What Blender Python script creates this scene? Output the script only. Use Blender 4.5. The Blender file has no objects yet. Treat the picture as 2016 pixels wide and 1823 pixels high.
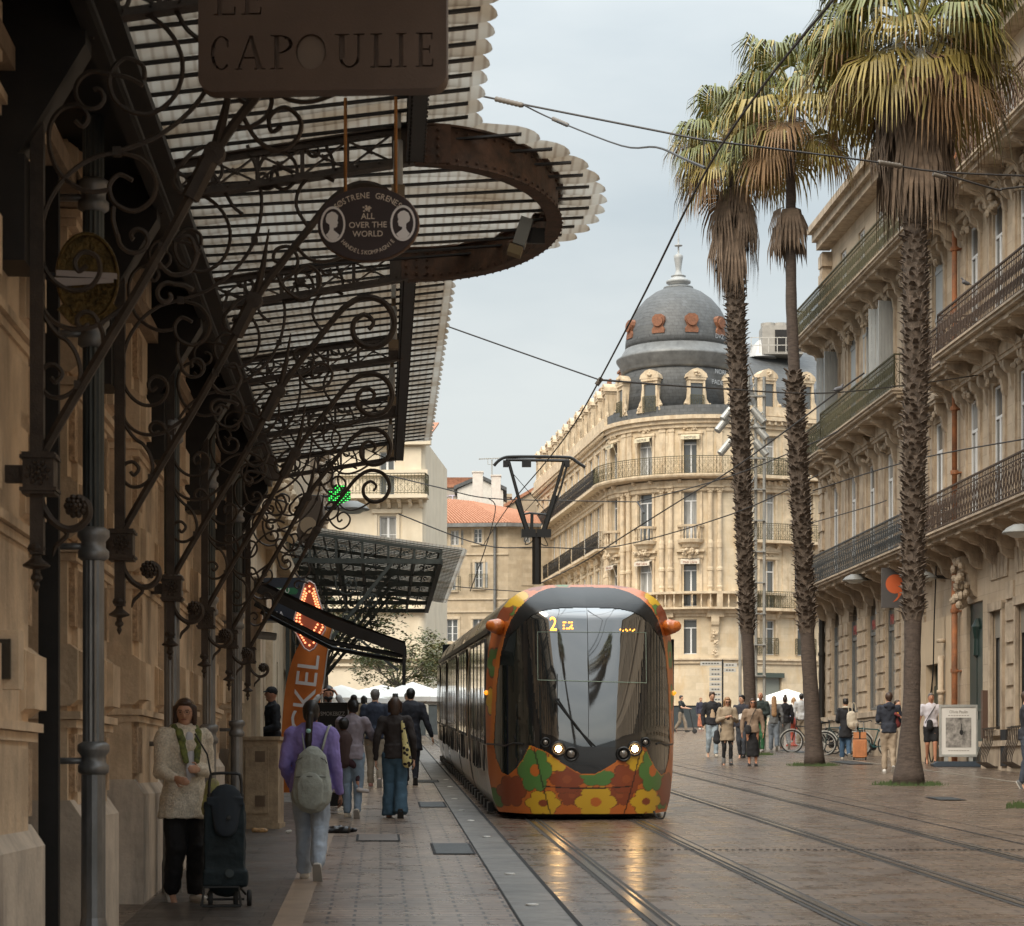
import bpy, bmesh, math, random
from mathutils import Vector, Matrix, noise
R=math.radians; PI=math.pi
random.seed(7)
SC=bpy.context.scene
COL=SC.collection
# ------------------------------------------------------------------ camera
F=4400.0; CX=1007.5; HZ=1515.0; CH=1.67      # focal, centre and true horizon (photo measured on a 2015 px wide grid), camera height
SL=140.0/F                                    # the street climbs away from the camera
AX=-0.0585                                    # street runs slightly to the left
cam=bpy.data.objects.new('camera',bpy.data.cameras.new('camera')); COL.objects.link(cam)
cam.location=(0,0,CH); cam.rotation_euler=(R(90),0,0)
cam.data.sensor_width=36; cam.data.lens=F/2015*36; cam.data.shift_y=(HZ-911.5)/2015
cam.data.dof.use_dof=True; cam.data.dof.focus_distance=36; cam.data.dof.aperture_fstop=8
cam.data.clip_start=.1; cam.data.clip_end=3000
SC.camera=cam
# ------------------------------------------------------------------ sky and sun
w=bpy.data.worlds.new('World'); SC.world=w; w.use_nodes=True
nt=w.node_tree; bg=nt.nodes['Background']
sky=nt.nodes.new('ShaderNodeTexSky'); sky.sky_type='NISHITA'; sky.sun_disc=False
SUN_EL=R(44); SUN_AZ=R(212)
sky.sun_elevation=SUN_EL; sky.sun_rotation=SUN_AZ; sky.dust_density=4; sky.air_density=1.2; sky.ozone_density=2
tc=nt.nodes.new('ShaderNodeTexCoord'); mp=nt.nodes.new('ShaderNodeMapping'); mp.inputs['Scale'].default_value=(1,1,3.2)
n1=nt.nodes.new('ShaderNodeTexNoise'); n1.inputs['Scale'].default_value=3.2; n1.inputs['Detail'].default_value=6; n1.inputs['Roughness'].default_value=.5
cr=nt.nodes.new('ShaderNodeValToRGB'); cr.color_ramp.elements[0].position=.36; cr.color_ramp.elements[0].color=(2.66,2.93,3.0,1)
cr.color_ramp.elements[1].position=.66; cr.color_ramp.elements[1].color=(3.75,3.90,3.80,1)
mx=nt.nodes.new('ShaderNodeMixRGB'); mx.inputs[0].default_value=.88
nt.links.new(tc.outputs['Generated'],mp.inputs[0]); nt.links.new(mp.outputs[0],n1.inputs['Vector']); nt.links.new(n1.outputs['Fac'],cr.inputs[0])
nt.links.new(sky.outputs[0],mx.inputs[1]); nt.links.new(cr.outputs[0],mx.inputs[2]); # overcast sky: brighter toward the zenith
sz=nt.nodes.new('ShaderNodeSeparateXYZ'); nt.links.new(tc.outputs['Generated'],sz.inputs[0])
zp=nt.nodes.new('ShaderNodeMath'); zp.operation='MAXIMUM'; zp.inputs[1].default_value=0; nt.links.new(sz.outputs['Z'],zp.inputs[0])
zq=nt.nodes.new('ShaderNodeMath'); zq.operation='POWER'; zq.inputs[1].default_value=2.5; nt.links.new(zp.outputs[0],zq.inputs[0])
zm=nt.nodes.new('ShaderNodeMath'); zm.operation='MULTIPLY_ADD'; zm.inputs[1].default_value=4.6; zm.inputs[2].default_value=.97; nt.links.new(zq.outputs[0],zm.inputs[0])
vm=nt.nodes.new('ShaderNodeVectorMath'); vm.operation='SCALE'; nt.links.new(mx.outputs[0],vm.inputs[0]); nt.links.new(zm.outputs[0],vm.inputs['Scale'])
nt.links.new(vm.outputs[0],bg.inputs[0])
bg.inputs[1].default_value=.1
sun=bpy.data.objects.new('sun',bpy.data.lights.new('sun','SUN')); COL.objects.link(sun)
sun.data.energy=1.5; sun.data.angle=R(35); sun.data.color=(1,.87,.68)
sd=Vector((math.sin(SUN_AZ)*math.cos(SUN_EL),math.cos(SUN_AZ)*math.cos(SUN_EL),math.sin(SUN_EL)))
sun.rotation_euler=sd.to_track_quat('Z','Y').to_euler(); sun.location=(20,-20,60)
SC.view_settings.view_transform='Standard'; SC.view_settings.look='None'; SC.view_settings.gamma=1; SC.view_settings.exposure=1.05
SC.render.engine='CYCLES'; SC.cycles.max_bounces=9; SC.cycles.diffuse_bounces=7; SC.cycles.transparent_max_bounces=12; SC.cycles.use_denoising=True
# ------------------------------------------------------------------ helpers
def P(x,y,Y): return Vector(((x-CX)*Y/F, Y, CH+(HZ-y)*Y/F))
def gY(y): return CH*F/(y-1375.0)
def gz(Y): return SL*Y
def G(x,y):
    Y=gY(y); return Vector(((x-CX)*Y/F,Y,gz(Y)))
def SX(X0,Y): return X0+AX*Y
def S(X0,Y,z=0): return Vector((X0+AX*Y,Y,gz(Y)+z))
def mat(name,col,rough=.7,metal=0,var=0,vscale=3,bump=0,bscale=40,spec=.5,col2=None,emit=None,es=1,coat=0,alpha=None,trans=0,stain=None,brick=None,vz=1.0,det=5):
    m=bpy.data.materials.new(name); m.use_nodes=True; t=m.node_tree; b=t.nodes['Principled BSDF']
    b.inputs['Base Color'].default_value=(*col,1); b.inputs['Roughness'].default_value=rough; b.inputs['Metallic'].default_value=metal
    b.inputs['Specular IOR Level'].default_value=spec
    if coat: b.inputs['Coat Weight'].default_value=coat; b.inputs['Coat Roughness'].default_value=.05
    if trans: b.inputs['Transmission Weight'].default_value=trans
    if emit: b.inputs['Emission Color'].default_value=(*emit,1); b.inputs['Emission Strength'].default_value=es
    if alpha is not None: b.inputs['Alpha'].default_value=alpha
    tc=None
    def coords(sc=(1,1,1)):
        tc=t.nodes.new('ShaderNodeTexCoord'); mp=t.nodes.new('ShaderNodeMapping'); mp.inputs['Scale'].default_value=sc
        t.links.new(tc.outputs['Object'],mp.inputs[0]); return mp.outputs[0]
    cur=None
    if var:
        n=t.nodes.new('ShaderNodeTexNoise'); n.inputs['Scale'].default_value=vscale; n.inputs['Detail'].default_value=det; n.inputs['Roughness'].default_value=.65
        t.links.new(coords((1,1,vz)),n.inputs['Vector'])
        r=t.nodes.new('ShaderNodeValToRGB'); c2=col2 or tuple(max(0,c*(1-var)) for c in col); c1=tuple(min(1,c*(1+var*.5)) for c in col)
        r.color_ramp.elements[0].position=.3; r.color_ramp.elements[1].position=.7
        r.color_ramp.elements[0].color=(*c2,1); r.color_ramp.elements[1].color=(*c1,1)
        t.links.new(n.outputs['Fac'],r.inputs[0]); cur=r.outputs[0]
    if brick:
        bw,bh,mc,ms=brick
        tcn=t.nodes.new('ShaderNodeTexCoord'); sp=t.nodes.new('ShaderNodeSeparateXYZ'); cb=t.nodes.new('ShaderNodeCombineXYZ')
        t.links.new(tcn.outputs['Object'],sp.inputs[0])
        ad=t.nodes.new('ShaderNodeMath'); ad.operation='ADD'; t.links.new(sp.outputs['X'],ad.inputs[0]); t.links.new(sp.outputs['Y'],ad.inputs[1])
        t.links.new(ad.outputs[0],cb.inputs[0]); t.links.new(sp.outputs['Z'],cb.inputs[1])
        bt=t.nodes.new('ShaderNodeTexBrick'); bt.inputs['Scale'].default_value=1; bt.inputs['Brick Width'].default_value=bw; bt.inputs['Row Height'].default_value=bh
        bt.inputs['Mortar Size'].default_value=ms; bt.inputs['Color1'].default_value=(1,1,1,1); bt.inputs['Color2'].default_value=(.86,.84,.8,1); bt.inputs['Mortar'].default_value=(mc,mc,mc,1)
        t.links.new(cb.outputs[0],bt.inputs['Vector'])
        mm=t.nodes.new('ShaderNodeMixRGB'); mm.blend_type='MULTIPLY'; mm.inputs[0].default_value=1
        if cur is not None: t.links.new(cur,mm.inputs[1])
        else: mm.inputs[1].default_value=(*col,1)
        t.links.new(bt.outputs['Color'],mm.inputs[2]); cur=mm.outputs[0]
    if stain:
        sc_,amt,scol=stain
        n=t.nodes.new('ShaderNodeTexNoise'); n.inputs['Scale'].default_value=sc_; n.inputs['Detail'].default_value=8; n.inputs['Roughness'].default_value=.7
        t.links.new(coords((1,1,.25)),n.inputs['Vector'])
        r=t.nodes.new('ShaderNodeValToRGB'); r.color_ramp.elements[0].position=.5; r.color_ramp.elements[1].position=.66
        r.color_ramp.elements[0].color=(0,0,0,1); r.color_ramp.elements[1].color=(amt,amt,amt,1)
        t.links.new(n.outputs['Fac'],r.inputs[0])
        mm=t.nodes.new('ShaderNodeMixRGB'); t.links.new(r.outputs[0],mm.inputs[0])
        if cur is not None: t.links.new(cur,mm.inputs[1])
        else: mm.inputs[1].default_value=(*col,1)
        mm.inputs[2].default_value=(*scol,1); cur=mm.outputs[0]
    if cur is not None: t.links.new(cur,b.inputs['Base Color'])
    if bump:
        n=t.nodes.new('ShaderNodeTexNoise'); n.inputs['Scale'].default_value=bscale; n.inputs['Detail'].default_value=4
        t.links.new(coords(),n.inputs['Vector']); bp=t.nodes.new('ShaderNodeBump'); bp.inputs['Strength'].default_value=bump; bp.inputs['Distance'].default_value=.02
        t.links.new(n.outputs['Fac'],bp.inputs['Height']); t.links.new(bp.outputs[0],b.inputs['Normal'])
    return m
_mc={}
def cm(col,rough=.8,**k):
    key=(tuple(round(c,3) for c in col),rough,tuple(sorted((a,str(b)) for a,b in k.items())))
    if key not in _mc: _mc[key]=mat('paint' if rough<.5 else 'cloth',col,rough,**k)
    return _mc[key]
def fr(d):
    d=d.normalized(); a=Vector((0,0,1)) if abs(d.z)<.9 else Vector((1,0,0))
    x=a.cross(d).normalized(); y=d.cross(x); return x,y
class MB:
    def __init__(s): s.v=[]; s.f=[]; s.m=[]; s.k=0; s.M=None
    def V(s,p):
        p=Vector(p)
        if s.M is not None: p=s.M@p
        s.v.append(p); return len(s.v)-1
    def face(s,idx): s.f.append(tuple(idx)); s.m.append(s.k)
    def poly(s,pts): s.face([s.V(p) for p in pts])
    def box(s,x0,x1,y0,y1,z0,z1):
        i=[s.V((x,y,z)) for z in (z0,z1) for x,y in ((x0,y0),(x1,y0),(x1,y1),(x0,y1))]
        for q in ((0,3,2,1),(4,5,6,7),(0,1,5,4),(1,2,6,5),(2,3,7,6),(3,0,4,7)): s.face([i[a] for a in q])
    def bc(s,c,sx,sy,sz): s.box(c[0]-sx/2,c[0]+sx/2,c[1]-sy/2,c[1]+sy/2,c[2]-sz/2,c[2]+sz/2)
    def prism(s,pts,d):      # polygon pts (3d) extruded by vector d
        d=Vector(d); a=[s.V(p) for p in pts]; b=[s.V(Vector(p)+d) for p in pts]; n=len(pts)
        s.face(a[::-1]); s.face(b)
        for i in range(n): s.face((a[i],a[(i+1)%n],b[(i+1)%n],b[i]))
    def tube(s,pts,r,n=6,closed=False,flat=None,up=None):
        pts=[Vector(p) for p in pts]; N=len(pts)
        rr=r if isinstance(r,(list,tuple)) else [r]*N
        rings=[]; px=None
        for i,p in enumerate(pts):
            if closed: d=pts[(i+1)%N]-pts[i-1]
            else: d=pts[min(i+1,N-1)]-pts[max(i-1,0)]
            if d.length<1e-9: d=Vector((0,0,1))
            d.normalize()
            if up is not None: x=Vector(up).cross(d); x=x.normalized() if x.length>1e-6 else fr(d)[0]
            elif px is None: x=fr(d)[0]
            else:
                x=px-d*px.dot(d); x=x.normalized() if x.length>1e-6 else fr(d)[0]
            px=x; y=d.cross(x); fl=flat or 1
            rings.append([s.V(p+x*math.cos(2*PI*k/n+PI/n)*rr[i]+y*math.sin(2*PI*k/n+PI/n)*rr[i]*fl) for k in range(n)])
        for i in range(N if closed else N-1):
            a=rings[i]; b=rings[(i+1)%N]
            for k in range(n): s.face((a[k],a[(k+1)%n],b[(k+1)%n],b[k]))
        if not closed: s.face(rings[0][::-1]); s.face(rings[-1])
    def bar(s,a,b,wd,ht=None):
        a=Vector(a); b=Vector(b); s.tube([a,b],wd*.7071,4,flat=(ht/wd if ht else None))
    def lathe(s,prof,c=(0,0,0),n=12,axis=None,a0=0,a1=2*PI):
        c=Vector(c); full=abs(a1-a0-2*PI)<1e-6
        if axis is None: X,Y,Z=Vector((1,0,0)),Vector((0,1,0)),Vector((0,0,1))
        else: Z=Vector(axis).normalized(); X,Y=fr(Z)
        K=n if full else n+1; rings=[]
        for r,z in prof:
            rings.append([s.V(c+X*math.cos(a0+(a1-a0)*k/n)*r+Y*math.sin(a0+(a1-a0)*k/n)*r+Z*z) for k in range(K)])
        for i in range(len(prof)-1):
            a=rings[i]; b=rings[i+1]
            for k in range(n): s.face((a[k],a[(k+1)%K],b[(k+1)%K],b[k]))
        if full:
            if prof[0][0]>1e-6: s.face(rings[0][::-1])
            if prof[-1][0]>1e-6: s.face(rings[-1])
    def ell(s,c,rx,ry,rz,n=10,m=7,Mx=None):
        c=Vector(c); Mx=Mx or Matrix.Identity(3); rings=[]
        for i in range(1,m):
            th=PI*i/m; rings.append([s.V(c+Mx@Vector((rx*math.sin(th)*math.cos(2*PI*k/n),ry*math.sin(th)*math.sin(2*PI*k/n),-rz*math.cos(th)))) for k in range(n)])
        b=s.V(c+Mx@Vector((0,0,-rz))); t=s.V(c+Mx@Vector((0,0,rz)))
        for k in range(n):
            s.face((b,rings[0][(k+1)%n],rings[0][k])); s.face((t,rings[-1][k],rings[-1][(k+1)%n]))
            for i in range(len(rings)-1): s.face((rings[i][k],rings[i][(k+1)%n],rings[i+1][(k+1)%n],rings[i+1][k]))
    def cap(s,p0,p1,r0,r1,ratio=1,side=None,n=12):   # tapered capsule with elliptical section
        p0=Vector(p0); p1=Vector(p1); d=p1-p0; L=d.length; d=d/L if L>1e-6 else Vector((0,0,1))
        if side is None: x,y=fr(d)
        else:
            x=Vector(side); x=x-d*x.dot(d); x=x.normalized() if x.length>1e-4 else fr(d)[0]; y=d.cross(x)
        rings=[]; pr=[]
        for i in range(1,4): a=PI/2*i/3; pr.append((r0*math.sin(a),-r0*math.cos(a)))
        for i in range(0,3): a=PI/2*i/3; pr.append((r1*math.cos(a),L+r1*math.sin(a)))
        for r,z in pr: rings.append([s.V(p0+d*z+x*r*math.cos(2*PI*k/n)+y*r*ratio*math.sin(2*PI*k/n)) for k in range(n)])
        b=s.V(p0-d*r0); t=s.V(p1+d*r1)
        for k in range(n):
            s.face((b,rings[0][(k+1)%n],rings[0][k])); s.face((t,rings[-1][k],rings[-1][(k+1)%n]))
            for i in range(len(rings)-1): s.face((rings[i][k],rings[i][(k+1)%n],rings[i+1][(k+1)%n],rings[i+1][k]))
    def fru(s,p0,p1,r0,r1,ratio=1,side=None,n=16):    # flat ended elliptical frustum
        p0=Vector(p0); p1=Vector(p1); d=(p1-p0).normalized(); x=Vector(side); x=(x-d*x.dot(d)).normalized(); y=d.cross(x)
        A=[[s.V(p+x*r*math.cos(2*PI*k/n)+y*r*ratio*math.sin(2*PI*k/n)) for k in range(n)] for p,r in ((p0,r0),(p1,r1))]
        for k in range(n): s.face((A[0][k],A[0][(k+1)%n],A[1][(k+1)%n],A[1][k]))
        s.face(A[0][::-1]); s.face(A[1])
    def bsplit(s,name,mats,parent,key,smooth=False,loc=None):
        B={}
        for f,mi in zip(s.f,s.m):
            c=sum((s.v[i] for i in f),Vector())/len(f); B.setdefault(key(c),[]).append((f,mi))
        for k in sorted(B):
            q=MB(); mp={}
            for f,mi in B[k]:
                ix=[]
                for i in f:
                    if i not in mp: mp[i]=len(q.v); q.v.append(s.v[i])
                    ix.append(mp[i])
                q.f.append(tuple(ix)); q.m.append(mi)
            q.build(name,mats,parent,smooth,loc=loc)
    def mesh(s,name,mats,smooth=False,org=None):
        me=bpy.data.meshes.new(name)
        o=Vector(org) if org is not None else Vector((0,0,0))
        me.from_pydata([tuple(v-o) for v in s.v],[],s.f)
        if not isinstance(mats,(list,tuple)): mats=[mats]
        for m in mats: me.materials.append(m)
        me.polygons.foreach_set('material_index',s.m)
        me.polygons.foreach_set('use_smooth',[smooth]*len(s.f))
        me.update(); return me
    def build(s,name,mats,parent=None,smooth=False,org=None,loc=None):
        me=s.mesh(name,mats,smooth,org); o=bpy.data.objects.new(name,me); COL.objects.link(o)
        if parent is not None: o.parent=parent
        if org is not None: o.location=org
        if loc is not None: o.location=loc
        return o
def tag(o,label=None,cat=None,group=None,kind=None):
    if label: o['label']=label
    if cat: o['category']=cat
    if group: o['group']=group
    if kind: o['kind']=kind
    return o
def thing(name,label,cat,loc=(0,0,0),rz=0,group=None):
    o=bpy.data.objects.new(name,None); COL.objects.link(o); o.location=loc; o.rotation_euler=(0,0,rz); o.empty_display_size=.2
    return tag(o,label,cat,group)
def dup(root,loc=None,rz=None,label=None,group=None):
    def rec(o,par):
        c=o.copy(); COL.objects.link(c); c.parent=par
        for ch in kids.get(o,[]): rec(ch,c)
        return c
    kids={}
    for o in COL.objects:
        if o.parent: kids.setdefault(o.parent,[]).append(o)
    r=rec(root,root.parent)
    if loc is not None: r.location=loc
    if rz is not None: r.rotation_euler=(0,0,rz)
    if label: r['label']=label
    if group: r['group']=group
    return r
def inst(name,me,parent,loc,rz=0,sc=None):
    o=bpy.data.objects.new(name,me); COL.objects.link(o); o.parent=parent; o.location=loc; o.rotation_euler=(0,0,rz)
    if sc: o.scale=sc
    return o
def textmb(mb,s,size,M,ext=.004,sx=1.0,align='CENTER'):
    cu=bpy.data.curves.new('t','FONT'); cu.body=s; cu.size=size; cu.extrude=ext; cu.align_x=align; cu.resolution_u=3
    o=bpy.data.objects.new('t',cu); COL.objects.link(o); dg=bpy.context.evaluated_depsgraph_get(); dg.update()
    me=bpy.data.meshes.new_from_object(o.evaluated_get(dg)); base=len(mb.v)
    for v in me.vertices: mb.v.append(M@Vector((v.co.x*sx,v.co.y,v.co.z)))
    for p in me.polygons: mb.f.append(tuple(base+i for i in p.vertices)); mb.m.append(mb.k)
    wd=max([v.co.x for v in me.vertices]+[0])-min([v.co.x for v in me.vertices]+[0])
    COL.objects.unlink(o); bpy.data.objects.remove(o); bpy.data.curves.remove(cu); bpy.data.meshes.remove(me); return wd*sx
def FR(org,x,z):   # frame: text plane with x right, z up (normal toward viewer)
    x=Vector(x).normalized(); z=Vector(z).normalized(); n=x.cross(z)
    return Matrix(((x.x,z.x,n.x,org[0]),(x.y,z.y,n.y,org[1]),(x.z,z.z,n.z,org[2]),(0,0,0,1)))
def spiral(cx,cy,r0,r1,a0,a1,n=22):
    return [(cx+(r0+(r1-r0)*i/n)*math.cos(a0+(a1-a0)*i/n),cy+(r0+(r1-r0)*i/n)*math.sin(a0+(a1-a0)*i/n)) for i in range(n+1)]
def smooth_pts(pts,k=4):
    out=[]; n=len(pts)
    for i in range(n-1):
        p0=pts[max(i-1,0)]; p1=pts[i]; p2=pts[i+1]; p3=pts[min(i+2,n-1)]
        for j in range(k):
            t=j/k; out.append(tuple(.5*((2*b)+(c-a)*t+(2*a-5*b+4*c-d)*t*t+(-a+3*b-3*c+d)*t**3) for a,b,c,d in zip(p0,p1,p2,p3)))
    out.append(tuple(pts[-1])); return out
# ------------------------------------------------------------------ shared materials
M={}
M['iron']=mat('wrought_iron',(.06,.044,.033),.55,.25,var=.5,vscale=6,bump=.2,bscale=90)
M['irond']=mat('dark_iron',(.018,.016,.015),.5,.3,var=.4,vscale=5)
M['irong']=mat('green_grey_iron',(.05,.058,.052),.6,.2,var=.4,vscale=4)
M['rust']=mat('rusty_iron',(.085,.042,.024),.7,.1,var=.6,vscale=8,col2=(.035,.022,.015),bump=.2)
M['rail_olive']=mat('olive_iron',(.085,.078,.04),.7,.1,var=.4,vscale=6)
M['rail_brown']=mat('brown_iron',(.07,.045,.032),.7,.1,var=.4,vscale=6)
M['rail_blue']=mat('grey_blue_iron',(.05,.055,.06),.6,.2,var=.4,vscale=6)
M['stoneL']=mat('ochre_stone',(.70,.54,.375),.85,var=.3,vscale=2.2,bump=.35,bscale=30,stain=(1.4,.5,(.22,.16,.11)))
M['stoneLg']=mat('grey_stone_base',(.6,.52,.43),.8,var=.3,vscale=2,bump=.3,bscale=25,stain=(2,.6,(.17,.14,.12)))
M['stoneR']=mat('limestone',(.47,.38,.285),.85,var=.22,vscale=1.4,bump=.3,bscale=20,stain=(.9,.55,(.26,.18,.11)),brick=(1.3,.42,.78,.012))
M['stoneRp']=mat('limestone_trim',(.43,.345,.255),.85,var=.35,vscale=2.5,bump=.4,bscale=18,stain=(2.5,.7,(.16,.12,.09)))
M['stoneT']=mat('cream_stone',(.62,.52,.38),.85,var=.18,vscale=1.2,bump=.3,bscale=14,stain=(1.1,.55,(.48,.33,.17)),brick=(1.4,.45,.85,.012))
M['stoneTp']=mat('cream_stone_trim',(.59,.48,.34),.85,var=.3,vscale=2.2,bump=.5,bscale=12,stain=(2.2,.6,(.34,.23,.13)))
M['stoneC']=mat('pale_render',(.66,.58,.45),.85,var=.12,vscale=1,bump=.1,stain=(1.0,.4,(.5,.4,.27)))
M['stoneB']=mat('tan_masonry',(.47,.39,.285),.9,var=.25,vscale=1.2,bump=.3,stain=(1.3,.5,(.33,.26,.18)),brick=(.7,.33,.86,.01))
M['slate']=mat('grey_slate',(.095,.10,.105),.6,var=.3,vscale=3,bump=.2,brick=(.36,.22,.55,.012))
M['zinc']=mat('zinc',(.17,.175,.175),.55,.2,var=.35,vscale=2)
M['tile']=mat('terracotta_tile',(.34,.17,.105),.85,var=.55,vscale=7,col2=(.28,.11,.055),det=8)
M['glass']=mat('window_glass',(.085,.092,.095),.12,0,spec=.9)
M['glassd']=mat('dark_window_glass',(.012,.014,.015),.06,0,spec=.8)
M['white']=mat('white_window_paint',(.66,.67,.68),.5,var=.1)
M['shut']=mat('grey_blue_shutter',(.34,.36,.37),.7,var=.15,vz=.2,vscale=8)
M['curt']=mat('net_curtain',(.45,.44,.42),.9,var=.3,vscale=4,vz=.1)
M['green']=mat('dark_green_paint',(.012,.03,.027),.35,var=.3)
M['piped']=mat('dark_slate_pipe',(.07,.08,.08),.5,.2,var=.5,vscale=6,vz=.3)
M['glassc']=mat('curtained_glass',(.30,.30,.29),.25,var=.5,vscale=5,vz=.15)
M['pipe']=mat('silver_cast_pipe',(.26,.26,.26),.42,.55,var=.45,vscale=5,vz=.3,stain=(3,.6,(.12,.12,.11)))
M['steel']=mat('galvanised_steel',(.42,.42,.40),.5,.5,var=.2,vscale=3)
M['black']=mat('black_paint',(.012,.012,.012),.4)
M['blackm']=mat('black_matt',(.012,.012,.013),.85,var=.2)
M['rubber']=mat('rubber',(.02,.02,.02),.8)
M['brass']=mat('brass',(.33,.15,.05),.35,.8,var=.3,vscale=8)
M['skin']=mat('skin',(.48,.27,.18),.55,var=.1,vscale=20)
M['skind']=mat('brown_skin',(.16,.075,.045),.5,var=.1,vscale=20)
M['skinr']=mat('tanned_skin',(.42,.2,.12),.55,var=.15,vscale=20)
M['hairb']=mat('black_hair',(.008,.006,.006),.5,var=.3,vscale=30)
M['hairbr']=mat('brown_hair',(.05,.025,.014),.55,var=.5,vscale=30)
M['hairbl']=mat('blonde_hair',(.30,.17,.08),.55,var=.5,vscale=30)
M['hairgr']=mat('grey_hair',(.14,.125,.115),.6,var=.4,vscale=30)
# ------------------------------------------------------------------ ground
def strip(mb,xa,xb,y0,y1,h,step=12):
    Y=y0
    while Y<y1-1e-6:
        Z=min(y1,Y+step); mb.poly([S(xa,Y,h),S(xb,Y,h),S(xb,Z,h),S(xa,Z,h)]); Y=Z
def paver(name,c1,c2,mort,bw,bh,ms,rough=.33,rot=True,grime=.5,dash=False):
    m=bpy.data.materials.new(name); m.use_nodes=True; t=m.node_tree; b=t.nodes['Principled BSDF']; N=t.nodes.new; L=t.links.new
    g=N('ShaderNodeNewGeometry'); sp=N('ShaderNodeSeparateXYZ'); L(g.outputs['Position'],sp.inputs[0])
    mu=N('ShaderNodeMath'); mu.operation='MULTIPLY_ADD'; L(sp.outputs['Y'],mu.inputs[0]); mu.inputs[1].default_value=-AX; L(sp.outputs['X'],mu.inputs[2])
    cb=N('ShaderNodeCombineXYZ'); L(mu.outputs[0],cb.inputs[0]); L(sp.outputs['Y'],cb.inputs[1])
    wn=N('ShaderNodeTexNoise'); wn.inputs['Scale'].default_value=1.1; L(cb.outputs[0],wn.inputs['Vector'])
    wa=N('ShaderNodeVectorMath'); wa.operation='MULTIPLY_ADD'; L(wn.outputs['Color'],wa.inputs[0]); wa.inputs[1].default_value=(.012,.03,0); L(cb.outputs[0],wa.inputs[2])
    bt=N('ShaderNodeTexBrick'); bt.inputs['Scale'].default_value=1; bt.inputs['Brick Width'].default_value=bw; bt.inputs['Row Height'].default_value=bh; bt.inputs['Mortar Size'].default_value=ms; bt.inputs['Mortar Smooth'].default_value=.2
    bt.inputs['Color1'].default_value=(*c1,1); bt.inputs['Color2'].default_value=(*c2,1); bt.inputs['Mortar'].default_value=(*mort,1); bt.inputs['Bias'].default_value=-.1
    L(wa.outputs[0],bt.inputs['Vector'])
    n=N('ShaderNodeTexNoise'); n.inputs['Scale'].default_value=.9; n.inputs['Detail'].default_value=9; n.inputs['Roughness'].default_value=.7; L(cb.outputs[0],n.inputs['Vector'])
    r=N('ShaderNodeValToRGB'); r.color_ramp.elements[0].position=.32; r.color_ramp.elements[0].color=(1-grime,1-grime,1-grime,1); r.color_ramp.elements[1].position=.68; r.color_ramp.elements[1].color=(1.15,1.12,1.08,1); L(n.outputs['Fac'],r.inputs[0])
    mm=N('ShaderNodeMixRGB'); mm.blend_type='MULTIPLY'; mm.inputs[0].default_value=1; L(bt.outputs['Color'],mm.inputs[1]); L(r.outputs[0],mm.inputs[2]); L(mm.outputs[0],b.inputs['Base Color'])
    n2=N('ShaderNodeTexNoise'); n2.inputs['Scale'].default_value=2.3; n2.inputs['Detail'].default_value=8; n2.inputs['Roughness'].default_value=.7; L(cb.outputs[0],n2.inputs['Vector'])
    mr=N('ShaderNodeMapRange'); mr.inputs['From Min'].default_value=.3; mr.inputs['From Max'].default_value=.7; mr.inputs['To Min'].default_value=rough-.12; mr.inputs['To Max'].default_value=rough+.16; L(n2.outputs['Fac'],mr.inputs[0]); L(mr.outputs[0],b.inputs['Roughness'])
    bp=N('ShaderNodeBump'); bp.inputs['Strength'].default_value=.9; bp.inputs['Distance'].default_value=.006; bp.invert=True; L(bt.outputs['Fac'],bp.inputs['Height'])
    n3=N('ShaderNodeTexNoise'); n3.inputs['Scale'].default_value=14; n3.inputs['Detail'].default_value=5; L(cb.outputs[0],n3.inputs['Vector'])
    b2=N('ShaderNodeBump'); b2.inputs['Strength'].default_value=.25; b2.inputs['Distance'].default_value=.006; L(n3.outputs['Fac'],b2.inputs['Height']); L(bp.outputs[0],b2.inputs['Normal']); L(b2.outputs[0],b.inputs['Normal'])
    b.inputs['Specular IOR Level'].default_value=.55
    return m
PV=paver('street_pavers',(.165,.120,.090),(.135,.098,.075),(.028,.022,.018),.40,.19,.010,.27)
PVs=paver('sidewalk_pavers',(.275,.200,.150),(.225,.162,.122),(.022,.017,.014),.40,.19,.013,.30)
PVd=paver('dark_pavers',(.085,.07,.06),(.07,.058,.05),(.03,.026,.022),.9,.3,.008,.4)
PVk=paver('kerb_slabs',(.155,.142,.128),(.135,.125,.112),(.04,.036,.03),3.0,.8,.012,.42)
g=MB(); Y=-60
while Y<420:
    g.poly([(-160,Y,gz(Y)),(160,Y,gz(Y)),(160,Y+12,gz(Y+12)),(-160,Y+12,gz(Y+12))]); Y+=12
tag(g.build('ground',PV),kind='structure')
def st(name,mt,xa,xb,y0,y1,h):
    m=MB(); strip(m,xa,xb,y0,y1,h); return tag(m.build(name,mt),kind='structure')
st('pavement',PVd,-1.9,-.80,2,60,.004)
st('pavement',mat('beige_border_stone',(.30,.215,.15),.45,var=.35,vscale=2,bump=.2),-.80,-.58,4,32,.006)
st('pavement',PVs,-.58,1.04,2,110,.004)
st('kerb',PVk,1.04,1.44,2,110,.008)
st('kerb',M['blackm'],1.435,1.475,2,110,.010)
st('kerb',M['blackm'],1.025,1.045,2,110,.010)
st('kerb',M['blackm'],7.33,7.36,2,110,.006)
st('kerb',M['blackm'],7.75,7.765,2,80,.006)
st('pavement',mat('pale_joint',(.22,.19,.15),.6),12.6,12.72,10,90,.006)
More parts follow.
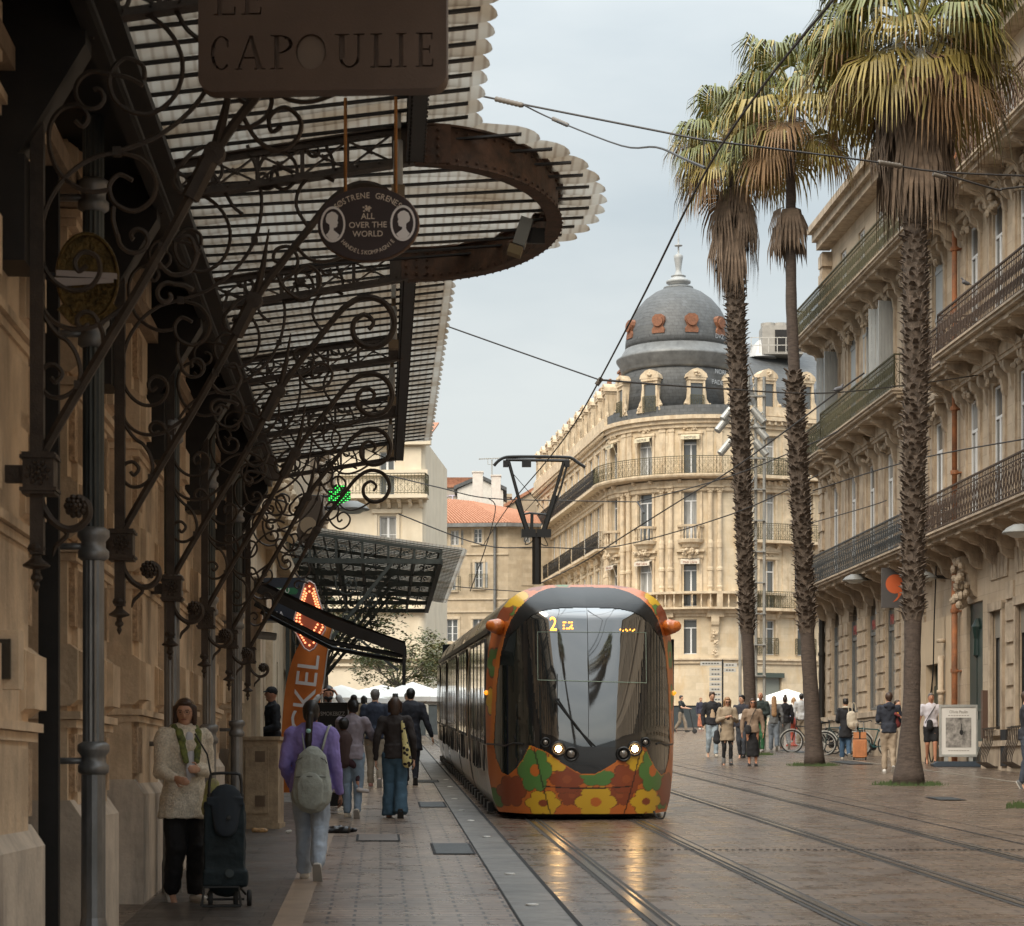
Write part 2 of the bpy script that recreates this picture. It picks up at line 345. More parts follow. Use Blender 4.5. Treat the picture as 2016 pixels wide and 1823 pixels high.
# rails: a polished head, a flange groove and a filler strip each
RH=mat('polished_rail',(.36,.32,.28),.22,.9,var=.3,vscale=3)
RF=mat('rail_filler',(.04,.035,.03),.75)
for i,(x,sg) in enumerate(((2.087,1),(3.50,-1),(5.22,1),(6.65,-1))):
    st('road',RF,x-.11,x+.11,2,125,.005)
    m=MB(); strip(m,x-.035-.03*sg,x+.035-.03*sg,2,125,.011); strip(m,x+.055*sg-.012,x+.055*sg+.012,2,125,.010)
    tag(m.build('rail',RH),('left','right','left','right')[i]+' polished rail of the '+('track under the tram' if i<2 else 'empty track beside the palms'),'tram rail','steel rails set in the paving')
for o in list(COL.objects):
    if o.name.startswith('road'): o['kind']='structure'
# transverse drain channel in the tracks
m=MB()
for k in range(120):
    x=-.0+k*.075; p=S(1.55+k*.075,24.6,.012); m.box(p.x-.018,p.x+.018,p.y-.035,p.y+.035,p.z-.004,p.z+.001)
tag(m.build('slot_drain',M['blackm']),'slotted drain channel running across both tracks in front of the tram','drain')
# covers and patches
def cover(x0,y0,x1,y1,label,mt):
    a=G(x0,y1);b=G(x1,y1);c=G(x1+ (x1-CX)*0,y0)
    Y0=gY(y1);Y1=gY(y0); xa=(x0-CX)*Y0/F-AX*Y0; xb=(x1-CX)*Y0/F-AX*Y0
    m=MB(); m.k=0; strip(m,xa,xb,Y0,Y1,.013)
    m.k=1; strip(m,xa+.03,xb-.03,Y0+.03,Y1-.03,.016)
    tag(m.build('access_cover',[M['blackm'],mt],org=S(xa,Y0)),label,'manhole cover','covers set in the pavement')
CV=mat('cast_cover',(.055,.06,.062),.5,.3,var=.4,vscale=12,bump=.6,bscale=60)
CV2=mat('stone_filled_cover',(.13,.10,.08),.5,var=.3,vscale=12)
cover(853,1662,937,1683,'square grey metal cover at the kerb side of the pavement',CV)
cover(825,1580,880,1590,'grey metal cover further up the pavement beside the kerb band',CV)
cover(700,1644,788,1657,'ribbed cover just right of the walking girl in purple',CV2)
cover(815,1536,865,1541,'small far cover beside the wide blue jeans',CV)
cover(2100/1.897,0+1520,1160,1523,'thin cover by the second track',CV) if False else None
cover(1575,1477,1612,1483,'grey cover between the middle and left palms',CV)
cover(1672,1499,1722,1505,'grey cover left of the nearest palm',CV)
cover(1850,1570,1905,1576,'dark cover right of the nearest palm',CV)
WS=mat('white_stud',(.6,.58,.54),.4)
for i,(sx,sy) in enumerate(((1047,1784),(1003,1723),(957,1649),(926,1617),(908,1597),(895,1574),(886,1550),(878,1536),(1010,1690))):
    if i==8: continue
    p=G(sx,sy); m=MB(); m.lathe([(.055,0),(.05,.012),(0,.016)],(0,0,0),12)
    tag(m.build('marker_stud',WS,loc=(p.x,p.y,p.z+.01)),'round white stud, number %s from the front in the row along the grey kerb band'%('one two three four five six seven eight'.split()[i]),'pavement stud','white studs on the kerb band')
# ------------------------------------------------------------------ left building (local x along the street, -y toward the street)
LZ=math.atan2(1,AX)
LX0=-1.96
LB=thing('ochre_building','ochre stone building with rusticated piers under the iron and glass canopy at the left','building',(LX0,0,0),LZ)
BY=[6820/(1515-y) for y in (939.6,1074,1160,1217,1259,1291)]
BY=[11.75+3.72*i for i in range(6)]
m=MB(); m.box(-25,31.5,.42,6,-.5,14)
m.build('wall',M['stoneL'],LB)
m=MB(); pi=MB(); orn=MB(); base=MB()
for yb in [BY[0]-3.72*k for k in (5,4,3,2,1)]+BY:
    c=yb+(.1 if yb==BY[0] else 0); hw=.98; g0=gz(c)
    base.box(c-hw-.03,c+hw+.03,-.03,.45,g0-.4,g0+.86); base.prism([(c-hw-.03,-.03,g0+.86),(c-hw+.02,.03,g0+.97),(c-hw+.02,.4,g0+.97),(c-hw-.03,.4,g0+.86)],(0.001,0,0)) if 0 else None
    base.prism([(c-hw-.03,-.03,g0+.86),(c-hw-.03,.4,g0+.86),(c-hw-.03,.4,g0+.98),(c-hw-.03,.05,g0+.98)],(2*hw+.06,0,0))
    pi.box(c-hw,c+hw,.07,.45,g0+.9,7)
    pi.box(c-hw+.2,c+hw-.2,.03,.45,g0+.9,7)
    z=g0+.97
    k=0
    while z<6.6:
        # narrow carved course, mouldings, projecting block
        for s_,(e0,e1) in (('l',(c-hw,c-hw+.52)),('r',(c+hw-.52,c+hw))):
            orn.box(e0+.06,e1-.06,.03,.1,z+.06,z+.44)
        for q in range(4): orn.prism([(c-hw+.02,.02,z+.44+q*.0),(c-hw+.02,.06,z+.44)],(0,0,0)) if 0 else None
        pi.box(c-hw-.015,c+hw+.015,.01,.45,z+.48,z+.53); pi.box(c-hw-.04,c+hw+.04,-.02,.45,z+.535,z+.585)
        # bevelled block
        b0=z+.62; b1=z+1.02; e=.04
        for (x0,x1) in ((c-hw-.03,c-hw+.5),(c+hw-.5,c+hw+.03)):
            pts=[(x0,-.0,b0+e),(x0,-.0,b1-e),(x0,.05,b1),(x0,.45,b1),(x0,.45,b0),(x0,.05,b0)]
            pi.prism(pts,(x1-x0,0,0))
            pi.prism([(x0+.05,-.045,b0+e),(x0+.05,-.045,b1-e*1.5),(x0+.05,0,b1-e),(x0+.05,0,b0+e)],(x1-x0-.1,0,0))
        z+=1.08
kb_=lambda c:round((c.x-BY[0])/3.72)
base.bsplit('plinth',M['stoneLg'],LB,kb_); pi.bsplit('pier',M['stoneL'],LB,kb_)
orn.bsplit('carved_course',mat('vermiculated_stone',(.52,.37,.24),.95,var=.5,vscale=22,bump=1,bscale=34),LB,lambda c:(kb_(c),round((c.z-gz(c.x))/1.08-.7),c.x>BY[0]+3.72*kb_(c)))
# dark shop fronts between the piers
m=MB(); m2=MB()
for i in range(-3,6):
    c=BY[0]+3.72*i-1.86 if i>=0 else BY[0]+3.72*i-1.86
    (m.box(c-.62,c+.62,.38,.44,gz(c)+.5,4.2) if i in(1,4,5) else None); m2.box(c-.7,c-.62,.3,.44,gz(c),4.3); m2.box(c+.62,c+.7,.3,.44,gz(c),4.3)
kc_=lambda c:round((c.x-BY[0]-1.86)/3.72)
m.bsplit('shop_window',M['glassd'],LB,kc_); m2.bsplit('window_surround',M['stoneLg'],LB,kc_)
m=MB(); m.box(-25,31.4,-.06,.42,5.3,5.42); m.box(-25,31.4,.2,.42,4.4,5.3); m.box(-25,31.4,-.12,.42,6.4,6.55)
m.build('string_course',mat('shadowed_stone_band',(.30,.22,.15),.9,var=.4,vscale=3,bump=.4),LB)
m=MB()
for (u,) in ((13.5,),):
    m.box(u-.035,u+.035,-.02,.1,gz(u)-.2,5.5)
m.build('cable_duct',M['irond'],LB)
# framed plaque on the first pier
t=thing('wall_plaque','black glossy plaque in a pale stone frame at the far left edge','plaque',(0,0,0))
bx=[P(-14,1337,11.3),P(21,1258,11.3)]
t.location=(bx[0].x,11.3,bx[0].z)
m=MB(); m.box(0,.092,-.02,.0,0,.203); m.build('panel',M['glassd'],t)
m=MB(); m.box(-.02,.13,.0,.12,-.05,.25); m.build('frame',M['stoneL'],t)
# downpipes
def lpipe(u,label,w=.16,r=.067):
    t=thing('downpipe',label,'drainpipe',(LX0,0,0),LZ,'fluted downpipes on the ochre building'); 
    m=MB(); n=16; pts=[]
    g0=gz(u)
    z0=g0+.0; rings=[]
    prof=[(.085,0),(.085,.1),(.07,.16),(.068,1.35)]
    m.lathe([(r*1.3,g0-.1),(r*1.3,g0+.25),(r*1.15,g0+.3),(r*1.12,g0+1.25)],(u,-w,0),14)
    # fluted shaft
    K=28; R_=[r*(1.0 if k%2 else .9) for k in range(K)]
    for za,zb2 in ((g0+1.2,g0+2.62),(g0+2.62,7)):
        m.k=0 if za<g0+2 else 1
        a=[m.V((u+R_[k]*math.cos(2*PI*k/K),-w+R_[k]*math.sin(2*PI*k/K),za)) for k in range(K)]
        b=[m.V((u+R_[k]*math.cos(2*PI*k/K),-w+R_[k]*math.sin(2*PI*k/K),zb2)) for k in range(K)]
        for k in range(K): m.face((a[k],a[(k+1)%K],b[(k+1)%K],b[k]))
    m.build('pipe',[M['pipe'],M['piped']],t,smooth=False)
    c=MB()
    for zz in (g0+1.28,g0+2.62,g0+3.95,g0+4.8):
        c.lathe([(r*1.05,-.09),(r*1.45,-.07),(r*1.45,-.03),(r*1.15,-.01),(r*1.15,.03),(r*1.5,.06),(r*1.5,.1),(r*1.05,.12)],(u,-w,zz),16)
        c.box(u-.02,u+.02,-w,.1,zz-.02,zz+.02)
    c.bsplit('collar',M['pipe'],t,lambda c_:[z_ for z_ in range(4)][min(range(4),key=lambda q:abs(c_.z-(g0+(1.28,2.62,3.95,4.8)[q])))],smooth=True)
    return t
lpipe(14.0,'nearest silver fluted downpipe, tall and thick at the left')
lpipe(19.25,'second silver fluted downpipe, behind the old woman')
lpipe(23.4,'third fluted downpipe, half hidden behind the scroll brackets')
lpipe(27.9,'last fluted downpipe, right beside the ochre utility cabinet')
# ------------------------------------------------------------------ canopy in the same frame
WO=2.19; ZB=5.90; SLP=.17; GD=.25
def zb(wd): return ZB-(WO-wd)*SLP
CAN=thing('glass_canopy','iron canopy with ribbed glass louvres and a bulging rounded front over the pavement','canopy',(LX0,0,0),LZ)
def girder(u,w0=.05,w1=WO):
    m=MB(); m.k=0
    def pt(wd,h): return (u,-wd,zb(wd)+h)
    for h in (.02,GD-.02): m.tube([pt(w0,h),pt(w1,h)],.03,4,flat=1,up=(0,0,1)); 
    for h,s_ in ((0,-1),(GD,1)):
        m.prism([(u-.055,-w0,zb(w0)+h),(u+.055,-w0,zb(w0)+h),(u+.055,-w1,zb(w1)+h),(u-.055,-w1,zb(w1)+h)],(0,0,.012*s_))
    N=6; a=w0+.12; L=(w1-.16-a)/N
    for i in range(N):
        x0=a+i*L; x1=x0+L
        m.bar(pt(x0,.03),pt(x1,GD-.03),.028,.012); m.bar(pt(x0,GD-.03),pt(x1,.03),.028,.012)
        m.bar(pt(x0,.03),pt(x0,GD-.03),.03,.012)
        c=Vector(pt((x0+x1)/2,GD/2)); m.ell(c+Vector((-.012,0,0)),.012,.022,.022,6,4)
        for q in range(4):
            e=Vector((-.012,math.cos(q*PI/2+.78)*.022,math.sin(q*PI/2+.78)*.022)); m.ell(c+e,.008,.012,.012,5,3)
    m.box(u-.02,u+.02,-w1,-(w1-.16),zb(w1),zb(w1)+GD); m.box(u-.02,u+.02,-(w0+.12),-w0,zb(w0),zb(w0)+GD)
    for i in range(14):
        wd=w0+.1+i*(w1-w0-.2)/13
        for h in (0.03,GD-.03): m.ell(Vector(pt(wd,h))+Vector((-.03,0,0)),.008,.009,.009,5,3)
    return m.build('girder',M['iron'],CAN)
GU=[BY[0]-3.72]+BY
for u in GU: girder(u)
m=MB(); ug0=4.0; ug1=BY[5]+.1
for z0,z1 in ((0,GD),):
    for (a_,b_) in ((ug0,BY[1]),(BY[2],ug1)):
        m.box(a_,b_,-WO-.02,-WO+.02,ZB,ZB+GD)
        m.box(a_,b_,-WO-.06,-WO+.06,ZB-.012,ZB); m.box(a_,b_,-WO-.06,-WO+.06,ZB+GD,ZB+GD+.012)
        q=a_
        while q<b_: m.ell((q,-WO+.04,ZB-.02),.009,.009,.012,5,3); m.ell((q,-WO-.06,ZB-.005),.012,.012,.012,5,3); q+=.09
m.build('fascia_beam',M['irond'],CAN)
uc=(BY[1]+BY[2])/2; ru=(BY[2]-BY[1])/2; rw=1.12
m=MB(); K=48; A=[]
for k in range(K+1):
    a=-PI/2+PI*k/K; A.append((uc+ru*math.sin(a),-(WO+rw*math.cos(a))))
def band(off,zlo,zhi):
    out=[]
    for k in range(K+1):
        a=-PI/2+PI*k/K; out.append((uc+(ru+off)*math.sin(a),-(WO+(rw+off)*math.cos(a))))
    return out
def ringstrip(mb,o1,z1,o2,z2):
    b1=band(o1,0,0); b2=band(o2,0,0)
    i1=[mb.V((x,y,z1)) for x,y in b1]; i2=[mb.V((x,y,z2)) for x,y in b2]
    for k in range(K): mb.face((i1[k],i1[k+1],i2[k+1],i2[k]))
for q in ((-.02,ZB,-.02,ZB+GD),(.02,ZB,.02,ZB+GD),(-.07,ZB,.05,ZB),(-.07,ZB-.014,.05,ZB-.014),(-.07,ZB-.014,-.07,ZB),(.05,ZB-.014,.05,ZB),(-.07,ZB+GD,.06,ZB+GD),(-.07,ZB+GD+.014,.06,ZB+GD+.014),(.06,ZB+GD,.06,ZB+GD+.014),(-.07,ZB+GD,-.07,ZB+GD+.014)): ringstrip(m,*q)
for k in range(0,K+1):
    a=-PI/2+PI*k/K
    for o_,z_ in ((.03,ZB+.03),(.03,ZB+GD-.03),(-.03,ZB+.03),(-.03,ZB+GD-.03),(.05,ZB-.01)):
        m.ell((uc+(ru+o_)*math.sin(a),-(WO+(rw+o_)*math.cos(a)),z_),.011,.011,.011,5,3)
for k in (14,20,25,30,34):
    a=-PI/2+PI*k/K; c=Vector((uc+(ru-.035)*math.sin(a),-(WO+(rw-.035)*math.cos(a)),ZB+.13))
    for q in range(8): m.ell(c+Vector((0,math.cos(q*PI/4)*.035,math.sin(q*PI/4)*.035)),.014,.018,.018,6,4)
    m.ell(c,.02,.02,.02,6,4)
for u in (BY[1],BY[2]):
    for q in range(4):
        for r_ in range(3): m.ell((u-.05,-(WO-.02+r_*.09),ZB+.04+q*.06),.014,.014,.014,6,4)
    m.box(u-.04,u+.04,-WO-.25,-WO+.06,ZB-.01,ZB+GD+.01)
m.build('curved_fascia',M['rust'],CAN)
# wall-side gutter and soffit
m=MB(); m.box(4,ug1,-.48,-.40,5.52,5.86); m.box(4,ug1,-.42,.1,5.75,5.86); m.box(4,ug1,-.60,-.48,5.60,5.66)
for u in GU+[ug1-.05]:
    m.prism([(u-.12,0,4.75),(u-.12,-.42,5.45),(u-.12,-.42,5.76),(u-.12,.1,5.76),(u-.12,.1,4.75)],(.24,0,0))
    m.box(u-.2,u+.2,-.12,.1,4.3,4.85)
m.build('gutter',M['irond'],CAN)
m=MB()
m.box(4,ug1,-.49,-.482,5.58,5.84)
m.build('gutter_lining',M['zinc'],CAN)
# ribbed glass louvres
gl=bpy.data.materials.new('ribbed_glass'); gl.use_nodes=True; t_=gl.node_tree; t_.nodes.remove(t_.nodes['Principled BSDF'])
ou=t_.nodes['Material Output']; df=t_.nodes.new('ShaderNodeBsdfDiffuse'); tl=t_.nodes.new('ShaderNodeBsdfTranslucent'); gs=t_.nodes.new('ShaderNodeBsdfGlossy'); gs.inputs['Roughness'].default_value=.3
m1_=t_.nodes.new('ShaderNodeMixShader'); m2_=t_.nodes.new('ShaderNodeMixShader'); m1_.inputs[0].default_value=.72; m2_.inputs[0].default_value=.06
tcn=t_.nodes.new('ShaderNodeTexCoord'); wv=t_.nodes.new('ShaderNodeTexWave'); wv.bands_direction='Y'; wv.inputs['Scale'].default_value=4.2; wv.inputs['Distortion'].default_value=.4; wv.inputs['Detail'].default_value=1
nz=t_.nodes.new('ShaderNodeTexNoise'); nz.inputs['Scale'].default_value=1.2; nz.inputs['Detail'].default_value=7
r1=t_.nodes.new('ShaderNodeValToRGB'); r1.color_ramp.elements[0].color=(.27,.235,.195,1); r1.color_ramp.elements[1].color=(.38,.355,.31,1); r1.color_ramp.elements[1].position=.35
r2=t_.nodes.new('ShaderNodeValToRGB'); r2.color_ramp.elements[0].position=.33; r2.color_ramp.elements[0].color=(.62,.52,.42,1); r2.color_ramp.elements[1].position=.6; r2.color_ramp.elements[1].color=(1,1,1,1)
mm_=t_.nodes.new('ShaderNodeMixRGB'); mm_.blend_type='MULTIPLY'; mm_.inputs[0].default_value=1
l_=t_.links.new; l_(tcn.outputs['Object'],wv.inputs[0]); l_(tcn.outputs['Object'],nz.inputs['Vector']); l_(wv.outputs['Fac'],r1.inputs[0]); l_(nz.outputs['Fac'],r2.inputs[0]); l_(r1.outputs[0],mm_.inputs[1]); l_(r2.outputs[0],mm_.inputs[2])
l_(mm_.outputs[0],df.inputs[0]); l_(mm_.outputs[0],tl.inputs[0]); l_(df.outputs[0],m1_.inputs[1]); l_(tl.outputs[0],m1_.inputs[2]); l_(m1_.outputs[0],m2_.inputs[1]); l_(gs.outputs[0],m2_.inputs[2]); l_(m2_.outputs[0],ou.inputs[0])
M['ribglass']=gl
def louvres(par,u0,u1,ws,wend,zfun,pitch,barmat,glmat,barw=.035):
    g=MB(); b=MB(); n=int(round((u1-u0)/pitch)); p=(u1-u0)/n; K=6
    for i in range(n):
        a=u0+i*p; c=a+p/2; we=wend(c)
        prof=[(a+p*(j/K), .022*math.sin(PI*j/K)+.05*(1-j/K)) for j in range(K+1)]
        tip=.20 if we<wend(u0)+.1 else .26
        secs=[ws+(we-tip-ws)*q/4 for q in range(5)]+[we-tip+tip*math.sin(PI/2*q/5) for q in range(1,6)]
        prev=None
        for si,wd in enumerate(secs):
            t=0 if si<5 else (wd-(we-tip))/tip
            sh=math.sqrt(max(0,1-t*t))
            row=[g.V((c+(x-c)*max(sh,.02),-wd,zfun(wd)+.05+h*max(sh,.1)+.012*t)) for x,h in prof]
            if prev:
                for j in range(K): g.face((prev[j],prev[j+1],row[j+1],row[j]))
            prev=row
        b.prism([(a-barw/2,-ws,zfun(ws)+.035),(a+barw/2,-ws,zfun(ws)+.035),(a+barw/2,-(we-tip*.55),zfun(we-tip*.55)+.035),(a-barw/2,-(we-tip*.55),zfun(we-tip*.55)+.035)],(0,0,.014))
    g.build('glass_louvres',glmat,par,smooth=True); b.build('glazing_bars',barmat,par)
def wend(u):
    e=WO+.46
    if abs(u-uc-.22)<ru+.42:
        t=(u-uc-.22)/(ru+.42); e=max(e,WO+(rw+.42)*math.sqrt(max(0,1-t*t)))
    return e
louvres(CAN,4.0,BY[5]+.15,.5,wend,lambda wd:zb(min(wd,WO))+GD-.02-.06*max(0,wd-WO),.31,M['irond'],gl,.048)
# ------------------------------------------------------------------ scroll brackets
def bracket_meshes():
    D={}
    T=lambda pts,u=0:[(u,-p[0],p[1]) for p in pts]      # (out, up) -> local
    m=MB(); m.box(-.035,.035,-.04,.03,-.42,4.3); m.bar((0,.0,.02),(0,-.02,.02),.1); D['post']=m
    m=MB()
    diag=smooth_pts([(.0,.05),(.16,.34),(.58,1.06),(.93,1.70),(1.12,1.97),(1.30,2.20),(1.48,2.42),(1.66,2.52),(1.84,2.47),(1.92,2.30),(1.85,2.14),(1.70,2.09),(1.58,2.17),(1.57,2.30),(1.66,2.37),(1.74,2.31),(1.70,2.24)],4)
    n=len(diag); rr=[.028]*(n-20)+[.030-.013*i/20 for i in range(20)]
    m.tube(T(diag),rr,6,up=(1,0,0)); D['brace']=m
    m=MB(); r=.0135
    C=[]
    C.append([(.075,.51),(.10,.485),(.135,.53),(.10,.575),(.05,.57),(.013,.52),(.02,.46),(.07,.41),(.13,.405),(.18,.43),(.215,.47),(.23,.54),(.21,.63),(.165,.70),(.12,.73),(.075,.78),(.03,.86),(.01,.98)])
    C.append([(.01,.98),(.04,.86),(.11,.79),(.2,.765),(.3,.78),(.38,.83),(.50,.92)])
    C.append([(.26,1.10),(.22,1.07),(.2,1.12),(.24,1.17),(.31,1.15),(.33,1.07),(.28,.99),(.18,.97),(.09,1.02),(.03,1.12),(.02,1.25),(.06,1.42),(.15,1.56),(.28,1.66),(.42,1.70)])
    C.append([(.42,1.70),(.55,1.66),(.62,1.56),(.60,1.45),(.51,1.39),(.41,1.43),(.38,1.52),(.43,1.58),(.50,1.55)])
    C.append([(.20,1.86),(.24,1.83),(.27,1.88),(.22,1.94),(.13,1.92),(.07,1.83),(.07,1.7),(.13,1.57),(.26,1.49),(.38,1.50)])
    C.append([(.02,2.0),(.1,2.25),(.28,2.42),(.5,2.45),(.68,2.35),(.76,2.18),(.72,2.0),(.58,1.9),(.43,1.95),(.38,2.08),(.45,2.19),(.55,2.16),(.56,2.08)])
    C.append([(.18,2.62),(.22,2.58),(.27,2.62),(.25,2.7),(.16,2.72),(.08,2.64),(.08,2.5),(.16,2.38),(.3,2.3)])
    C.append([(.42,1.70),(.62,1.78),(.80,1.92),(.93,2.12),(.98,2.36),(.95,2.6),(.88,2.78)])
    C.append([(.95,2.6),(1.0,2.7),(1.1,2.74),(1.2,2.68),(1.22,2.56),(1.14,2.48),(1.05,2.52),(1.06,2.6),(1.12,2.62)])
    C.append([(1.0,1.86),(1.1,1.84),(1.2,1.9),(1.23,2.0),(1.17,2.08),(1.08,2.06),(1.06,1.99),(1.12,1.96)])
    C.append([(1.22,2.08),(1.3,2.0),(1.42,1.98),(1.55,2.02),(1.66,2.09)])
    C.append([(1.28,1.85),(1.23,1.82),(1.22,1.9),(1.3,1.95),(1.38,1.88),(1.36,1.78),(1.26,1.72),(1.15,1.78),(1.08,1.9)])
    C.append([(.85,2.3),(.78,2.36),(.7,2.5),(.6,2.62),(.46,2.66),(.36,2.58),(.37,2.48),(.46,2.46),(.49,2.53)])
    C.append([(.62,1.14),(.7,1.06),(.8,1.08),(.84,1.17),(.78,1.24),(.71,1.2)][:4]+[(.84,1.17),(.8,1.26),(.72,1.24)])
    C.append([(1.3,2.22),(1.22,2.36),(1.25,2.5),(1.36,2.58),(1.48,2.54)])
    for (cx_,cy_,rr0,a0_,a1_) in ((.30,2.0,.13,1,8),(.62,2.62,.12,4,11),(.14,2.95,.11,0,7),(.80,1.55,.10,2,9),(1.0,2.55,.10,1,-6),(.25,.80,.07,0,6),(.52,1.25,.10,3,10),(.55,3.0,.10,2,-5),(1.35,2.75,.09,0,7),(.85,3.0,.09,1,8),(.12,2.25,.08,3,-4),(.68,.95,.07,1,7)):
        C.append(spiral(cx_,cy_,rr0,rr0*.18,a0_,a1_,12)); C.append([(cx_+rr0*math.cos(a0_),cy_+rr0*math.sin(a0_)),(cx_+rr0*1.5*math.cos(a0_-.5),cy_+rr0*1.5*math.sin(a0_-.5)),(cx_+rr0*2.0*math.cos(a0_-.8),cy_+rr0*2.0*math.sin(a0_-.8))])
    for c in C: m.tube(T(smooth_pts(c,4)),r,5,up=(1,0,0))
    for c in ((.02,.98),(.42,1.70),(.22,.47),(.02,1.25),(.93,2.12),(.66,1.2)): m.bc((0,-c[0],c[1]),.05,.045,.045)
    D['scrollwork']=m
    m=MB(); m.bc((0,-.02,0),.16,.16,.15)
    for z_,q in ((.085,.19),(-.085,.19),(.10,.17),(-.10,.17)): m.bc((0,-.02,z_),q,q,.018)
    m.box(-.03,.03,-.0,.16,-.045,.045)
    for s_ in (-1,):
        for k in range(8):
            for r_ in (.03,.055): m.ell((s_*.085,-.02+math.cos(k*PI/4+r_*9)*r_,math.sin(k*PI/4+r_*9)*r_),.012,.013,.013,5,4)
        m.ell((s_*.085,-.02,0),.02,.014,.014,6,4)
    D['clamp']=m
    m=MB(); hook=smooth_pts([(.02,-.08),(.03,-.16),(.08,-.24),(.15,-.285),(.22,-.275),(.27,-.22),(.265,-.15),(.22,-.12)],4)
    m.tube(T(hook),.022,6,up=(1,0,0)); m.tube(T(smooth_pts([(.11,-.27),(.16,-.31),(.13,-.35),(.10,-.38),(.085,-.43)],3)),[.014]*10+[.01,.008,.004],5)
    D['hook']=m
    m=MB(); c=Vector((0,-.205,-.165))
    for k in range(10):
        a=k*PI/5; m.ell(c+Vector((-.0,math.cos(a)*.045,math.sin(a)*.045)),.03,.021,.021,6,4)
    for k in range(6):
        a=k*PI/3; m.ell(c+Vector((-.025,math.cos(a)*.022,math.sin(a)*.022)),.02,.014,.014,6,4)
    m.ell(c+Vector((-.045,0,0)),.014,.013,.013,6,4); D['rosette']=m
    m=MB(); m.lathe([(.0,-.62),(.012,-.60),(.018,-.585),(.012,-.565),(.03,-.55),(.03,-.535),(.02,-.52),(.02,-.50),(.07,-.485),(.072,-.475),(.045,-.455),(.028,-.44),(.022,-.42),(.042,-.405),(.048,-.39),(.04,-.37),(.03,-.36),(.03,-.3)],(0,0,0),14); D['finial']=m
    m=MB(); m.tube(T([(.93,1.70),(.99,1.95),(1.03,2.2)]),[.035,.022,.006],6); m.lathe([(.0,-.05),(.055,-.045),(.06,0),(.055,.045),(.02,.05)],(-.0,-.93,1.70),12,axis=(1,0,0)); m.tube(T([(.80,1.46),(.93,1.72)]),.05,6); D['boss']=m
    return {k:v.mesh(k,M['iron'],smooth=(k in('finial','rosette','clamp') and False)) for k,v in D.items()}
BM=bracket_meshes()
lbl=['nearest ornate iron scroll bracket at the left edge, beside the brass plaque','second iron scroll bracket from the left, above the nearest silver pipe','third iron scroll bracket, above the old woman','fourth iron scroll bracket of the canopy','fifth iron scroll bracket, second to last before the cabinet','last and farthest scroll bracket, its spiral end against the pale houses']
for i,u in enumerate(BY):
    t=thing('scroll_bracket',lbl[i],'bracket',(LX0,0,0),LZ,'scroll brackets carrying the canopy')
    off=Vector((u,-.15,1.67+1.55)); 
    rm=Matrix.Rotation(LZ,4,'Z'); t.location=Vector((LX0,0,0))+rm@off
    for k,me in BM.items(): inst(k,me,t,(0,0,0))
# small lamps on the fascia
for i,(u,) in enumerate(((BY[2]+1.2,),(BY[3]+.6,),(BY[4]+.8,),(BY[1]-.5,))):
    t=thing('canopy_lamp','%s tubular lamp hung inside the canopy edge'%('nearer','middle','farthest','frontmost')[i] if i!=3 else 'tubular lamp hung behind the two signs inside the canopy edge','lamp',(LX0,0,0),LZ,'tubular lamps on the canopy edge')
    t.location=Vector((LX0,0,0))+Matrix.Rotation(LZ,4,'Z')@Vector((u,-WO+.12,ZB-.12))
    m=MB(); m.lathe([(.028,-.18),(.034,-.17),(.034,.12),(.028,.13)],(0,0,0),10); m.build('tube',cm((.30,.30,.29),.3),t,smooth=True)
    m=MB(); m.box(-.05,.05,-.045,.045,-.26,-.18); m.box(-.02,.02,-.02,.02,.13,.26); m.build('holder',cm((.16,.11,.06),.6),t)
    m=MB(); m.lathe([(.05,0),(.05,.012),(.02,.014)],(0,0,.26),8,axis=(0,1,0)); m.box(-.06,.06,-.02,.02,.2,.32); m.build('mount',cm((.34,.33,.30),.5),t)
t=thing('floodlight','grey floodlight fixed inside the rounded bulge of the canopy','lamp',P(1022,480,17.6))
m=MB(); m.M=Matrix.Rotation(R(18),4,'Y'); m.box(-.05,.05,-.07,.07,-.02,.2); m.build('housing',cm((.22,.23,.22),.4),t)
m=MB(); m.M=Matrix.Rotation(R(18),4,'Y'); m.box(-.07,.04,-.07,.07,-.1,-.03); m.build('bracket',cm((.22,.17,.09),.6),t)
m=MB(); m.box(.06,.2,-.02,.02,.0,.12); m.build('arm',M['irond'],t)
# ------------------------------------------------------------------ big hanging sign
Ys=11.3; k_=Ys/F
pl=P(390,0,Ys); W_=490*k_; zb_=P(0,181,Ys).z; zt_=zb_+.72
t=thing('hanging_sign','large brown metal box sign with engraved capital letters hanging under the canopy','sign',(pl.x,Ys,zb_),R(-3))
def rrect(w,h,r,n=6):
    pts=[]
    for cx,cy,a0 in ((w-r,r,-PI/2),(w-r,h-r,0),(r,h-r,PI/2),(r,r,PI)):
        for i in range(n+1): a=a0+PI/2*i/n; pts.append((cx+r*math.cos(a),cy+r*math.sin(a)))
    return pts
SG=mat('brown_sign_metal',(.12,.078,.056),.5,.3,var=.15,vscale=3,bump=.08,bscale=80)
SGd=mat('brown_sign_recess',(.05,.034,.026),.6,.2,var=.2)
rp=rrect(W_,.72,.075)
m=MB(); m.prism([(x,0,z) for x,z in rp],(0,.09,0)); back=m.build('back_box',SG,t); back.location=(0,.026,0)
m=MB(); m.prism([(x,0,z) for x,z in rp],(0,.025,0)); plate=m.build('face_plate',SG,t)
cut=MB()
hh=.172
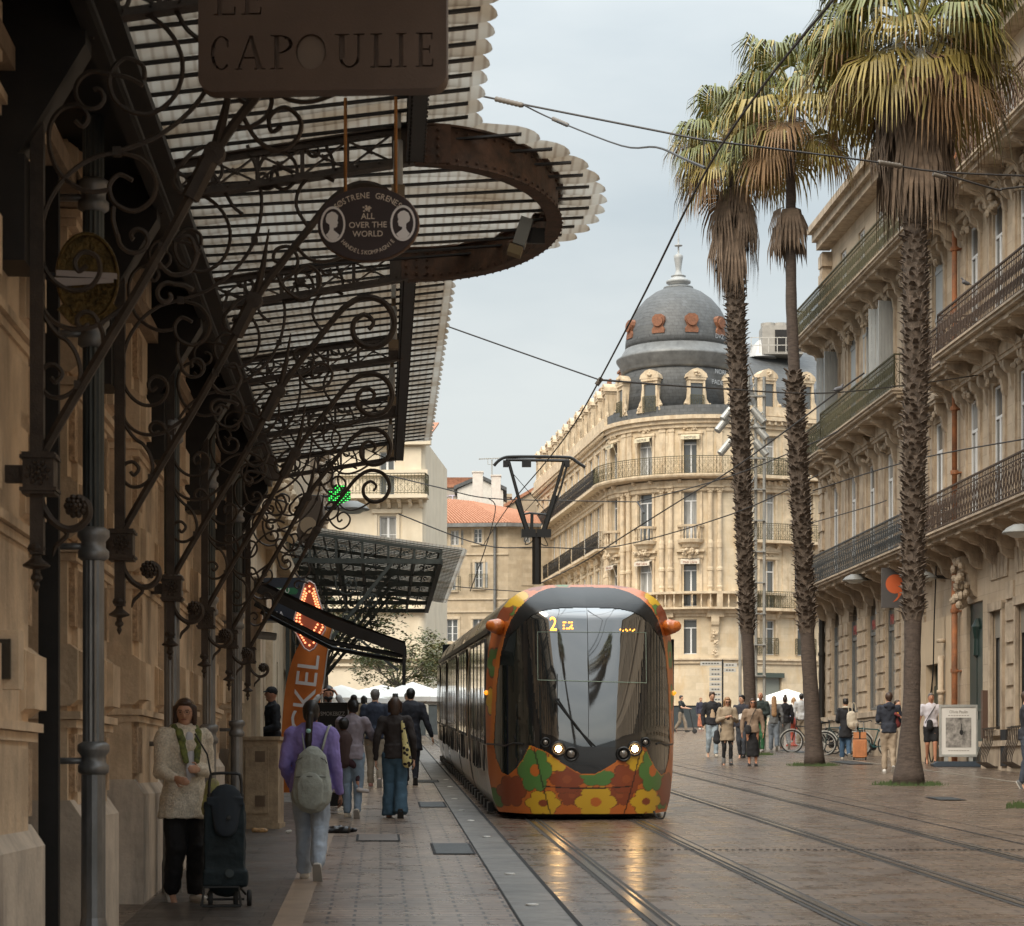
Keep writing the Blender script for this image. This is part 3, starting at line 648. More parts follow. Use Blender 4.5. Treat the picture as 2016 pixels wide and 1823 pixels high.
def gl_strokes(ch,x,z,w):
    B=[]
    y0,y1=-.01,.035
    def rc(a,b,c,d): cut.box(x+a*w,x+b*w,y0,y1,z+c*hh,z+d*hh)
    def arc(cx,cz,rx,rz,a0,a1,t0,t1,n=12):
        for i in range(n):
            u0=a0+(a1-a0)*i/n; u1=a0+(a1-a0)*(i+1)/n; tk0=t0+(t1-t0)*abs(math.cos((u0+u1)/2)); 
            q=[]
            for (uu,kk) in ((u0,0),(u1,0),(u1,1),(u0,1)):
                ex=rx*w-(tk0*w if kk else 0); ez=rz*hh-(tk0*w if kk else 0)
                q.append((x+cx*w+ex*math.cos(uu),y0,z+cz*hh+ez*math.sin(uu)))
            cut.prism(q,(0,y1-y0,0))
    if ch in 'LEI': rc(.2,.38,0,1); rc(.05,.53,0,.035); rc(.05,.53,.965,1.0)
    if ch=='L': rc(.38,.92,0,.05); rc(.86,.93,0,.24)
    if ch=='E': rc(.38,.9,0,.05); rc(.38,.86,.95,1); rc(.38,.74,.49,.54); rc(.84,.9,0,.22); rc(.81,.87,.8,1); rc(.7,.75,.4,.62)
    if ch=='P': rc(.16,.34,0,1); rc(.02,.48,0,.035); rc(.02,.34,.965,1.0); arc(.34,.73,.5,.27,-PI/2,PI/2,.04,.13)
    if ch=='U': rc(.14,.32,.3,1); rc(.0,.46,.965,1); rc(.72,.8,.3,1); rc(.6,.95,.965,1); arc(.47,.32,.33,.32,PI,2*PI,.05,.1)
    if ch=='C': arc(.52,.5,.46,.5,R(48),R(312),.04,.16,18); rc(.78,.83,.66,.86)
    if ch=='A':
        cut.prism([(x+.02*w,y0,z),(x+.1*w,y0,z),(x+.52*w,y0,z+hh),(x+.46*w,y0,z+hh)],(0,y1-y0,0))
        cut.prism([(x+.72*w,y0,z),(x+.92*w,y0,z),(x+.56*w,y0,z+hh),(x+.46*w,y0,z+hh)],(0,y1-y0,0)); rc(.25,.75,.32,.37); rc(-.05,.2,0,.035); rc(.62,1.02,0,.035)
    if ch=='O': cut.prism([(x+w*.5+.48*w*math.cos(a*PI/12),y0,z+hh*.5+hh*.52*math.sin(a*PI/12)) for a in range(24)],(0,y1-y0,0))
def px(xd): return (xd-390)*k_
zc=P(0,139,Ys).z-zb_
for ch,a,b in (('C',412,458),('A',466,522),('P',532,586),('O',582,644),('U',660,722),('L',728,776),('I',778,822),('E',818,858)): gl_strokes(ch,px(a),zc,(b-a)*k_*(1 if ch!='I' else 1))
zc2=P(0,31,Ys).z-zb_
for ch,a,b in (('L',418,468),('E',474,520)): gl_strokes(ch,px(a),zc2,(b-a)*k_)
co=cut.build('c',SGd)
bmn=bmesh.new(); bmn.from_mesh(co.data); bmesh.ops.recalc_face_normals(bmn,faces=bmn.faces); bmn.to_mesh(co.data); bmn.free()
bmn=bmesh.new(); bmn.from_mesh(plate.data); bmesh.ops.recalc_face_normals(bmn,faces=bmn.faces); bmn.to_mesh(plate.data); bmn.free()
md=plate.modifiers.new('b','BOOLEAN'); md.object=co; md.operation='DIFFERENCE'; md.solver='EXACT'; md.use_self=True
co.location=(0,0,0)
co.parent=t
bpy.context.view_layer.update(); dg=bpy.context.evaluated_depsgraph_get()
nm=bpy.data.meshes.new_from_object(plate.evaluated_get(dg)); plate.modifiers.clear(); plate.data=nm; bpy.data.objects.remove(co)
m=MB(); m.prism([(px(613)+.017*0+.03*1.9*0+.075*.93*math.cos(a*PI/12),.0185,zc+hh*.5+hh*.5*math.sin(a*PI/12)) for a in range(24)],(0,.006,0)); m.build('round_inlay',mat('pale_brown_disc',(.16,.115,.085),.6,var=.15),t)
for xx in (.3,1.0):
    m=MB(); m.tube([(xx,.06,.7),(xx,.06,.95)],.012,8); m.build('rod',M['brass'],t)
# ------------------------------------------------------------------ oval sign
Yo=14.0; ko=Yo/F; c=P(724,441,Yo)
t=thing('oval_sign','oval dark brown sign with white portraits hanging on two brass rods','sign',c,R(-4))
OV=mat('oval_sign_paint',(.045,.028,.027),.5,var=.1)
rx=99*ko; rz_=72*ko
m=MB(); n=40
m.prism([(rx*math.cos(2*PI*k/n),0,rz_*math.sin(2*PI*k/n)) for k in range(n)],(0,.06,0)); m.build('board',[OV],t)
m=MB(); m.tube([(rx*math.cos(2*PI*k/n),.03,rz_*math.sin(2*PI*k/n)) for k in range(n)],.024,6,closed=True,flat=.35); m.build('rim',mat('copper_rim',(.14,.075,.04),.45,.4),t)
LT=mat('sign_lettering',(.72,.60,.48),.6); PT=mat('sign_portrait_white',(.80,.74,.70),.6)
m=MB()
def onarc(mb,s,cz,ra,rb,a0,a1,size,bottom=False):
    ws=[]
    tot=len(s)-1
    for i,chr_ in enumerate(s):
        if chr_==' ': continue
        a=a0+(a1-a0)*i/tot; x=ra*math.cos(a); z=cz+rb*math.sin(a)
        tx=-ra*math.sin(a); tz=rb*math.cos(a); 
        if bottom: d=Vector((tx,0,tz)).normalized()
        else: d=Vector((-tx,0,-tz)).normalized()
        up=Vector((-d.z,0,d.x))
        textmb(mb,chr_,size,FR((x,-.004,z),d,up),.002,.9)
onarc(m,'SØSTRENE GRENES',0,rx*.75,rz_*.70,R(142),R(38),.052)
onarc(m,'HANDELSKOMPAGNIE',0,rx*.66,rz_*.84,R(218),R(322),.037,True)
for s_,z_ in (('ALL',.030),('OVER THE',-.024),('WORLD',-.080)): textmb(m,s_,.052,FR((0,-.004,z_),(1,0,0),(0,0,1)),.002,1.0)
for k in range(22):
    a=random.random()*6.28; r_=random.random()*.028; m.prism([(.0+r_*1.3*math.cos(a)+.007*math.cos(q*PI/3+k),-.005,.095+r_*.8*math.sin(a)+.005*math.sin(q*PI/3+k)) for q in range(6)],(0,.003,0))
m.build('lettering',LT,t)
def portrait(cx,fl):
    m=MB(); h=76*ko/2*.93; w=h*.70
    N=28
    for k in range(N):
        a=2*PI*k/N; b=2*PI*(k+1)/N
        m.prism([(cx+w*math.cos(a),-.006,h*math.sin(a)),(cx+w*math.cos(b),-.006,h*math.sin(b)),(cx+w*.84*math.cos(b),-.006,h*.87*math.sin(b)),(cx+w*.84*math.cos(a),-.006,h*.87*math.sin(a))],(0,.004,0))
    head=[(-.25,-.28),(-.28,-.02),(-.55,.12),(-.58,.35),(-.45,.58),(-.1,.72),(.2,.66),(.42,.5),(.42,.34),(.36,.22),(.44,.08),(.36,.0),(.36,-.12),(.2,-.2),(.06,-.2),(.06,-.34),(.35,-.5),(.55,-.62),(.3,-.84),(0,-.88),(-.3,-.84),(-.58,-.6),(-.4,-.48)]
    if fl: head=[(-a,b) for a,b in head][::-1]
    m.prism([(cx+a*w*.98,-.007,b*h*.98) for a,b in head][::-1],(0,.004,0)); return m.build('portrait',PT,t)
portrait(-rx*.70,False); portrait(rx*.70,True)
for xx in (-46*ko,54*ko):
    m=MB(); m.tube([(xx,.03,rz_*.8),(xx,.03,.80)],.011,8); m.build('rod',M['brass'],t)
# ------------------------------------------------------------------ brass emblem at the first bracket
c=P(172,545,12.3); ke=12.3/F
t=thing('brass_emblem','tarnished oval brass emblem held by a pale metal strap at the left bracket','emblem',c,R(14))
BRS=mat('tarnished_brass',(.13,.085,.028),.42,.75,var=.7,vscale=14,bump=1,bscale=38)
n=36; ex=58*ke; ez=84*ke
m=MB(); m.prism([(ex*math.cos(2*PI*k/n),0,ez*math.sin(2*PI*k/n)) for k in range(n)],(0,.03,0)); m.build('disc',BRS,t)
m=MB(); m.tube([(ex*math.cos(2*PI*k/n),-.005,ez*math.sin(2*PI*k/n)) for k in range(n)],.012,6,closed=True); m.build('rim',BRS,t,smooth=True)
m=MB(); rib=[(-ex*1.0,-ez*.80),(-ex*.55,-ez*1.12),(0,-ez*1.25),(ex*.55,-ez*1.12),(ex*1.0,-ez*.72),(ex*.85,-ez*.6),(ex*.5,-ez*.92),(0,-ez*1.03),(-ex*.5,-ez*.92),(-ex*.8,-ez*.66)]
m.prism([(a,-.015,b) for a,b in rib],(0,.03,0)); m.build('ribbon',BRS,t)
m=MB()
for k in range(13): a=R(200+k*16); m.tube([(-.03,-.006,ez*.42),(-.03+.075*math.cos(a),-.006,ez*.42+.075*math.sin(a)+.03)],.004,4)
for k in range(60):
    a=random.random()*6.28; q=math.sqrt(random.random()); m.ell((ex*.75*q*math.cos(a),-.004,-ez*.25+ez*.5*q*math.sin(a)*.8),.012,.01,.012,5,3)
for k in range(5): m.box(-.04+k*.03,-.03+k*.03,-.012,0,-.06,-.005)
m.build('relief',BRS,t)
m=MB(); m.box(-.17,.16,-.03,-.015,-.01,.022); m.prism([(-.20,-.03,-.02),(.14,-.03,-.01),(.14,-.03,-.03),(-.12,-.03,-.062)],(0,.012,0)); m.build('strap',cm((.38,.33,.31),.6),t)
m=MB(); m.tube([(-.16,0,.003),(-.62,0,.006)],.012,6); m.build('arm',M['irond'],t)
# ------------------------------------------------------------------ utility cabinet beside the last pipe
c=G(513,1632); 
t=thing('utility_cabinet','waist high ochre concrete utility cabinet with two vent grilles against the wall','cabinet',c,R(-2))
CBm=mat('ochre_concrete',(.36,.27,.175),.85,var=.35,vscale=5,bump=.5,bscale=22,stain=(3,.7,(.18,.12,.08)))
m=MB(); m.box(-.28,.24,0,.55,0,.08); m.box(-.26,.22,.01,.55,.08,1.14); m.box(-.2,.1,-.006,.01,.2,1.05); m.build('body',CBm,t)
m=MB(); m.prism([(-.30,-.02,1.14),(.25,-.02,1.14),(.25,.57,1.14),(-.30,.57,1.14)],(0,0,.045)); m.build('lid',CBm,t)
for z_ in (.36,.93):
    m=MB(); m.box(-.07,.06,-.012,-.007,z_-.07,z_+.07); 
    for q in range(6): m.box(-.06,.05,-.02,-.012,z_-.058+q*.021,z_-.048+q*.021)
    m.build('vent',cm((.17,.12,.08),.8),t)
m=MB(); m.box(-.42,-.26,.05,.5,0,1.35); m.build('side_block',CBm,t)
# ------------------------------------------------------------------ facade helpers (local x along the wall, -y outward)
def wallgrid(mb,u0,u1,z0,z1,ops,dep=.22,y=0.0,curve=None):
    us=sorted({u0,u1,*[o[0] for o in ops],*[o[1] for o in ops]}); zs=sorted({z0,z1,*[o[2] for o in ops],*[o[3] for o in ops]})
    us=[u for u in us if u0<=u<=u1]; zs=[z for z in zs if z0<=z<=z1]
    for i in range(len(us)-1):
        for j in range(len(zs)-1):
            a,b,c,d=us[i],us[i+1],zs[j],zs[j+1]; mu=(a+b)/2; mz=(c+d)/2
            if any(o[0]<mu<o[1] and o[2]<mz<o[3] for o in ops): continue
            mb.poly([(a,y,c),(b,y,c),(b,y,d),(a,y,d)])
    for a,b,c,d in [o[:4] for o in ops]:
        for q in (((a,c),(a,d)),((a,d),(b,d)),((b,d),(b,c)),((b,c),(a,c))):
            (p,r),(s_,v)=q; mb.poly([(p,y,r),(s_,y,v),(s_,y+dep,v),(p,y+dep,r)])
def win_mesh(w,h,transom=None,bars=0,style='white',arch=False):
    f=MB(); e=.055
    f.box(0,w,0,.05,0,e); f.box(0,w,0,.05,h-e,h); f.box(0,e,0,.05,e,h-e); f.box(w-e,w,0,.05,e,h-e); f.box(w/2-.05,w/2+.05,-.01,.05,e,(transom or h)-.0)
    if transom: f.box(e,w-e,-.005,.05,transom-.035,transom+.035)
    for k in range(bars):
        z=e+( (transom or h)-e)*(k+1)/(bars+1); f.box(e,w-e,.005,.04,z-.015,z+.015)
    g=MB(); g.poly([(e,.03,e),(w-e,.03,e),(w-e,.03,h-e),(e,.03,h-e)])
    return f.mesh('window',M[style]),g.mesh('pane',M['glass'])
_pv={}
def pane(gm,o):
    if gm.name not in _pv:
        c=gm.copy(); c.materials.clear(); c.materials.append(M['glassc']); _pv[gm.name]=c
    return inst('pane',_pv[gm.name] if random.random()<.4 else gm,o,(0,0,0))
def put_window(par,fm,gm,x,z,y=.2):
    o=inst('window',fm,par,(x,y,z)); pane(gm,o); return o
def railing(mb,pts,h,step=.13,r=.011,scroll=True,rad=None):
    """iron railing along polyline pts (base points)"""
    for a,b in zip(pts[:-1],pts[1:]):
        a=Vector(a); b=Vector(b); L=(b-a).length; d=(b-a)/L; U=Vector((0,0,1))
        mb.bar(a+U*h,b+U*h,.045,.04); mb.bar(a+U*.06,b+U*.06,.03,.03); mb.bar(a+U*(h-.13),b+U*(h-.13),.022,.022)
        n=max(1,int(L/step))
        for i in range(n+1):
            p=a+d*(L*i/n); mb.tube([p+U*0,p+U*h],r*(2.0 if i in(0,n) else 1),4)
        if scroll:
            k=max(1,int(L/(step*2)))
            for i in range(k):
                c=a+d*(L*(i+.5)/k); q=L/k/2
                for zc,rr in ((h*.30,q*.8),(h*.62,q*.8)):
                    mb.tube([c+d*(rr*math.cos(t*PI/4))+U*(zc+rr*1.1*math.sin(t*PI/4)) for t in range(8)],r*.9,3,closed=True)
                mb.tube([c-d*q*.9+U*(h*.1),c+U*(h*.46),c+d*q*.9+U*(h*.1)],r*.8,3); mb.tube([c-d*q*.9+U*(h*.8),c+U*(h*.46),c+d*q*.9+U*(h*.8)],r*.8,3)
def console(mb,u,z,dep,h,w=.22,y=0):
    pr=[(0,0),(-dep,0),(-dep,-h*.22),(-dep*.85,-h*.34),(-dep*.55,-h*.42),(-dep*.42,-h*.62),(-dep*.38,-h*.8),(-dep*.2,-h*.95),(0,-h)]
    mb.prism([(u-w/2,y+a,z+b) for a,b in pr],(w,0,0))
def cornice(mb,u0,u1,z,steps,y=0):
    for (pr,z0,z1) in steps: mb.box(u0-pr*0,u1+pr*0,y-pr,y+.05,z+z0,z+z1)
def pediment(mb,c,z,w,h=.42,dep=.22,tri=True,y=0):
    mb.box(c-w/2,c+w/2,y-dep,y,z,z+.09)
    if tri:
        mb.prism([(c-w/2-.04,y-dep-.04,z+.09),(c+w/2+.04,y-dep-.04,z+.09),(c+w/2+.04,y-dep-.04,z+.16),(c,y-dep-.04,z+h),(c-w/2-.04,y-dep-.04,z+.16)],(0,dep+.04,0))
        mb.prism([(c-w/2+.16,y-dep-.045,z+.17),(c,y-dep-.045,z+h-.12),(c+w/2-.16,y-dep-.045,z+.17)],(0,-.012,0)) if 0 else None
    else:
        mb.prism([(c+w/2*math.cos(a*PI/8),y-dep,z+.09+h*.7*math.sin(a*PI/8)) for a in range(9)],(0,dep,0))
def blobs(mb,c,sx,sy,sz,n,r):
    for k in range(n):
        mb.ell((c[0]+random.uniform(-sx,sx),c[1]+random.uniform(-sy,0),c[2]+random.uniform(-sz,sz)),r*random.uniform(.6,1.2),r*.8,r*random.uniform(.6,1.2),6,4)
# ------------------------------------------------------------------ right buildings. local x runs TOWARD the camera, so x=-Y
RZ=math.atan2(-1,-AX); RX0=14.53
def rfx(o): o.location=(RX0,0,0); o.rotation_euler=(0,0,RZ)
RB=thing('corner_building','limestone corner building with grey shutters, arched shop windows and three long balconies at the right','building',(RX0,0,0),RZ,'limestone buildings on the right')
RN=thing('limestone_building','nearer limestone building at the right edge with a tall dark green door and rusty downpipe','building',(RX0,0,0),RZ,'limestone buildings on the right')
A=CH    # heights measured above the eye are lifted by CH
zA,zB1,zB2,zB3,zT=0,A+5.85,A+10.1,A+14.1,A+17.7
far_c=[71.6,68.9,66.3,63.9,61.0]; 
FARU=(-73.8,-56.1); NEU=(-56.1,14.0)
# far building
w=MB()
ops=[]
for Y in far_c: ops.append((-Y-.62,-Y+.62,A+1.75,A+5.22))
ops.append((-59.1,-57.2,1.2,A+2.75))
wallgrid(w,FARU[0],FARU[1],-1,A+5.75,[o for o in ops],dep=.14)
ops1=[(-Y-.5,-Y+.5,A+6.0,A+9.05) for Y in far_c+[58.3]]
wallgrid(w,FARU[0],FARU[1],A+5.75,A+10.1,ops1,dep=.12)
ops2=[(-Y-.5,-Y+.5,A+10.3,A+13.25) for Y in far_c+[58.3]]
wallgrid(w,FARU[0],FARU[1],A+10.1,A+14.1,ops2,dep=.12)
ops3=[(-Y-.45,-Y+.45,A+14.4,A+16.6) for Y in far_c+[58.3]]
wallgrid(w,FARU[0]+.25,FARU[1],A+14.1,A+17.4,ops3,dep=.12,y=.25)
w.box(FARU[0]+.0,FARU[1],.5,14,-1,A+17.4)
w.build('wall',M['stoneR'],RB)
tr=MB(); 
# arch tops over the shop windows: ring of stones and infill
for Y in far_c:
    c=-Y; zs=A+4.6; n=10
    for k in range(n):
        a0=PI*k/n; a1=PI*(k+1)/n
        tr.prism([(c+.62*math.cos(a0),-.02,zs+.62*math.sin(a0)),(c+.95*math.cos(a0),-.02,zs+.95*math.sin(a0)),(c+.95*math.cos(a1),-.02,zs+.95*math.sin(a1)),(c+.62*math.cos(a1),-.02,zs+.62*math.sin(a1))],(0,.4,0))
    for sgn in (-1,1):
        q=0
        z=A+1.9
        while z<A+4.5: tr.box(c+sgn*.98-.28,c+sgn*.98+.28,-.05,.02,z,z+.36); z+=.46
tr.box(FARU[0],-60.1,-.12,.03,0,A+1.55); tr.box(FARU[0],-60.1,-.17,.03,A+1.55,A+1.7)
tr.build('ground_floor_blocks',M['stoneRp'],RB)
m=MB()
for Y in far_c:
    for sg in (-1,1):
        pts=[(-Y+sg*.62,.0,A+5.23),(-Y,.0,A+5.23)]+[(-Y+sg*.62*math.sin(a*PI/16),.0,A+4.6+.62*math.cos(a*PI/16)) for a in range(9)]
        m.prism(pts if sg>0 else pts[::-1],(0,.13,0))
m.build('arch_spandrels',M['stoneR'],RB)
# dark half-round openings
m=MB()
for Y in far_c:
    m.prism([(-Y+.62*math.cos(a*PI/10),.11,A+4.6+.62*math.sin(a*PI/10)) for a in range(11)],(0,.02,0))
m.build('fanlight',M['glassd'],RB)
sfm=MB(); sfm.box(0,1.2,0,.06,0,.06); sfm.box(0,.06,0,.06,0,2.8); sfm.box(1.14,1.2,0,.06,0,2.8); sfm.box(0,1.2,0,.06,2.2,2.3)
sf=sfm.mesh('window',M['zinc']); sg=MB(); sg.poly([(0,.04,0),(1.2,.04,0),(1.2,.04,2.85),(0,.04,2.85)]); sg=sg.mesh('pane',M['glass'])
for i,Y in enumerate(far_c):
    o=inst('shop_window',sf,RB,(-Y-.6,.08,A+1.78)); inst('pane',sg,o,(0,0,0))
    if i: 
        m=MB(); textmb(m,'MN',.42,FR((-Y,.05,A+4.15),(1,0,0),(0,0,1)),.004,.7); m.build('lettering',cm((.30,.035,.03),.5),RB)
# mouldings, consoles, pediments, balconies
def rdress(par,u0,u1,cs,slabs,railm,pedi=True,near=False):
    t=MB()
    for z in (zB1-.12,zB2-.15,zB3-.15):
        t.box(u0,u1,-.12,.03,z-.35,z-.2); t.box(u0,u1,-.22,.03,z-.2,z-.08)
    t.box(u0,u1,-.35,.25,zT-.35,zT-.1); t.box(u0,u1,-.5,.25,zT-.1,zT+.12); t.box(u0,u1,-.2,.25,zT-.6,zT-.35)
    for c in cs:
        for dx in (-.66,.66): t.box(c+dx-.1,c+dx+.1,-.06,.02,zB1+.15,zB1+3.2); t.box(c+dx-.1,c+dx+.1,-.06,.02,zB2+.2,zB2+3.2)
        for dx in (-.72,.72):
            console(t,c+dx,zB1+3.55,.30,.75,.16); console(t,c+dx,zB2+3.45,.26,.6,.16)
        pediment(t,c,zB1+3.55,1.9,.62,.34,True)
        t.box(c-.95,c+.95,-.3,.02,zB2+3.42,zB2+3.56); 
        blobs(t,(c,-.12,zB2+3.2),.42,.12,.18,10,.10); blobs(t,(c,-.15,zB2+3.72),.5,.12,.14,10,.10)
        blobs(t,(c,-.12,zB1+3.35),.3,.1,.1,6,.08)
    # plain pilasters between windows
    cc=sorted(cs)
    for a,b in zip(cc[:-1],cc[1:]):
        m_=(a+b)/2
        if b-a>2.2:
            for q0,q1 in ((zB1+.2,zB1+3.6),(zB2+.2,zB2+3.4)): t.box(m_-.28,m_+.28,-.035,.02,q0,q1)
    t.build('mouldings',M['stoneRp'],par)
rdress(RB,FARU[0],FARU[1],[-y for y in far_c+[58.3]],None,None)
def balcony(par,pts_out,u0,u1,z,railm,dep=.95,h=.9,cons=None,ret=True,slabm=None):
    s_=MB(); s_.box(u0,u1,-dep,.02,z-.14,z); s_.box(u0-.04,u1+.04,-dep-.05,.0,z-.07,z-.02); s_.box(u0+.05,u1-.05,-dep+.12,.0,z-.24,z-.14)
    L=u1-u0; n=cons or max(2,int(L/1.3))
    for i in range(n):
        c=u0+.35+(L-.7)*i/(n-1 if n>1 else 1); console(s_,c,z-.24,dep-.18,.55,.26); console(s_,c+.0,z-.24,dep-.30,.75,.14)
        s_.box(c-.2,c+.2,-dep+.1,-.1,z-.28,z-.22)
    o=s_.build('balcony_slab',slabm or M['stoneRp'],par)
    r=MB(); y=-dep+.06; p=[(u0+.05,0,z),(u0+.05,y,z),(u1-.05,y,z),(u1-.05,0,z)]
    railing(r,p if ret else p[1:3],h)
    r.build('railing',railm,o)
    return o
balcony(RB,None,-73.6,-57.4,zB1-.02,M['rail_blue'],dep=1.0,h=.85)
balcony(RB,None,-69.4,-59.3,zB2,M['rail_olive'],dep=1.0,h=.9)
balcony(RB,None,-73.4,-70.3,zB2-.05,M['rail_olive'],dep=.8,h=.9,cons=3)
balcony(RB,None,-73.7,-56.4,zB3,M['rail_olive'],dep=.95,h=.95)
m=MB(); 
r=MB()
# tiled/zinc roof slope behind cornice
m.prism([(FARU[0]-.2,-.3,zT+.12),(FARU[0]-.2,5,zT+3),(FARU[0]-.2,5,zT+.12)],(FARU[1]-FARU[0]+70.3,0,0)); m.build('roof',M['zinc'],RB)
f1,g1=win_mesh(1.0,3.05,2.3,1); f2,g2=win_mesh(1.0,2.95,2.2,1); f3,g3=win_mesh(.9,2.2,None,1)
for Y in far_c+[58.3]:
    put_window(RB,f1,g1,-Y-.5,A+6.0,.06); put_window(RB,f2,g2,-Y-.5,A+10.3,.06); put_window(RB,f3,g3,-Y-.45,A+14.4,.31)
# shutters: open ones stand out from the wall, closed ones cover the window
def shutter(w_,h_):
    m=MB(); n=5
    for i in range(n): m.box(w_*i/n+.004,w_*(i+1)/n-.004,0,.035,0,h_)
    for z in (.25,h_-.25,h_/2): m.box(0,w_,-.02,0,z-.05,z+.05)
    return m.mesh('shutter',M['shut'])
sh=shutter(.5,2.95)
for Y,mode in ((71.6,1),(68.9,2),(66.3,0),(63.9,1),(61.0,0),(58.3,2)):
    if mode==2: inst('shutter',sh,RB,(-Y-.5,.03,A+10.3)); inst('shutter',sh,RB,(-Y,.03,A+10.3))
    elif mode==1: inst('shutter',sh,RB,(-Y-.5,-.02,A+10.3),R(-100)); inst('shutter',sh,RB,(-Y+.5,-.02,A+10.3),R(-75))
    else: inst('shutter',sh,RB,(-Y-1.0,-.05,A+10.3)); inst('shutter',sh,RB,(-Y+.5,-.05,A+10.3))
m=MB(); m.box(-73.98,-73.5,-.05,.4,-1,A+17); 
for k in range(30): m.box(-74.02,-73.4,-.09,.4,.2+k*.62,.6+k*.62)
m.build('corner_quoins',M['stoneRp'],RB)
m=MB(); m.tube([(-73.3,-.12,0),(-73.3,-.12,A+5.4)],.09,10)
for z in (1,3.2,5.4): m.lathe([(.12,0),(.12,.1)],(-73.3,-.12,z),10)
m.build('downpipe',M['irond'],RB)
# plain doorway block with dark green door between the shops
m=MB(); m.box(-60.1,-59.1,-.16,.03,0,A+3.9); m.box(-59.1,-57.0,-.16,.03,A+2.75,A+3.9); m.box(-57.2,-56.5,-.16,.03,0,A+3.9); m.build('door_surround',mat('smooth_stone',(.46,.36,.25),.8,var=.12,vscale=1.5,bump=.1),RB)
m=MB(); m.box(-59.2,-57.0,.1,.16,1.6,A+2.8); m.box(-59.1,-58.15,.06,.1,2.0,A+2.2); m.box(-58.05,-57.1,.06,.1,2.0,A+2.2); m.build('door',M['green'],RB)
# near building
w=MB(); near1=[54.9-2.15*i for i in range(0,32)]
gops=[(-55.6,-54.1,1.2,A+4.1)]+[(-Y-.45,-Y+.45,A+.95,A+3.75) for Y in near1[1:]]
wallgrid(w,NEU[0],NEU[1],-1,A+5.8,gops,dep=.14)
wallgrid(w,NEU[0],NEU[1],A+5.8,A+10.1,[(-Y-.45,-Y+.45,A+6.0,A+9.1) for Y in near1],dep=.12)
wallgrid(w,NEU[0],NEU[1],A+10.1,A+14.1,[(-Y-.45,-Y+.45,A+10.3,A+13.35) for Y in near1],dep=.12)
wallgrid(w,NEU[0],NEU[1],A+14.1,A+17.4,[(-Y-.45,-Y+.45,A+14.4,A+16.6) for Y in near1],dep=.12,y=.25)
w.box(NEU[0],NEU[1],.5,14,-1,A+17.4)
w.build('wall',M['stoneR'],RN)
rdress(RN,NEU[0]+.05,NEU[1],[-y for y in near1[:14]],None,None)
balcony(RN,None,-57.3,-36,zB1-.02,M['rail_brown'],dep=1.05,h=.9)
balcony(RN,None,-54.6,-36,zB2,M['rail_brown'],dep=1.05,h=.95)
balcony(RN,None,-57.0,-54.65,zB2-.12,M['rail_brown'],dep=.85,h=.95,cons=3)
balcony(RN,None,-56.0,-36,zB3,M['rust'],dep=1.0,h=.95)
t=MB()
t.box(-53.9,NEU[1],-.10,.03,0,A+.55); t.box(-53.9,NEU[1],-.16,.03,A+.55,A+.68)
for i,Y in enumerate(near1[1:12]):
    c=-Y
    t.box(c-.6,c-.45,-.08,.03,A+.85,A+3.9); t.box(c+.45,c+.6,-.08,.03,A+.85,A+3.9); t.box(c-.6,c+.6,-.1,.03,A+3.75,A+3.95); t.box(c-.62,c+.62,-.14,.03,A+.8,A+.93)
    z=A+.95
    while z<A+4.4: t.box(c+.75,c+1.4,-.05,.02,z,z+.40); z+=.50
    q=c-.6
    for k in range(5): t.prism([(q+k*.3,-.04,A+4.5),(q+k*.3+.26,-.04,A+4.5),(q+k*.3+.26+(k-2)*.05,-.04,A+5.1),(q+k*.3+(k-2)*.05,-.04,A+5.1)],(0,.06,0))
console(t,-54.85,A+5.2,.4,1.0,.5); blobs(t,(-54.85,-.25,A+4.55),.32,.25,.55,46,.10)
t.build('ground_floor_blocks',M['stoneRp'],RN)
n1,ng1=win_mesh(.9,3.05,2.3,1); n3,ng3=win_mesh(.9,2.2,None,1); n0,ng0=win_mesh(.9,2.75,2.2,0,'irond')
for Y in near1[:9]:
    put_window(RN,n1,ng1,-Y-.45,A+6.02,.06); put_window(RN,n1,ng1,-Y-.45,A+10.3,.06); put_window(RN,n3,ng3,-Y-.45,A+14.4,.31)
    if Y<54: put_window(RN,n0,ng0,-Y-.45,A+.97,.07)
m=MB(); m.box(-55.6,-54.1,.1,.16,1.5,A+4.1)
for a in (-55.5,-54.8): m.box(a,a+.62,.06,.1,2.1,2.9); m.box(a,a+.62,.06,.1,3.1,5.1)
m.lathe([(0,-.5),(.12,-.4),(.1,0),(.16,.3),(.05,.5)],(-54.85,.08,A+3.2),10); m.build('door',M['green'],RN)
sc=MB(); sc.box(-.44,.44,0,.03,0,.62); scm=sc.mesh('awning_roll',cm((.22,.20,.17),.6))
for Y in near1[1:5]: inst('window_blind',scm,RN,(-Y,.05,A+3.12))
# basement grilles bulging out of the plinth
m=MB()
for Y in (52.9,50.8,48.7):
    for k in range(7):
        u=-Y-.42+k*.14; m.tube([(u,-.1,2.62+.05),(u,-.2,2.62),(u,-.22,2.3),(u,-.34,2.0),(u,-.36,1.85),(u,-.12,1.72)],.014,4)
    m.tube([(-Y-.5,-.2,2.64),(-Y+.5,-.2,2.64)],.016,4); m.tube([(-Y-.5,-.12,1.74),(-Y+.5,-.12,1.74)],.016,4)
m.build('basement_grille',M['iron'],RN)
m=MB()
for Y in (51.85,49.75): m.box(-Y-.22,-Y+.22,-.14,-.1,1.75,2.6)
m.build('basement_vent',M['blackm'],RN)
m=MB(); m.box(-53.75,-53.6+.0,-.14,.03,A+.75,A+1.9); m.build('intercom_box',cm((.10,.06,.045),.5),RN)
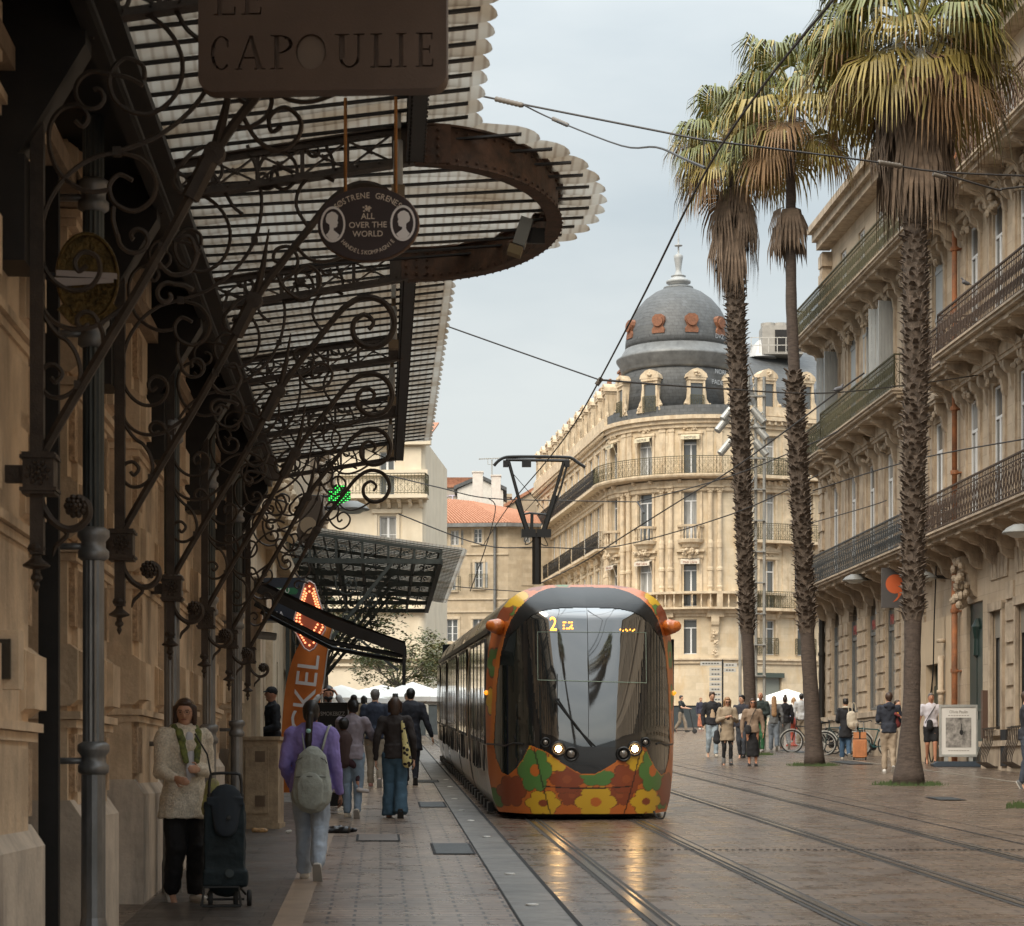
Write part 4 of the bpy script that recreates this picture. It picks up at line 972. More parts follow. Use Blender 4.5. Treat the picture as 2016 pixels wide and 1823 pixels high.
# rusty downpipe between the two buildings
t=thing('downpipe','rusty orange downpipe running up the joint between the two right hand buildings','drainpipe',(RX0,0,0),RZ)
RP=mat('rusty_orange_pipe',(.30,.11,.04),.75,var=.6,vscale=3,col2=(.12,.06,.035),bump=.3)
m=MB(); m.tube([(-56.15,-.16,1.7),(-56.15,-.16,A+5.2)],.075,10); m.tube([(-56.15,-.16,A+6.1),(-56.15,-.16,A+17)],.065,10); m.build('pipe',RP,t,smooth=True)
m=MB()
for z in (2.6,4.1,5.6,A+7.4,A+9,A+11.4,A+13): m.lathe([(.1,0),(.105,.05),(.1,.1)],(-56.15,-.16,z),10); m.box(-56.25,-56.05,-.16,0,z+.03,z+.06)
m.bsplit('collar',RP,t,lambda c_:int(c_.z/1.2))
t=thing('downpipe','grey downpipe with a loose black cable beside the dark green doorway','drainpipe',(RX0,0,0),RZ)
m=MB(); m.tube([(-57.05,-.28,1.7),(-57.05,-.28,A+2.9)],.075,10); 
for z in (2.2,3.6,4.9): m.lathe([(.1,0),(.11,.05),(.1,.1)],(-57.05,-.28,z),10)
m.build('pipe',M['stoneRp'],t,smooth=True)
m=MB(); m.tube(smooth_pts([(-57.2,-.36,A+5.2),(-57.25,-.4,A+3.8),(-57.4,-.4,A+2.4),(-57.75,-.45,A+1.2),(-57.6,-.4,A+.2),(-57.0,-.4,2.3)],5),.018,5); m.build('cable',M['black'],t)
# blade sign with a comma
Yb=60.5; c=P(1765,1157,Yb)
t=thing('blade_sign','square dark grey projecting sign with an orange comma mark, behind the nearest palm','sign',c,R(-3))
m=MB(); m.box(-.42,.42,-.05,.05,-.54,.54); m.build('panel',cm((.07,.065,.065),.5),t)
m=MB(); m.prism([(-.06+.25*math.cos(a*PI/10),-.056,.1+.26*math.sin(a*PI/10)) for a in range(20)],(0,.004,0)); m.prism([(.19,-.057,.12),(.16,-.057,-.12),(.0,-.057,-.34),(-.12,-.057,-.40),(.02,-.057,-.24),(.02,-.057,-.08)],(0,.004,0)); m.build('comma_mark',cm((.55,.11,.03),.5),t)
m=MB(); m.tube([(.42,0,.4),(1.4,0,.4)],.02,5); m.tube([(.42,0,-.4),(1.4,0,-.4)],.02,5); m.build('arm',M['irond'],t)
def lantern(pt,label,L=1.6,dirn=1,wallx=None):
    t=thing('wall_lantern',label,'street lamp',pt,0,'flying saucer street lamps on wall arms')
    m=MB(); m.lathe([(.0,.16),(.12,.15),(.26,.08),(.34,.0),(.36,-.03),(.33,-.03)],(0,0,0),18); m.build('shade',cm((.2,.2,.19),.45),t,smooth=True)
    m=MB(); m.lathe([(0,-.12),(.16,-.1),(.27,-.03),(.3,-.02)],(0,0,0),16); m.build('diffuser',cm((.42,.42,.38),.35),t,smooth=True)
    m=MB(); m.tube([(.2*dirn,0,.04),(L*dirn,0,-.02)],.03,6); m.tube([(.2*dirn,.08,.02),(L*dirn,.08,-.08)],.02,6); m.build('arm',M['irond'],t)
lantern(P(1592+8,1142,0.1)+Vector((0,0,0)) if 0 else P(1645,1165-0,66.5)+Vector((.35,0,-.05)) if 0 else P(1682,1141,64.0),'grey saucer lamp on a wall arm left of the comma sign',1.5)
lantern(P(1818,1137,57.0),'grey saucer lamp half hidden behind the nearest palm trunk',1.5)
lantern(P(2006,1047,45.0),'grey saucer lamp cut by the right edge under the balcony',1.5)
# ------------------------------------------------------------------ tower building
TY=142.0; kt=TY/F; TX=P(1396,0,TY).x; DO=Vector((P(1335,0,TY+4.6).x-TX,-1.6,0)); R0=6.2; RD=3.85
TYc=TY+R0
T=thing('domed_building','large ornate cream stone corner building with a slate dome on its rounded corner','building',(TX,TYc,0))
def tz(y): return CH+(HZ-y)*kt
zg=gz(TY)-.6
LV=dict(base=tz(1427),shop=tz(1295),bal1=tz(1196),b1top=tz(1163),win1=tz(1100),bal2=tz(1062),b2top=tz(1024),cap=tz(960),bal3=tz(935),r3=tz(898),w3t=tz(853),corn=tz(819),man=tz(806),mant=tz(717),dbase=tz(684),dtop=tz(567))
LZ_=math.atan2(-1,.129); RZ_=math.atan2(1,2.5)
Lw=35.0; Rw=26.0
def rot_pt(o,rz,x,y): return (o[0]+x*math.cos(rz)-y*math.sin(rz),o[1]+x*math.sin(rz)+y*math.cos(rz))
# rotunda: cylinder sectors with window openings; visible arc from left wing normal to right wing normal
rot=MB()
nL=LZ_-PI/2; nR=RZ_-PI/2     # outward normal azimuths
wr=.50                        # half width of rotunda windows
azs=[-PI/2+math.asin(max(-1,min(1,(x-1335)*kt/R0))) for x in (1217,1272,1360)]
az=[R(-90-70),R(-90-40),R(-90-11)]; azd=[R(-90-72),R(-90-31),R(-90+12.5),R(-90+56)]
def cyl(mb,r,z0,z1,a0=R(-265),a1=R(85),n=60): mb.lathe([(r,z0),(r,z1)],(0,0,0),n,a0=a0,a1=a1)
def cylops(mb,r,z0,z1,ops,dep=.3,n=96):
    zs=sorted({z0,z1,*[o[1] for o in ops],*[o[2] for o in ops]})
    for k in range(n):
        a=R(-270)+2*PI*k/n; b=a+2*PI/n; mid=(a+b)/2
        for j in range(len(zs)-1):
            c,d=zs[j],zs[j+1]; hit=False
            for (aa,o0,o1,hw) in ops:
                if o0<(c+d)/2<o1 and abs((mid-aa+PI)%(2*PI)-PI)<hw/r: hit=True
            rr=r-(dep if hit else 0)
            mb.poly([(rr*math.cos(a),rr*math.sin(a),c),(rr*math.cos(b),rr*math.sin(b),c),(rr*math.cos(b),rr*math.sin(b),d),(rr*math.cos(a),rr*math.sin(a),d)])
            if hit:
                for e in (c,d): mb.poly([(rr*math.cos(a),rr*math.sin(a),e),(rr*math.cos(b),rr*math.sin(b),e),(r*math.cos(b),r*math.sin(b),e),(r*math.cos(a),r*math.sin(a),e)])
    for (aa,o0,o1,hw) in ops:
        for s_ in (-1,1):
            a=aa+s_*(hw/r); mb.poly([((r-dep)*math.cos(a),(r-dep)*math.sin(a),o0),(r*math.cos(a),r*math.sin(a),o0),(r*math.cos(a),r*math.sin(a),o1),((r-dep)*math.cos(a),(r-dep)*math.sin(a),o1)])
fl=[(LV['shop']+.25,tz(1219)),(LV['bal1']+.1,tz(1100)),(LV['bal2']+.05,tz(961)),(LV['bal3']+.1,tz(855))]
ops=[(a,f0,f1,.58) for a in az for f0,f1 in fl]
cylops(rot,R0,LV['base']-2,LV['corn'],ops)
rot.build('rounded_corner_wall',M['stoneT'],T)
m=MB()
cyl(m,R0+.12,LV['shop']-.35,LV['shop']-.12); 
for r_,a_,b_ in ((.25,LV['shop']-.12,LV['shop']),(.14,LV['bal1']-.55,LV['bal1']-.35),(.32,LV['bal1']-.35,LV['bal1']-.1),(.12,LV['cap']-.25,LV['cap']-.05),(.2,LV['bal3']-1.0,LV['bal3']-.75),(.3,LV['bal3']-.75,LV['bal3']-.35),(.15,LV['corn']-.7,LV['corn']-.45),(.3,LV['corn']-.45,LV['corn']-.2),(.48,LV['corn']-.2,LV['corn']+.05)):
    m.lathe([(R0,a_),(R0+r_,a_),(R0+r_,b_),(R0,b_)],(0,0,0),72)
def radial(mb,a,r,fn):
    mb.M=Matrix.Rotation(a+PI/2,4,'Z')@Matrix.Translation((0,-r,0)); fn(mb); mb.M=None
def pil(mb):   # paired columns between windows
    for dx in (-.3,.3):
        mb.lathe([(.2,LV['bal1']+.05),(.2,LV['bal1']+.5),(.165,LV['bal1']+.6),(.17,LV['bal1']+1.2),(.2,LV['bal1']+1.25),(.2,LV['bal1']+1.35),(.165,LV['bal1']+1.4),(.17,LV['bal1']+2.3),(.21,LV['bal1']+2.35),(.21,LV['bal1']+2.5),(.16,LV['bal1']+2.6),(.165,LV['bal2']-.6),(.2,LV['bal2']-.5),(.2,LV['bal2']-.2),(.16,LV['bal2']),(.155,LV['cap']-.35),(.2,LV['cap']-.3),(.14,LV['cap']-.2),(.22,LV['cap']-.05)],(dx,-.14,0),10)
        for s_ in (-1,1): mb.lathe([(.1,-.08),(.1,.08)],(dx+s_*.14,-.2,LV['cap']-.12),8,axis=(0,1,0))
    mb.box(-.55,.55,-.36,.05,LV['cap'],LV['cap']+.12); mb.box(-.5,.5,-.3,.05,LV['cap']+.12,LV['bal3']-.4)
    mb.box(-.55,.55,-.32,.05,LV['bal1']-.6,LV['bal1']+.05)
    console(mb,0,LV['bal1']-.55,.4,1.6,.5); blobs(mb,(0,-.2,LV['bal1']-2.3),.16,.12,.8,22,.09)
    for dx in (-.3,.3): mb.box(dx-.2,dx+.2,-.06,.05,LV['bal3']+.2,LV['corn']-.7); mb.box(dx-.24,dx+.24,-.1,.05,LV['corn']-.95,LV['corn']-.8)
def wsur(mb):
    for (f0,f1) in fl[1:]:
        mb.box(-.74,-.58,-.07,.05,f0,f1+.05); mb.box(.58,.74,-.07,.05,f0,f1+.05); mb.box(-.8,.8,-.12,.05,f1+.05,f1+.2)
    mb.box(-.9,.9,-.2,.05,fl[1][1]+.45,fl[1][1]+.6); blobs(mb,(0,-.1,fl[1][1]+.34),.5,.1,.08,14,.08); blobs(mb,(0,-.08,fl[3][1]+.4),.45,.06,.1,14,.07)
    for s_ in (-1,1): console(mb,s_*.66,LV['bal3']-.3,.5,.5,.2)
for a in [R(-90-55),R(-90-25.5),R(-90+3),R(-90-82)]: radial(m,a,R0,pil)
for a in az: radial(m,a,R0,wsur)
for k in range(70):
    a=R(-260)+k*R(350)/70; radial(m,a,R0,lambda mb: mb.box(-.07,.07,-.3,.0,LV['corn']-.42,LV['corn']-.22))
m.build('columns_and_cornices',M['stoneTp'],T)
# half round stone balconies with balusters
def hbal(mb):
    z=LV['bal2']; mb.lathe([(.0,z-1.05),(.1,z-1.0),(.25,z-.75),(.55,z-.5),(.62,z-.3),(.82,z-.2),(.86,z),(.8,z+.02),(0,z+.02)],(0,.1,0),16,a0=PI,a1=2*PI)
    for k in range(9):
        a=PI+PI*(k+.5)/9; mb.lathe([(.045,z),(.03,z+.1),(.06,z+.28),(.025,z+.55),(.045,z+.78)],(.74*math.cos(a),.1+.74*math.sin(a),0),6)
    mb.lathe([(.68,z+.78),(.84,z+.78),(.86,z+.92),(.68,z+.92)],(0,.1,0),16,a0=PI,a1=2*PI); blobs(mb,(0,-.5,z-.75),.5,.2,.12,26,.09); blobs(mb,(0,-.3,z-1.05),.12,.1,.2,8,.08)
hb=[]
for a in az:
    m=MB(); radial(m,a,R0,hbal); m.build('stone_balcony',M['stoneTp'],T)
m=MB(); z=LV['bal1']
m.lathe([(R0,z-.12),(R0+.75,z-.12),(R0+.75,z),(R0,z)],(0,0,0),72)
m.lathe([(R0+.55,z+.85),(R0+.75,z+.85),(R0+.75,z+1.0),(R0+.55,z+1.0)],(0,0,0),72)
for k in range(72):
    a=R(-260)+k*R(350)/72
    if k%9==0: m.M=Matrix.Rotation(a+PI/2,4,'Z'); m.box(-.18,.18,-R0-.74,-R0-.56,z,z+.86); m.M=None
    else: m.lathe([(.05,z),(.03,z+.1),(.07,z+.3),(.03,z+.6),(.05,z+.86)],((R0+.65)*math.cos(a),(R0+.65)*math.sin(a),0),6)
m.build('balustrade',M['stoneTp'],T)
# third floor wrapped balcony
m=MB(); z=LV['bal3']; m.lathe([(R0,z-.28),(R0+1.0,z-.2),(R0+1.05,z-.1),(R0+1.05,z),(R0,z)],(0,0,0),72); ob=m.build('upper_balcony',M['stoneTp'],T)
m=MB(); railing(m,[((R0+.98)*math.cos(R(-262)+R(350)*k/40),(R0+.98)*math.sin(R(-262)+R(350)*k/40),z) for k in range(41)],1.1,.16,.012); m.build('railing',M['rail_olive'],ob)
# rotunda windows
for (f0,f1) in fl:
    h=f1-f0
    fm,gm=win_mesh(1.14,h,h*.76,0)
    for a in az:
        o=inst('window',fm,T,((R0-.2)*math.cos(a)-.57*-math.sin(a)*-1*0,(R0-.2)*math.sin(a),f0),a+PI/2)
        o.location=Vector(((R0-.24)*math.cos(a)-.57*math.cos(a+PI/2),(R0-.24)*math.sin(a)-.57*math.sin(a+PI/2),f0)); pane(gm,o)
# small window awnings with a newspaper title
def awn(par,pos,rz,txt,w_=1.2,col=(.62,.56,.47),tc2=(.30,.12,.08)):
    t=MB(); t.prism([(-w_/2,0,0),(-w_/2,-.42,-.16),(-w_/2,-.42,-.19),(-w_/2,0,-.03)],(w_,0,0)); t.prism([(-w_/2,-.42,-.16),(-w_/2,-.44,-.4),(-w_/2,-.43,-.4),(-w_/2,-.41,-.16)],(w_,0,0))
    for s_ in (-1,1): t.tube([(s_*w_/2,0,-1.3),(s_*w_/2,-.42,-.2)],.015,4)
    o=inst('window_awning',t.mesh('window_awning',cm(col,.8,var=.15)),par,pos,rz)
    q=MB(); textmb(q,txt,.22,FR((0,-.45,-.35),(1,0,0),(0,0,1)),.003,1.0); q.build('lettering',cm(tc2,.7),o)
for a in az[:3]:
    r_=R0-.02
    awn(T,(r_*math.cos(a),r_*math.sin(a),fl[1][1]+.05),a+PI/2,'Midi Libre'); awn(T,(r_*math.cos(a),r_*math.sin(a),fl[3][1]+.05),a+PI/2,'NOTUS',1.2,(.6,.53,.38),(.12,.1,.08))
# drum, dome, lantern, spire
LVo=dict(LV); kd=145.2/F
LV.update(man=LV['man'],mant=CH+(HZ-717)*kd,dbase=CH+(HZ-684)*kd,dtop=CH+(HZ-567)*(146.6/F))

m=MB(); m.lathe([(R0-.1,LV['man']-.1),(R0-.2,LV['man']+.25),(R0-2.4,LV['man']+.7),(0,LV['man']+1.0)],(0,0,0),64); m.lathe([(R0-.3,LV['man']-.3),(R0+.12,LV['man']-.3),(R0+.12,LV['man']+.32),(R0-.3,LV['man']+.32)],(0,0,0),64); m.build('corner_roof',M['slate'],T)
m=MB(); n=64
m.lathe([(RD-.25,LV['man']-.1),(RD-.35,LV['man']+.2),(RD-.15,LV['man']-.2+.3)],(0,0,0),n)
m.lathe([(RD-.02,LV['man']),(RD-.25,LV['mant']-.6),(RD-.3,LV['mant']-.5)],(0,0,0),n)
dr=[(RD-.1+0,LV['dbase'])]
DH=LV['dtop']-LV['dbase']
dome=[(3.5,0),(3.48,.5),(3.38,1.1),(3.15,1.8),(2.75,2.5),(2.2,3.1),(1.55,3.55),(.95,3.8),(.5,3.88)]
m.lathe([(r_,LV['dbase']+z_*DH/3.88) for r_,z_ in dome],(0,0,0),n); m.build('slate_dome',M['slate'],T,smooth=True,loc=DO)
m=MB(); zt=LV['mant']-.5
m.lathe([(RD-.3,zt),(RD-.1,zt+.1),(RD-.1,zt+.25),(RD-.05,zt+.3),(RD+.02,zt+.55),(RD+.22,zt+.85),(RD+.24,zt+.95),(RD-.05,zt+1.15),(3.52,LV['dbase']+.05)],(0,0,0),n)
m.lathe([(1.0,LV['dtop']-.15),(.98,LV['dtop']+.02),(.5,LV['dtop']+.1)],(0,0,0),24)
m.build('zinc_cornice',M['zinc'],T,smooth=True,loc=DO)
m=MB(); z=LV['dtop']
m.lathe([(.55,z),(.6,z+.08),(.5,z+.2),(.8,z+.3),(.82,z+.42),(.55,z+.56),(.42,z+.72),(.5,z+.76),(.26,z+.86),(.18,z+1.15),(.22,z+1.5),(.29,z+1.9),(.31,z+2.1),(.16,z+2.2),(.06,z+2.25),(.05,z+2.7),(.26,z+2.75),(.26,z+2.8),(.05,z+2.86),(.06,z+3.1),(.03,z+3.3),(.02,z+6.3)],(0,0,0),16)
m.build('spire',cm((.34,.35,.35),.5,var=.2),T,smooth=True,loc=DO)
# dormers of the drum and bull's-eye windows of the dome
def dormer(mb,z0=None):
    z=z0 or LV['man']
    mb.box(-.55,-.42,-.35,.7,z,z+2.0); mb.box(.42,.55,-.35,.7,z,z+2.0); mb.box(-.6,.6,-.4,.7,z+2.0,z+2.15); mb.box(-.5,.5,-.3,.6,z+1.8,z+2.0)
    mb.prism([(-.7,-.42,z+2.15),(.7,-.42,z+2.15),(.62,-.42,z+2.4),(.3,-.42,z+2.66),(0,-.42,z+2.74),(-.3,-.42,z+2.66),(-.62,-.42,z+2.4)],(0,1.0,0))
    for s_ in (-1,1):
        mb.prism([(s_*.55,-.3,z),(s_*1.0,-.3,z),(s_*.86,-.3,z+.3),(s_*.78,-.3,z+.6),(s_*.66,-.3,z+.8),(s_*.62,-.3,z+1.3),(s_*.55,-.3,z+1.6)][::s_],(0,.14,0)); blobs(mb,(s_*.78,-.3,z+.3),.14,.05,.2,6,.08)
    blobs(mb,(0,-.45,z+2.4),.2,.05,.12,6,.09)
m=MB(); 
for a in azd: radial(m,a,RD-.1,dormer)
m.lathe([(RD-.05,LV['man']-.35),(RD+.1,LV['man']-.3),(RD+.1,LV['man']+.3),(RD-.1,LV['man']+.3)],(0,0,0),64)
m.bsplit('dormer',M['stoneTp'],T,lambda c_:(min(range(4),key=lambda q:abs((math.atan2(c_.y,c_.x)-azd[q]+PI)%(2*PI)-PI))),loc=DO)
m=MB(); 
for a in azd: radial(m,a,RD-.1,lambda mb: mb.box(-.42,.42,-.22,-.18,LV['man']+.05,LV['man']+1.8))
m.bsplit('dormer_pane',M['glass'],T,lambda c_:(min(range(4),key=lambda q:abs((math.atan2(c_.y,c_.x)-azd[q]+PI)%(2*PI)-PI))),loc=DO)
m=MB()
for a in azd: radial(m,a,RD+.32,lambda mb: railing(mb,[(-.45,0,LV['man']),(.45,0,LV['man'])],1.0,.12,.014))
m.build('dormer_railing',M['rail_olive'],T,loc=DO)
def oeil(mb):
    z=LV['dbase']+1.35
    mb.prism([(-.42,-.1,z-.75),(.42,-.1,z-.75),(.44,-.1,z-.5),(.3,-.1,z-.3),(.44,-.1,z+.05),(.4,-.1,z+.3),(.2,-.1,z+.46),(-.2,-.1,z+.46),(-.4,-.1,z+.3),(-.44,-.1,z+.05),(-.3,-.1,z-.3),(-.44,-.1,z-.5)],(0,.6,0))
    mb.lathe([(.22,-.02),(.3,-.04),(.34,0),(.34,.1)],(0,-.12,z),14,axis=(0,-1,0))
OE=mat('rusted_copper',(.22,.09,.045),.7,var=.4,vscale=8)
m=MB(); oa=[R(-90-70),R(-90-26),R(-90+10),R(-90+47),R(-90+90)]
for a in oa: radial(m,a,3.42,oeil)
m.bsplit('round_dormer',OE,T,lambda c_:(min(range(5),key=lambda q:abs((math.atan2(c_.y,c_.x)-oa[q]+PI)%(2*PI)-PI))),loc=DO)
m=MB()
for a in oa: radial(m,a,3.42,lambda mb: mb.lathe([(.0,.0),(.22,0.001)],(0,-.145,LV['dbase']+1.35),14,axis=(0,-1,0)))
m.bsplit('round_pane',cm((.33,.34,.33),.3),T,lambda c_:(min(range(5),key=lambda q:abs((math.atan2(c_.y,c_.x)-oa[q]+PI)%(2*PI)-PI))),loc=DO)
m=MB(); 
for k,(s_,zz,aa) in enumerate((('PADE',LV['mant']-1.6,R(-90+37)),('NORI',LV['mant']-.9,R(-90+41)),('DVZ',LV['dbase']+.35,R(-90+44)))):
    ax_=Vector((-math.sin(aa),math.cos(aa),0)); textmb(m,s_,.42,FR(((RD-.05 if k<2 else 3.55)*math.cos(aa),(RD-.05 if k<2 else 3.55)*math.sin(aa),zz),ax_,(0,0,1)),.003,1.0)
m.build('graffiti',cm((.36,.38,.40),.8),T,loc=DO)
LV.update(LVo)
# wings
def wing(rz,org,x0,x1,cs,stoneL=True,name='wing',hang=False):
    e=bpy.data.objects.new(name,None); COL.objects.link(e); e.parent=T; e.location=(org[0]-TX,org[1]-TYc,0); e.rotation_euler=(0,0,rz)
    w=MB(); ops=[(c-.57,c+.57,f0,f1) for c in cs for f0,f1 in fl]+[(c-1.05,c+1.05,LV['base']+.5,tz(1331)) for c in cs[::2]]
    wallgrid(w,x0,x1,LV['base']-2,LV['corn'],ops,dep=.3 if x0>=0 else .1); w.box(x0+.1,x1-.1,.6,9,LV['base']-2,LV['corn']); w.build('wall',M['stoneT'],e)
    t=MB()
    for (pr,a_,b_) in ((.25,LV['shop']-.12,LV['shop']),(.12,LV['shop']-.35,LV['shop']-.12),(.14,LV['bal1']-.55,LV['bal1']-.35),(.2,LV['bal3']-1.0,LV['bal3']-.75),(.3,LV['bal3']-.75,LV['bal3']-.35),(.15,LV['corn']-.7,LV['corn']-.45),(.3,LV['corn']-.45,LV['corn']-.2),(.48,LV['corn']-.2,LV['corn']+.05)): t.box(x0,x1,-pr,.02,a_,b_)
    x=x0+.2
    while x<x1: t.box(x-.07,x+.07,-.42,0,LV['corn']-.42,LV['corn']-.22); t.box(x-.08,x+.08,-.4,0,LV['bal3']-.6,LV['bal3']-.3); x+=.45
    for c in cs:
        for (f0,f1) in fl:
            t.box(c-.74,c-.57,-.07,.02,f0,f1+.05); t.box(c+.57,c+.74,-.07,.02,f0,f1+.05); t.box(c-.8,c+.8,-.12,.02,f1+.05,f1+.2)
        pediment(t,c,fl[1][1]+.45,1.7,.45,.2); blobs(t,(c,-.08,fl[1][1]+.35),.4,.06,.07,8,.07); blobs(t,(c,-.08,fl[2][1]+.4),.4,.06,.1,8,.08)
        for s_ in (-1,1):
            console(t,c+s_*.7,LV['bal2']-.1,.55,.7,.2); console(t,c+s_*.7,LV['bal1']-.1,.55,.6,.2); console(t,c+s_*.7,LV['bal3']-.28,.6,.5,.2)
    for a_,b_ in zip(cs[:-1],cs[1:]):
        mm_=(a_+b_)/2
        for q0,q1 in ((LV['bal1']+.1,LV['bal2']-.4),(LV['bal2']+.1,LV['bal3']-1.0),(LV['bal3']+.1,LV['corn']-.75)): t.box(mm_-.3,mm_+.3,-.06,.02,q0,q1)
        blobs(t,(mm_,-.08,LV['cap']-.1),.25,.05,.1,6,.08)
    t.build('mouldings',M['stoneTp'],e)
    # balconies
    s_=MB(); r=MB(); s_.box(x0,x1,-1.0,.02,LV['bal3']-.2,LV['bal3']); railing(r,[(x0,-.94,LV['bal3']),(x1,-.94,LV['bal3'])],1.1,.16,.013)
    for z in (LV['bal2'],LV['bal1']):
        if hang and z==LV['bal1']: continue
        i=0
        for a_,b_ in zip(cs[::2],cs[1::2]+[cs[-1]]):
            lo,hi=min(a_,b_)-1.1,max(a_,b_)+1.1
            s_.box(lo,hi,-.8,.02,z-.18,z); railing(r,[(lo+.05,0,z),(lo+.05,-.75,z),(hi-.05,-.75,z),(hi-.05,0,z)],1.05,.16,.013)
    for c in cs: railing(r,[(c-.75,-.1,LV['shop']+.3),(c+.75,-.1,LV['shop']+.3)],1.0,.14,.013)
    s_.build('balcony_slabs',M['stoneTp'],e); r.build('railings',M['irond'] if x0<0 else M['rail_olive'],e)
    # mansard and dormers
    RT=30.2 if x0>=0 else LV['mant']+.4
    q=MB(); q.prism([(x0,-.02,LV['man']),(x0,1.1,LV['mant']-1.0),(x0,7,RT),(x0,9,RT+.1),(x0,9,LV['man'])],(x1-x0,0,0)); q.build('mansard',M['slate'],e)
    q=MB(); q.box(x0,x1,-.3,.1,LV['man']-.3,LV['man']+.3)
    for c in cs:
        q.M=Matrix.Translation((c,.2,0)); dormer(q); q.M=None
    q.bsplit('dormer',M['stoneTp'],e,lambda c_:min(range(len(cs)),key=lambda i_:abs(c_.x-cs[i_])))
    q=MB()
    for c in cs: q.box(c-.42,c+.42,0.0,.04,LV['man']+.3,LV['man']+1.8)
    q.build('dormer_pane',M['glass'],e)
    for (f0,f1) in fl:
        h=f1-f0; fm,gm=win_mesh(1.14,h,h*.76,0)
        for c in cs: put_window(e,fm,gm,c-.57,f0,.22 if x0>=0 else .05)
    q=MB()
    for c in cs[::2]: q.box(c-1.0,c+1.0,.2,.25,LV['base']+.5,tz(1331)); 
    q.build('shop_window',cm((.20,.215,.19),.15),e)
    q=MB()
    for c in cs[::2]: q.box(c-1.15,c+1.15,-.2,.02,tz(1331)-.05,tz(1331)+.25)
    q.build('shop_blind',cm((.05,.065,.055),.6),e)
    return e
oL=(TX+(R0)*math.cos(nL)+0,TYc+R0*math.sin(nL)); 
e1=wing(LZ_,oL,-34,0.0,[-33+2.9*i for i in range(12)],name='left_wing')
oR=(TX+R0*math.cos(nR),TYc+R0*math.sin(nR))
e2=wing(RZ_,oR,.0,26,[1.6+2.75*i for i in range(9)],name='right_wing',hang=False)
e1.name='side_wing'; e2.name='front_wing'
CHM=mat('brick_chimney',(.33,.15,.09),.9,var=.4,vscale=5,brick=(.22,.07,.7,.01))
q=MB()
for x in (-2.5,-8.5,-12,-20,-27):
    q.box(x-.6,x+.6,1.2,1.8,LV['mant']-1,LV['mant']+.9); q.box(x-.7,x+.7,1.1,1.9,LV['mant']+.9,LV['mant']+1.05)
    for k in (-.35,0,.35): q.lathe([(.12,0),(.1,.4)],(x+k,1.5,LV['mant']+1.05),8)
q.build('chimney',CHM,e1)
# roof plant on the front wing
t=thing('rooftop_chiller','grey rooftop air conditioning units and railings above the slate roof behind the palms','air conditioner',(0,0,0))
a0_=P(1475,700,TY+6); t.location=a0_
m=MB(); k6=(TY+6)/F
m.box(25*k6*1.0,105*k6,0,2,0.1,2.0); 
for q_ in range(3): m.lathe([(.5,0),(.5,.3)],((40+q_*24)*k6,1,2.0),14)
m.build('unit',cm((.33,.31,.28),.6,var=.2),t)
m=MB(); m.box(50*k6,75*k6,-.05,0,.3,1.7); m.box(82*k6,103*k6,-.05,0,.3,1.7); m.build('grille',M['irond'],t)
m=MB(); 
for z in (.5,1.0): m.tube([(-2*k6,-1,z),(140*k6,-1,z)],.03,4)
for q_ in range(9): m.tube([(q_*17*k6,-1,0),(q_*17*k6,-1,1.0)],.03,4)
m.build('guard_rail',cm((.5,.48,.44),.5),t)
m=MB(); m.lathe([(1.0,0),(.6,.8),(.2,1.2)],(-3*k6+1,1,0),12); m.build('vent_cowl',cm((.45,.45,.45),.4),t)
# ------------------------------------------------------------------ second house on the left, with its own canopy
X2=-1.96
H2=thing('cafe_building','weathered stone house with a big blue shop fascia beyond the utility cabinet at the left','building',(X2,0,0),LZ)
m=MB(); wallgrid(m,31.6,62,-1,12.6,[(33.2,34.2,gz(33)+.1,3.6),(35.6,37.6,gz(36)+.3,3.4),(40,42.5,gz(41)+.3,3.7),(45,47,gz(46)+.3,3.7),(34,35.2,6.3,9),(39,40.2,6.3,9),(44,45.2,6.3,9),(49,50.2,6.3,9)],dep=.3); m.box(31.55,62,.5,9,-1,12.6)
m.build('wall',M['stoneTp'],H2)
m=MB(); m.box(31.6,34.9,-.25,.02,4.1,4.4); m.box(31.6,62,-.25,.02,5.4,5.7); m.box(31.6,33.0,-.12,.02,gz(32),5.4); m.box(34.5,35.3,-.1,.02,gz(35),4.1); m.box(38,39.4,-.12,.02,gz(38),5.4); blobs(m,(36.5,-.2,6.2),4,.2,.3,80,.16); m.build('mouldings',M['stoneTp'],H2)
m=MB(); m.box(33.2,34.2,.28,.32,gz(33),3.6); m.box(35.6,37.6,.25,.3,gz(35),3.4); m.box(40,42.5,.25,.3,gz(41),3.7); m.box(45,47,.25,.3,gz(45),3.7); m.build('shop_window',M['glassd'],H2)
m=MB(); m.box(33.0,33.25,-.06,.1,gz(33),3.5); m.build('door_frame',cm((.02,.035,.16),.5),H2)
t=thing('shop_fascia','large dark navy shop fascia box with a green betting badge and white letters','sign',P(545,1192,35.5))
t.rotation_euler=(0,0,R(-2))
k3=35.5/F
m=MB(); m.box(-40*k3,55*k3,0,.5,-30*k3,55*k3); m.build('box',cm((.018,.026,.042),.35),t)
m=MB(); m.prism([((-6+24*math.cos(a*PI/8)),0,0) for a in range(3)],(0,0,0)) if 0 else None
rr_=[(x*k3,-.006,z*k3) for x,z in [(-6,0),(-10,6),(-6,13),(38,13),(42,6),(38,0)]]
m.prism([(a,b,c+22*k3) for a,b,c in rr_],(0,.004,0)); m.build('badge',cm((.015,.12,.05),.5),t)
m=MB(); textmb(m,'PMU',.105,FR((12*k3,-.01,25*k3),(1,0,0),(0,0,1)),.003); textmb(m,'VA',.17,FR((2*k3,-.01,-26*k3),(1,0,0),(0,0,1)),.003); m.build('lettering',cm((.6,.6,.6),.5),t)
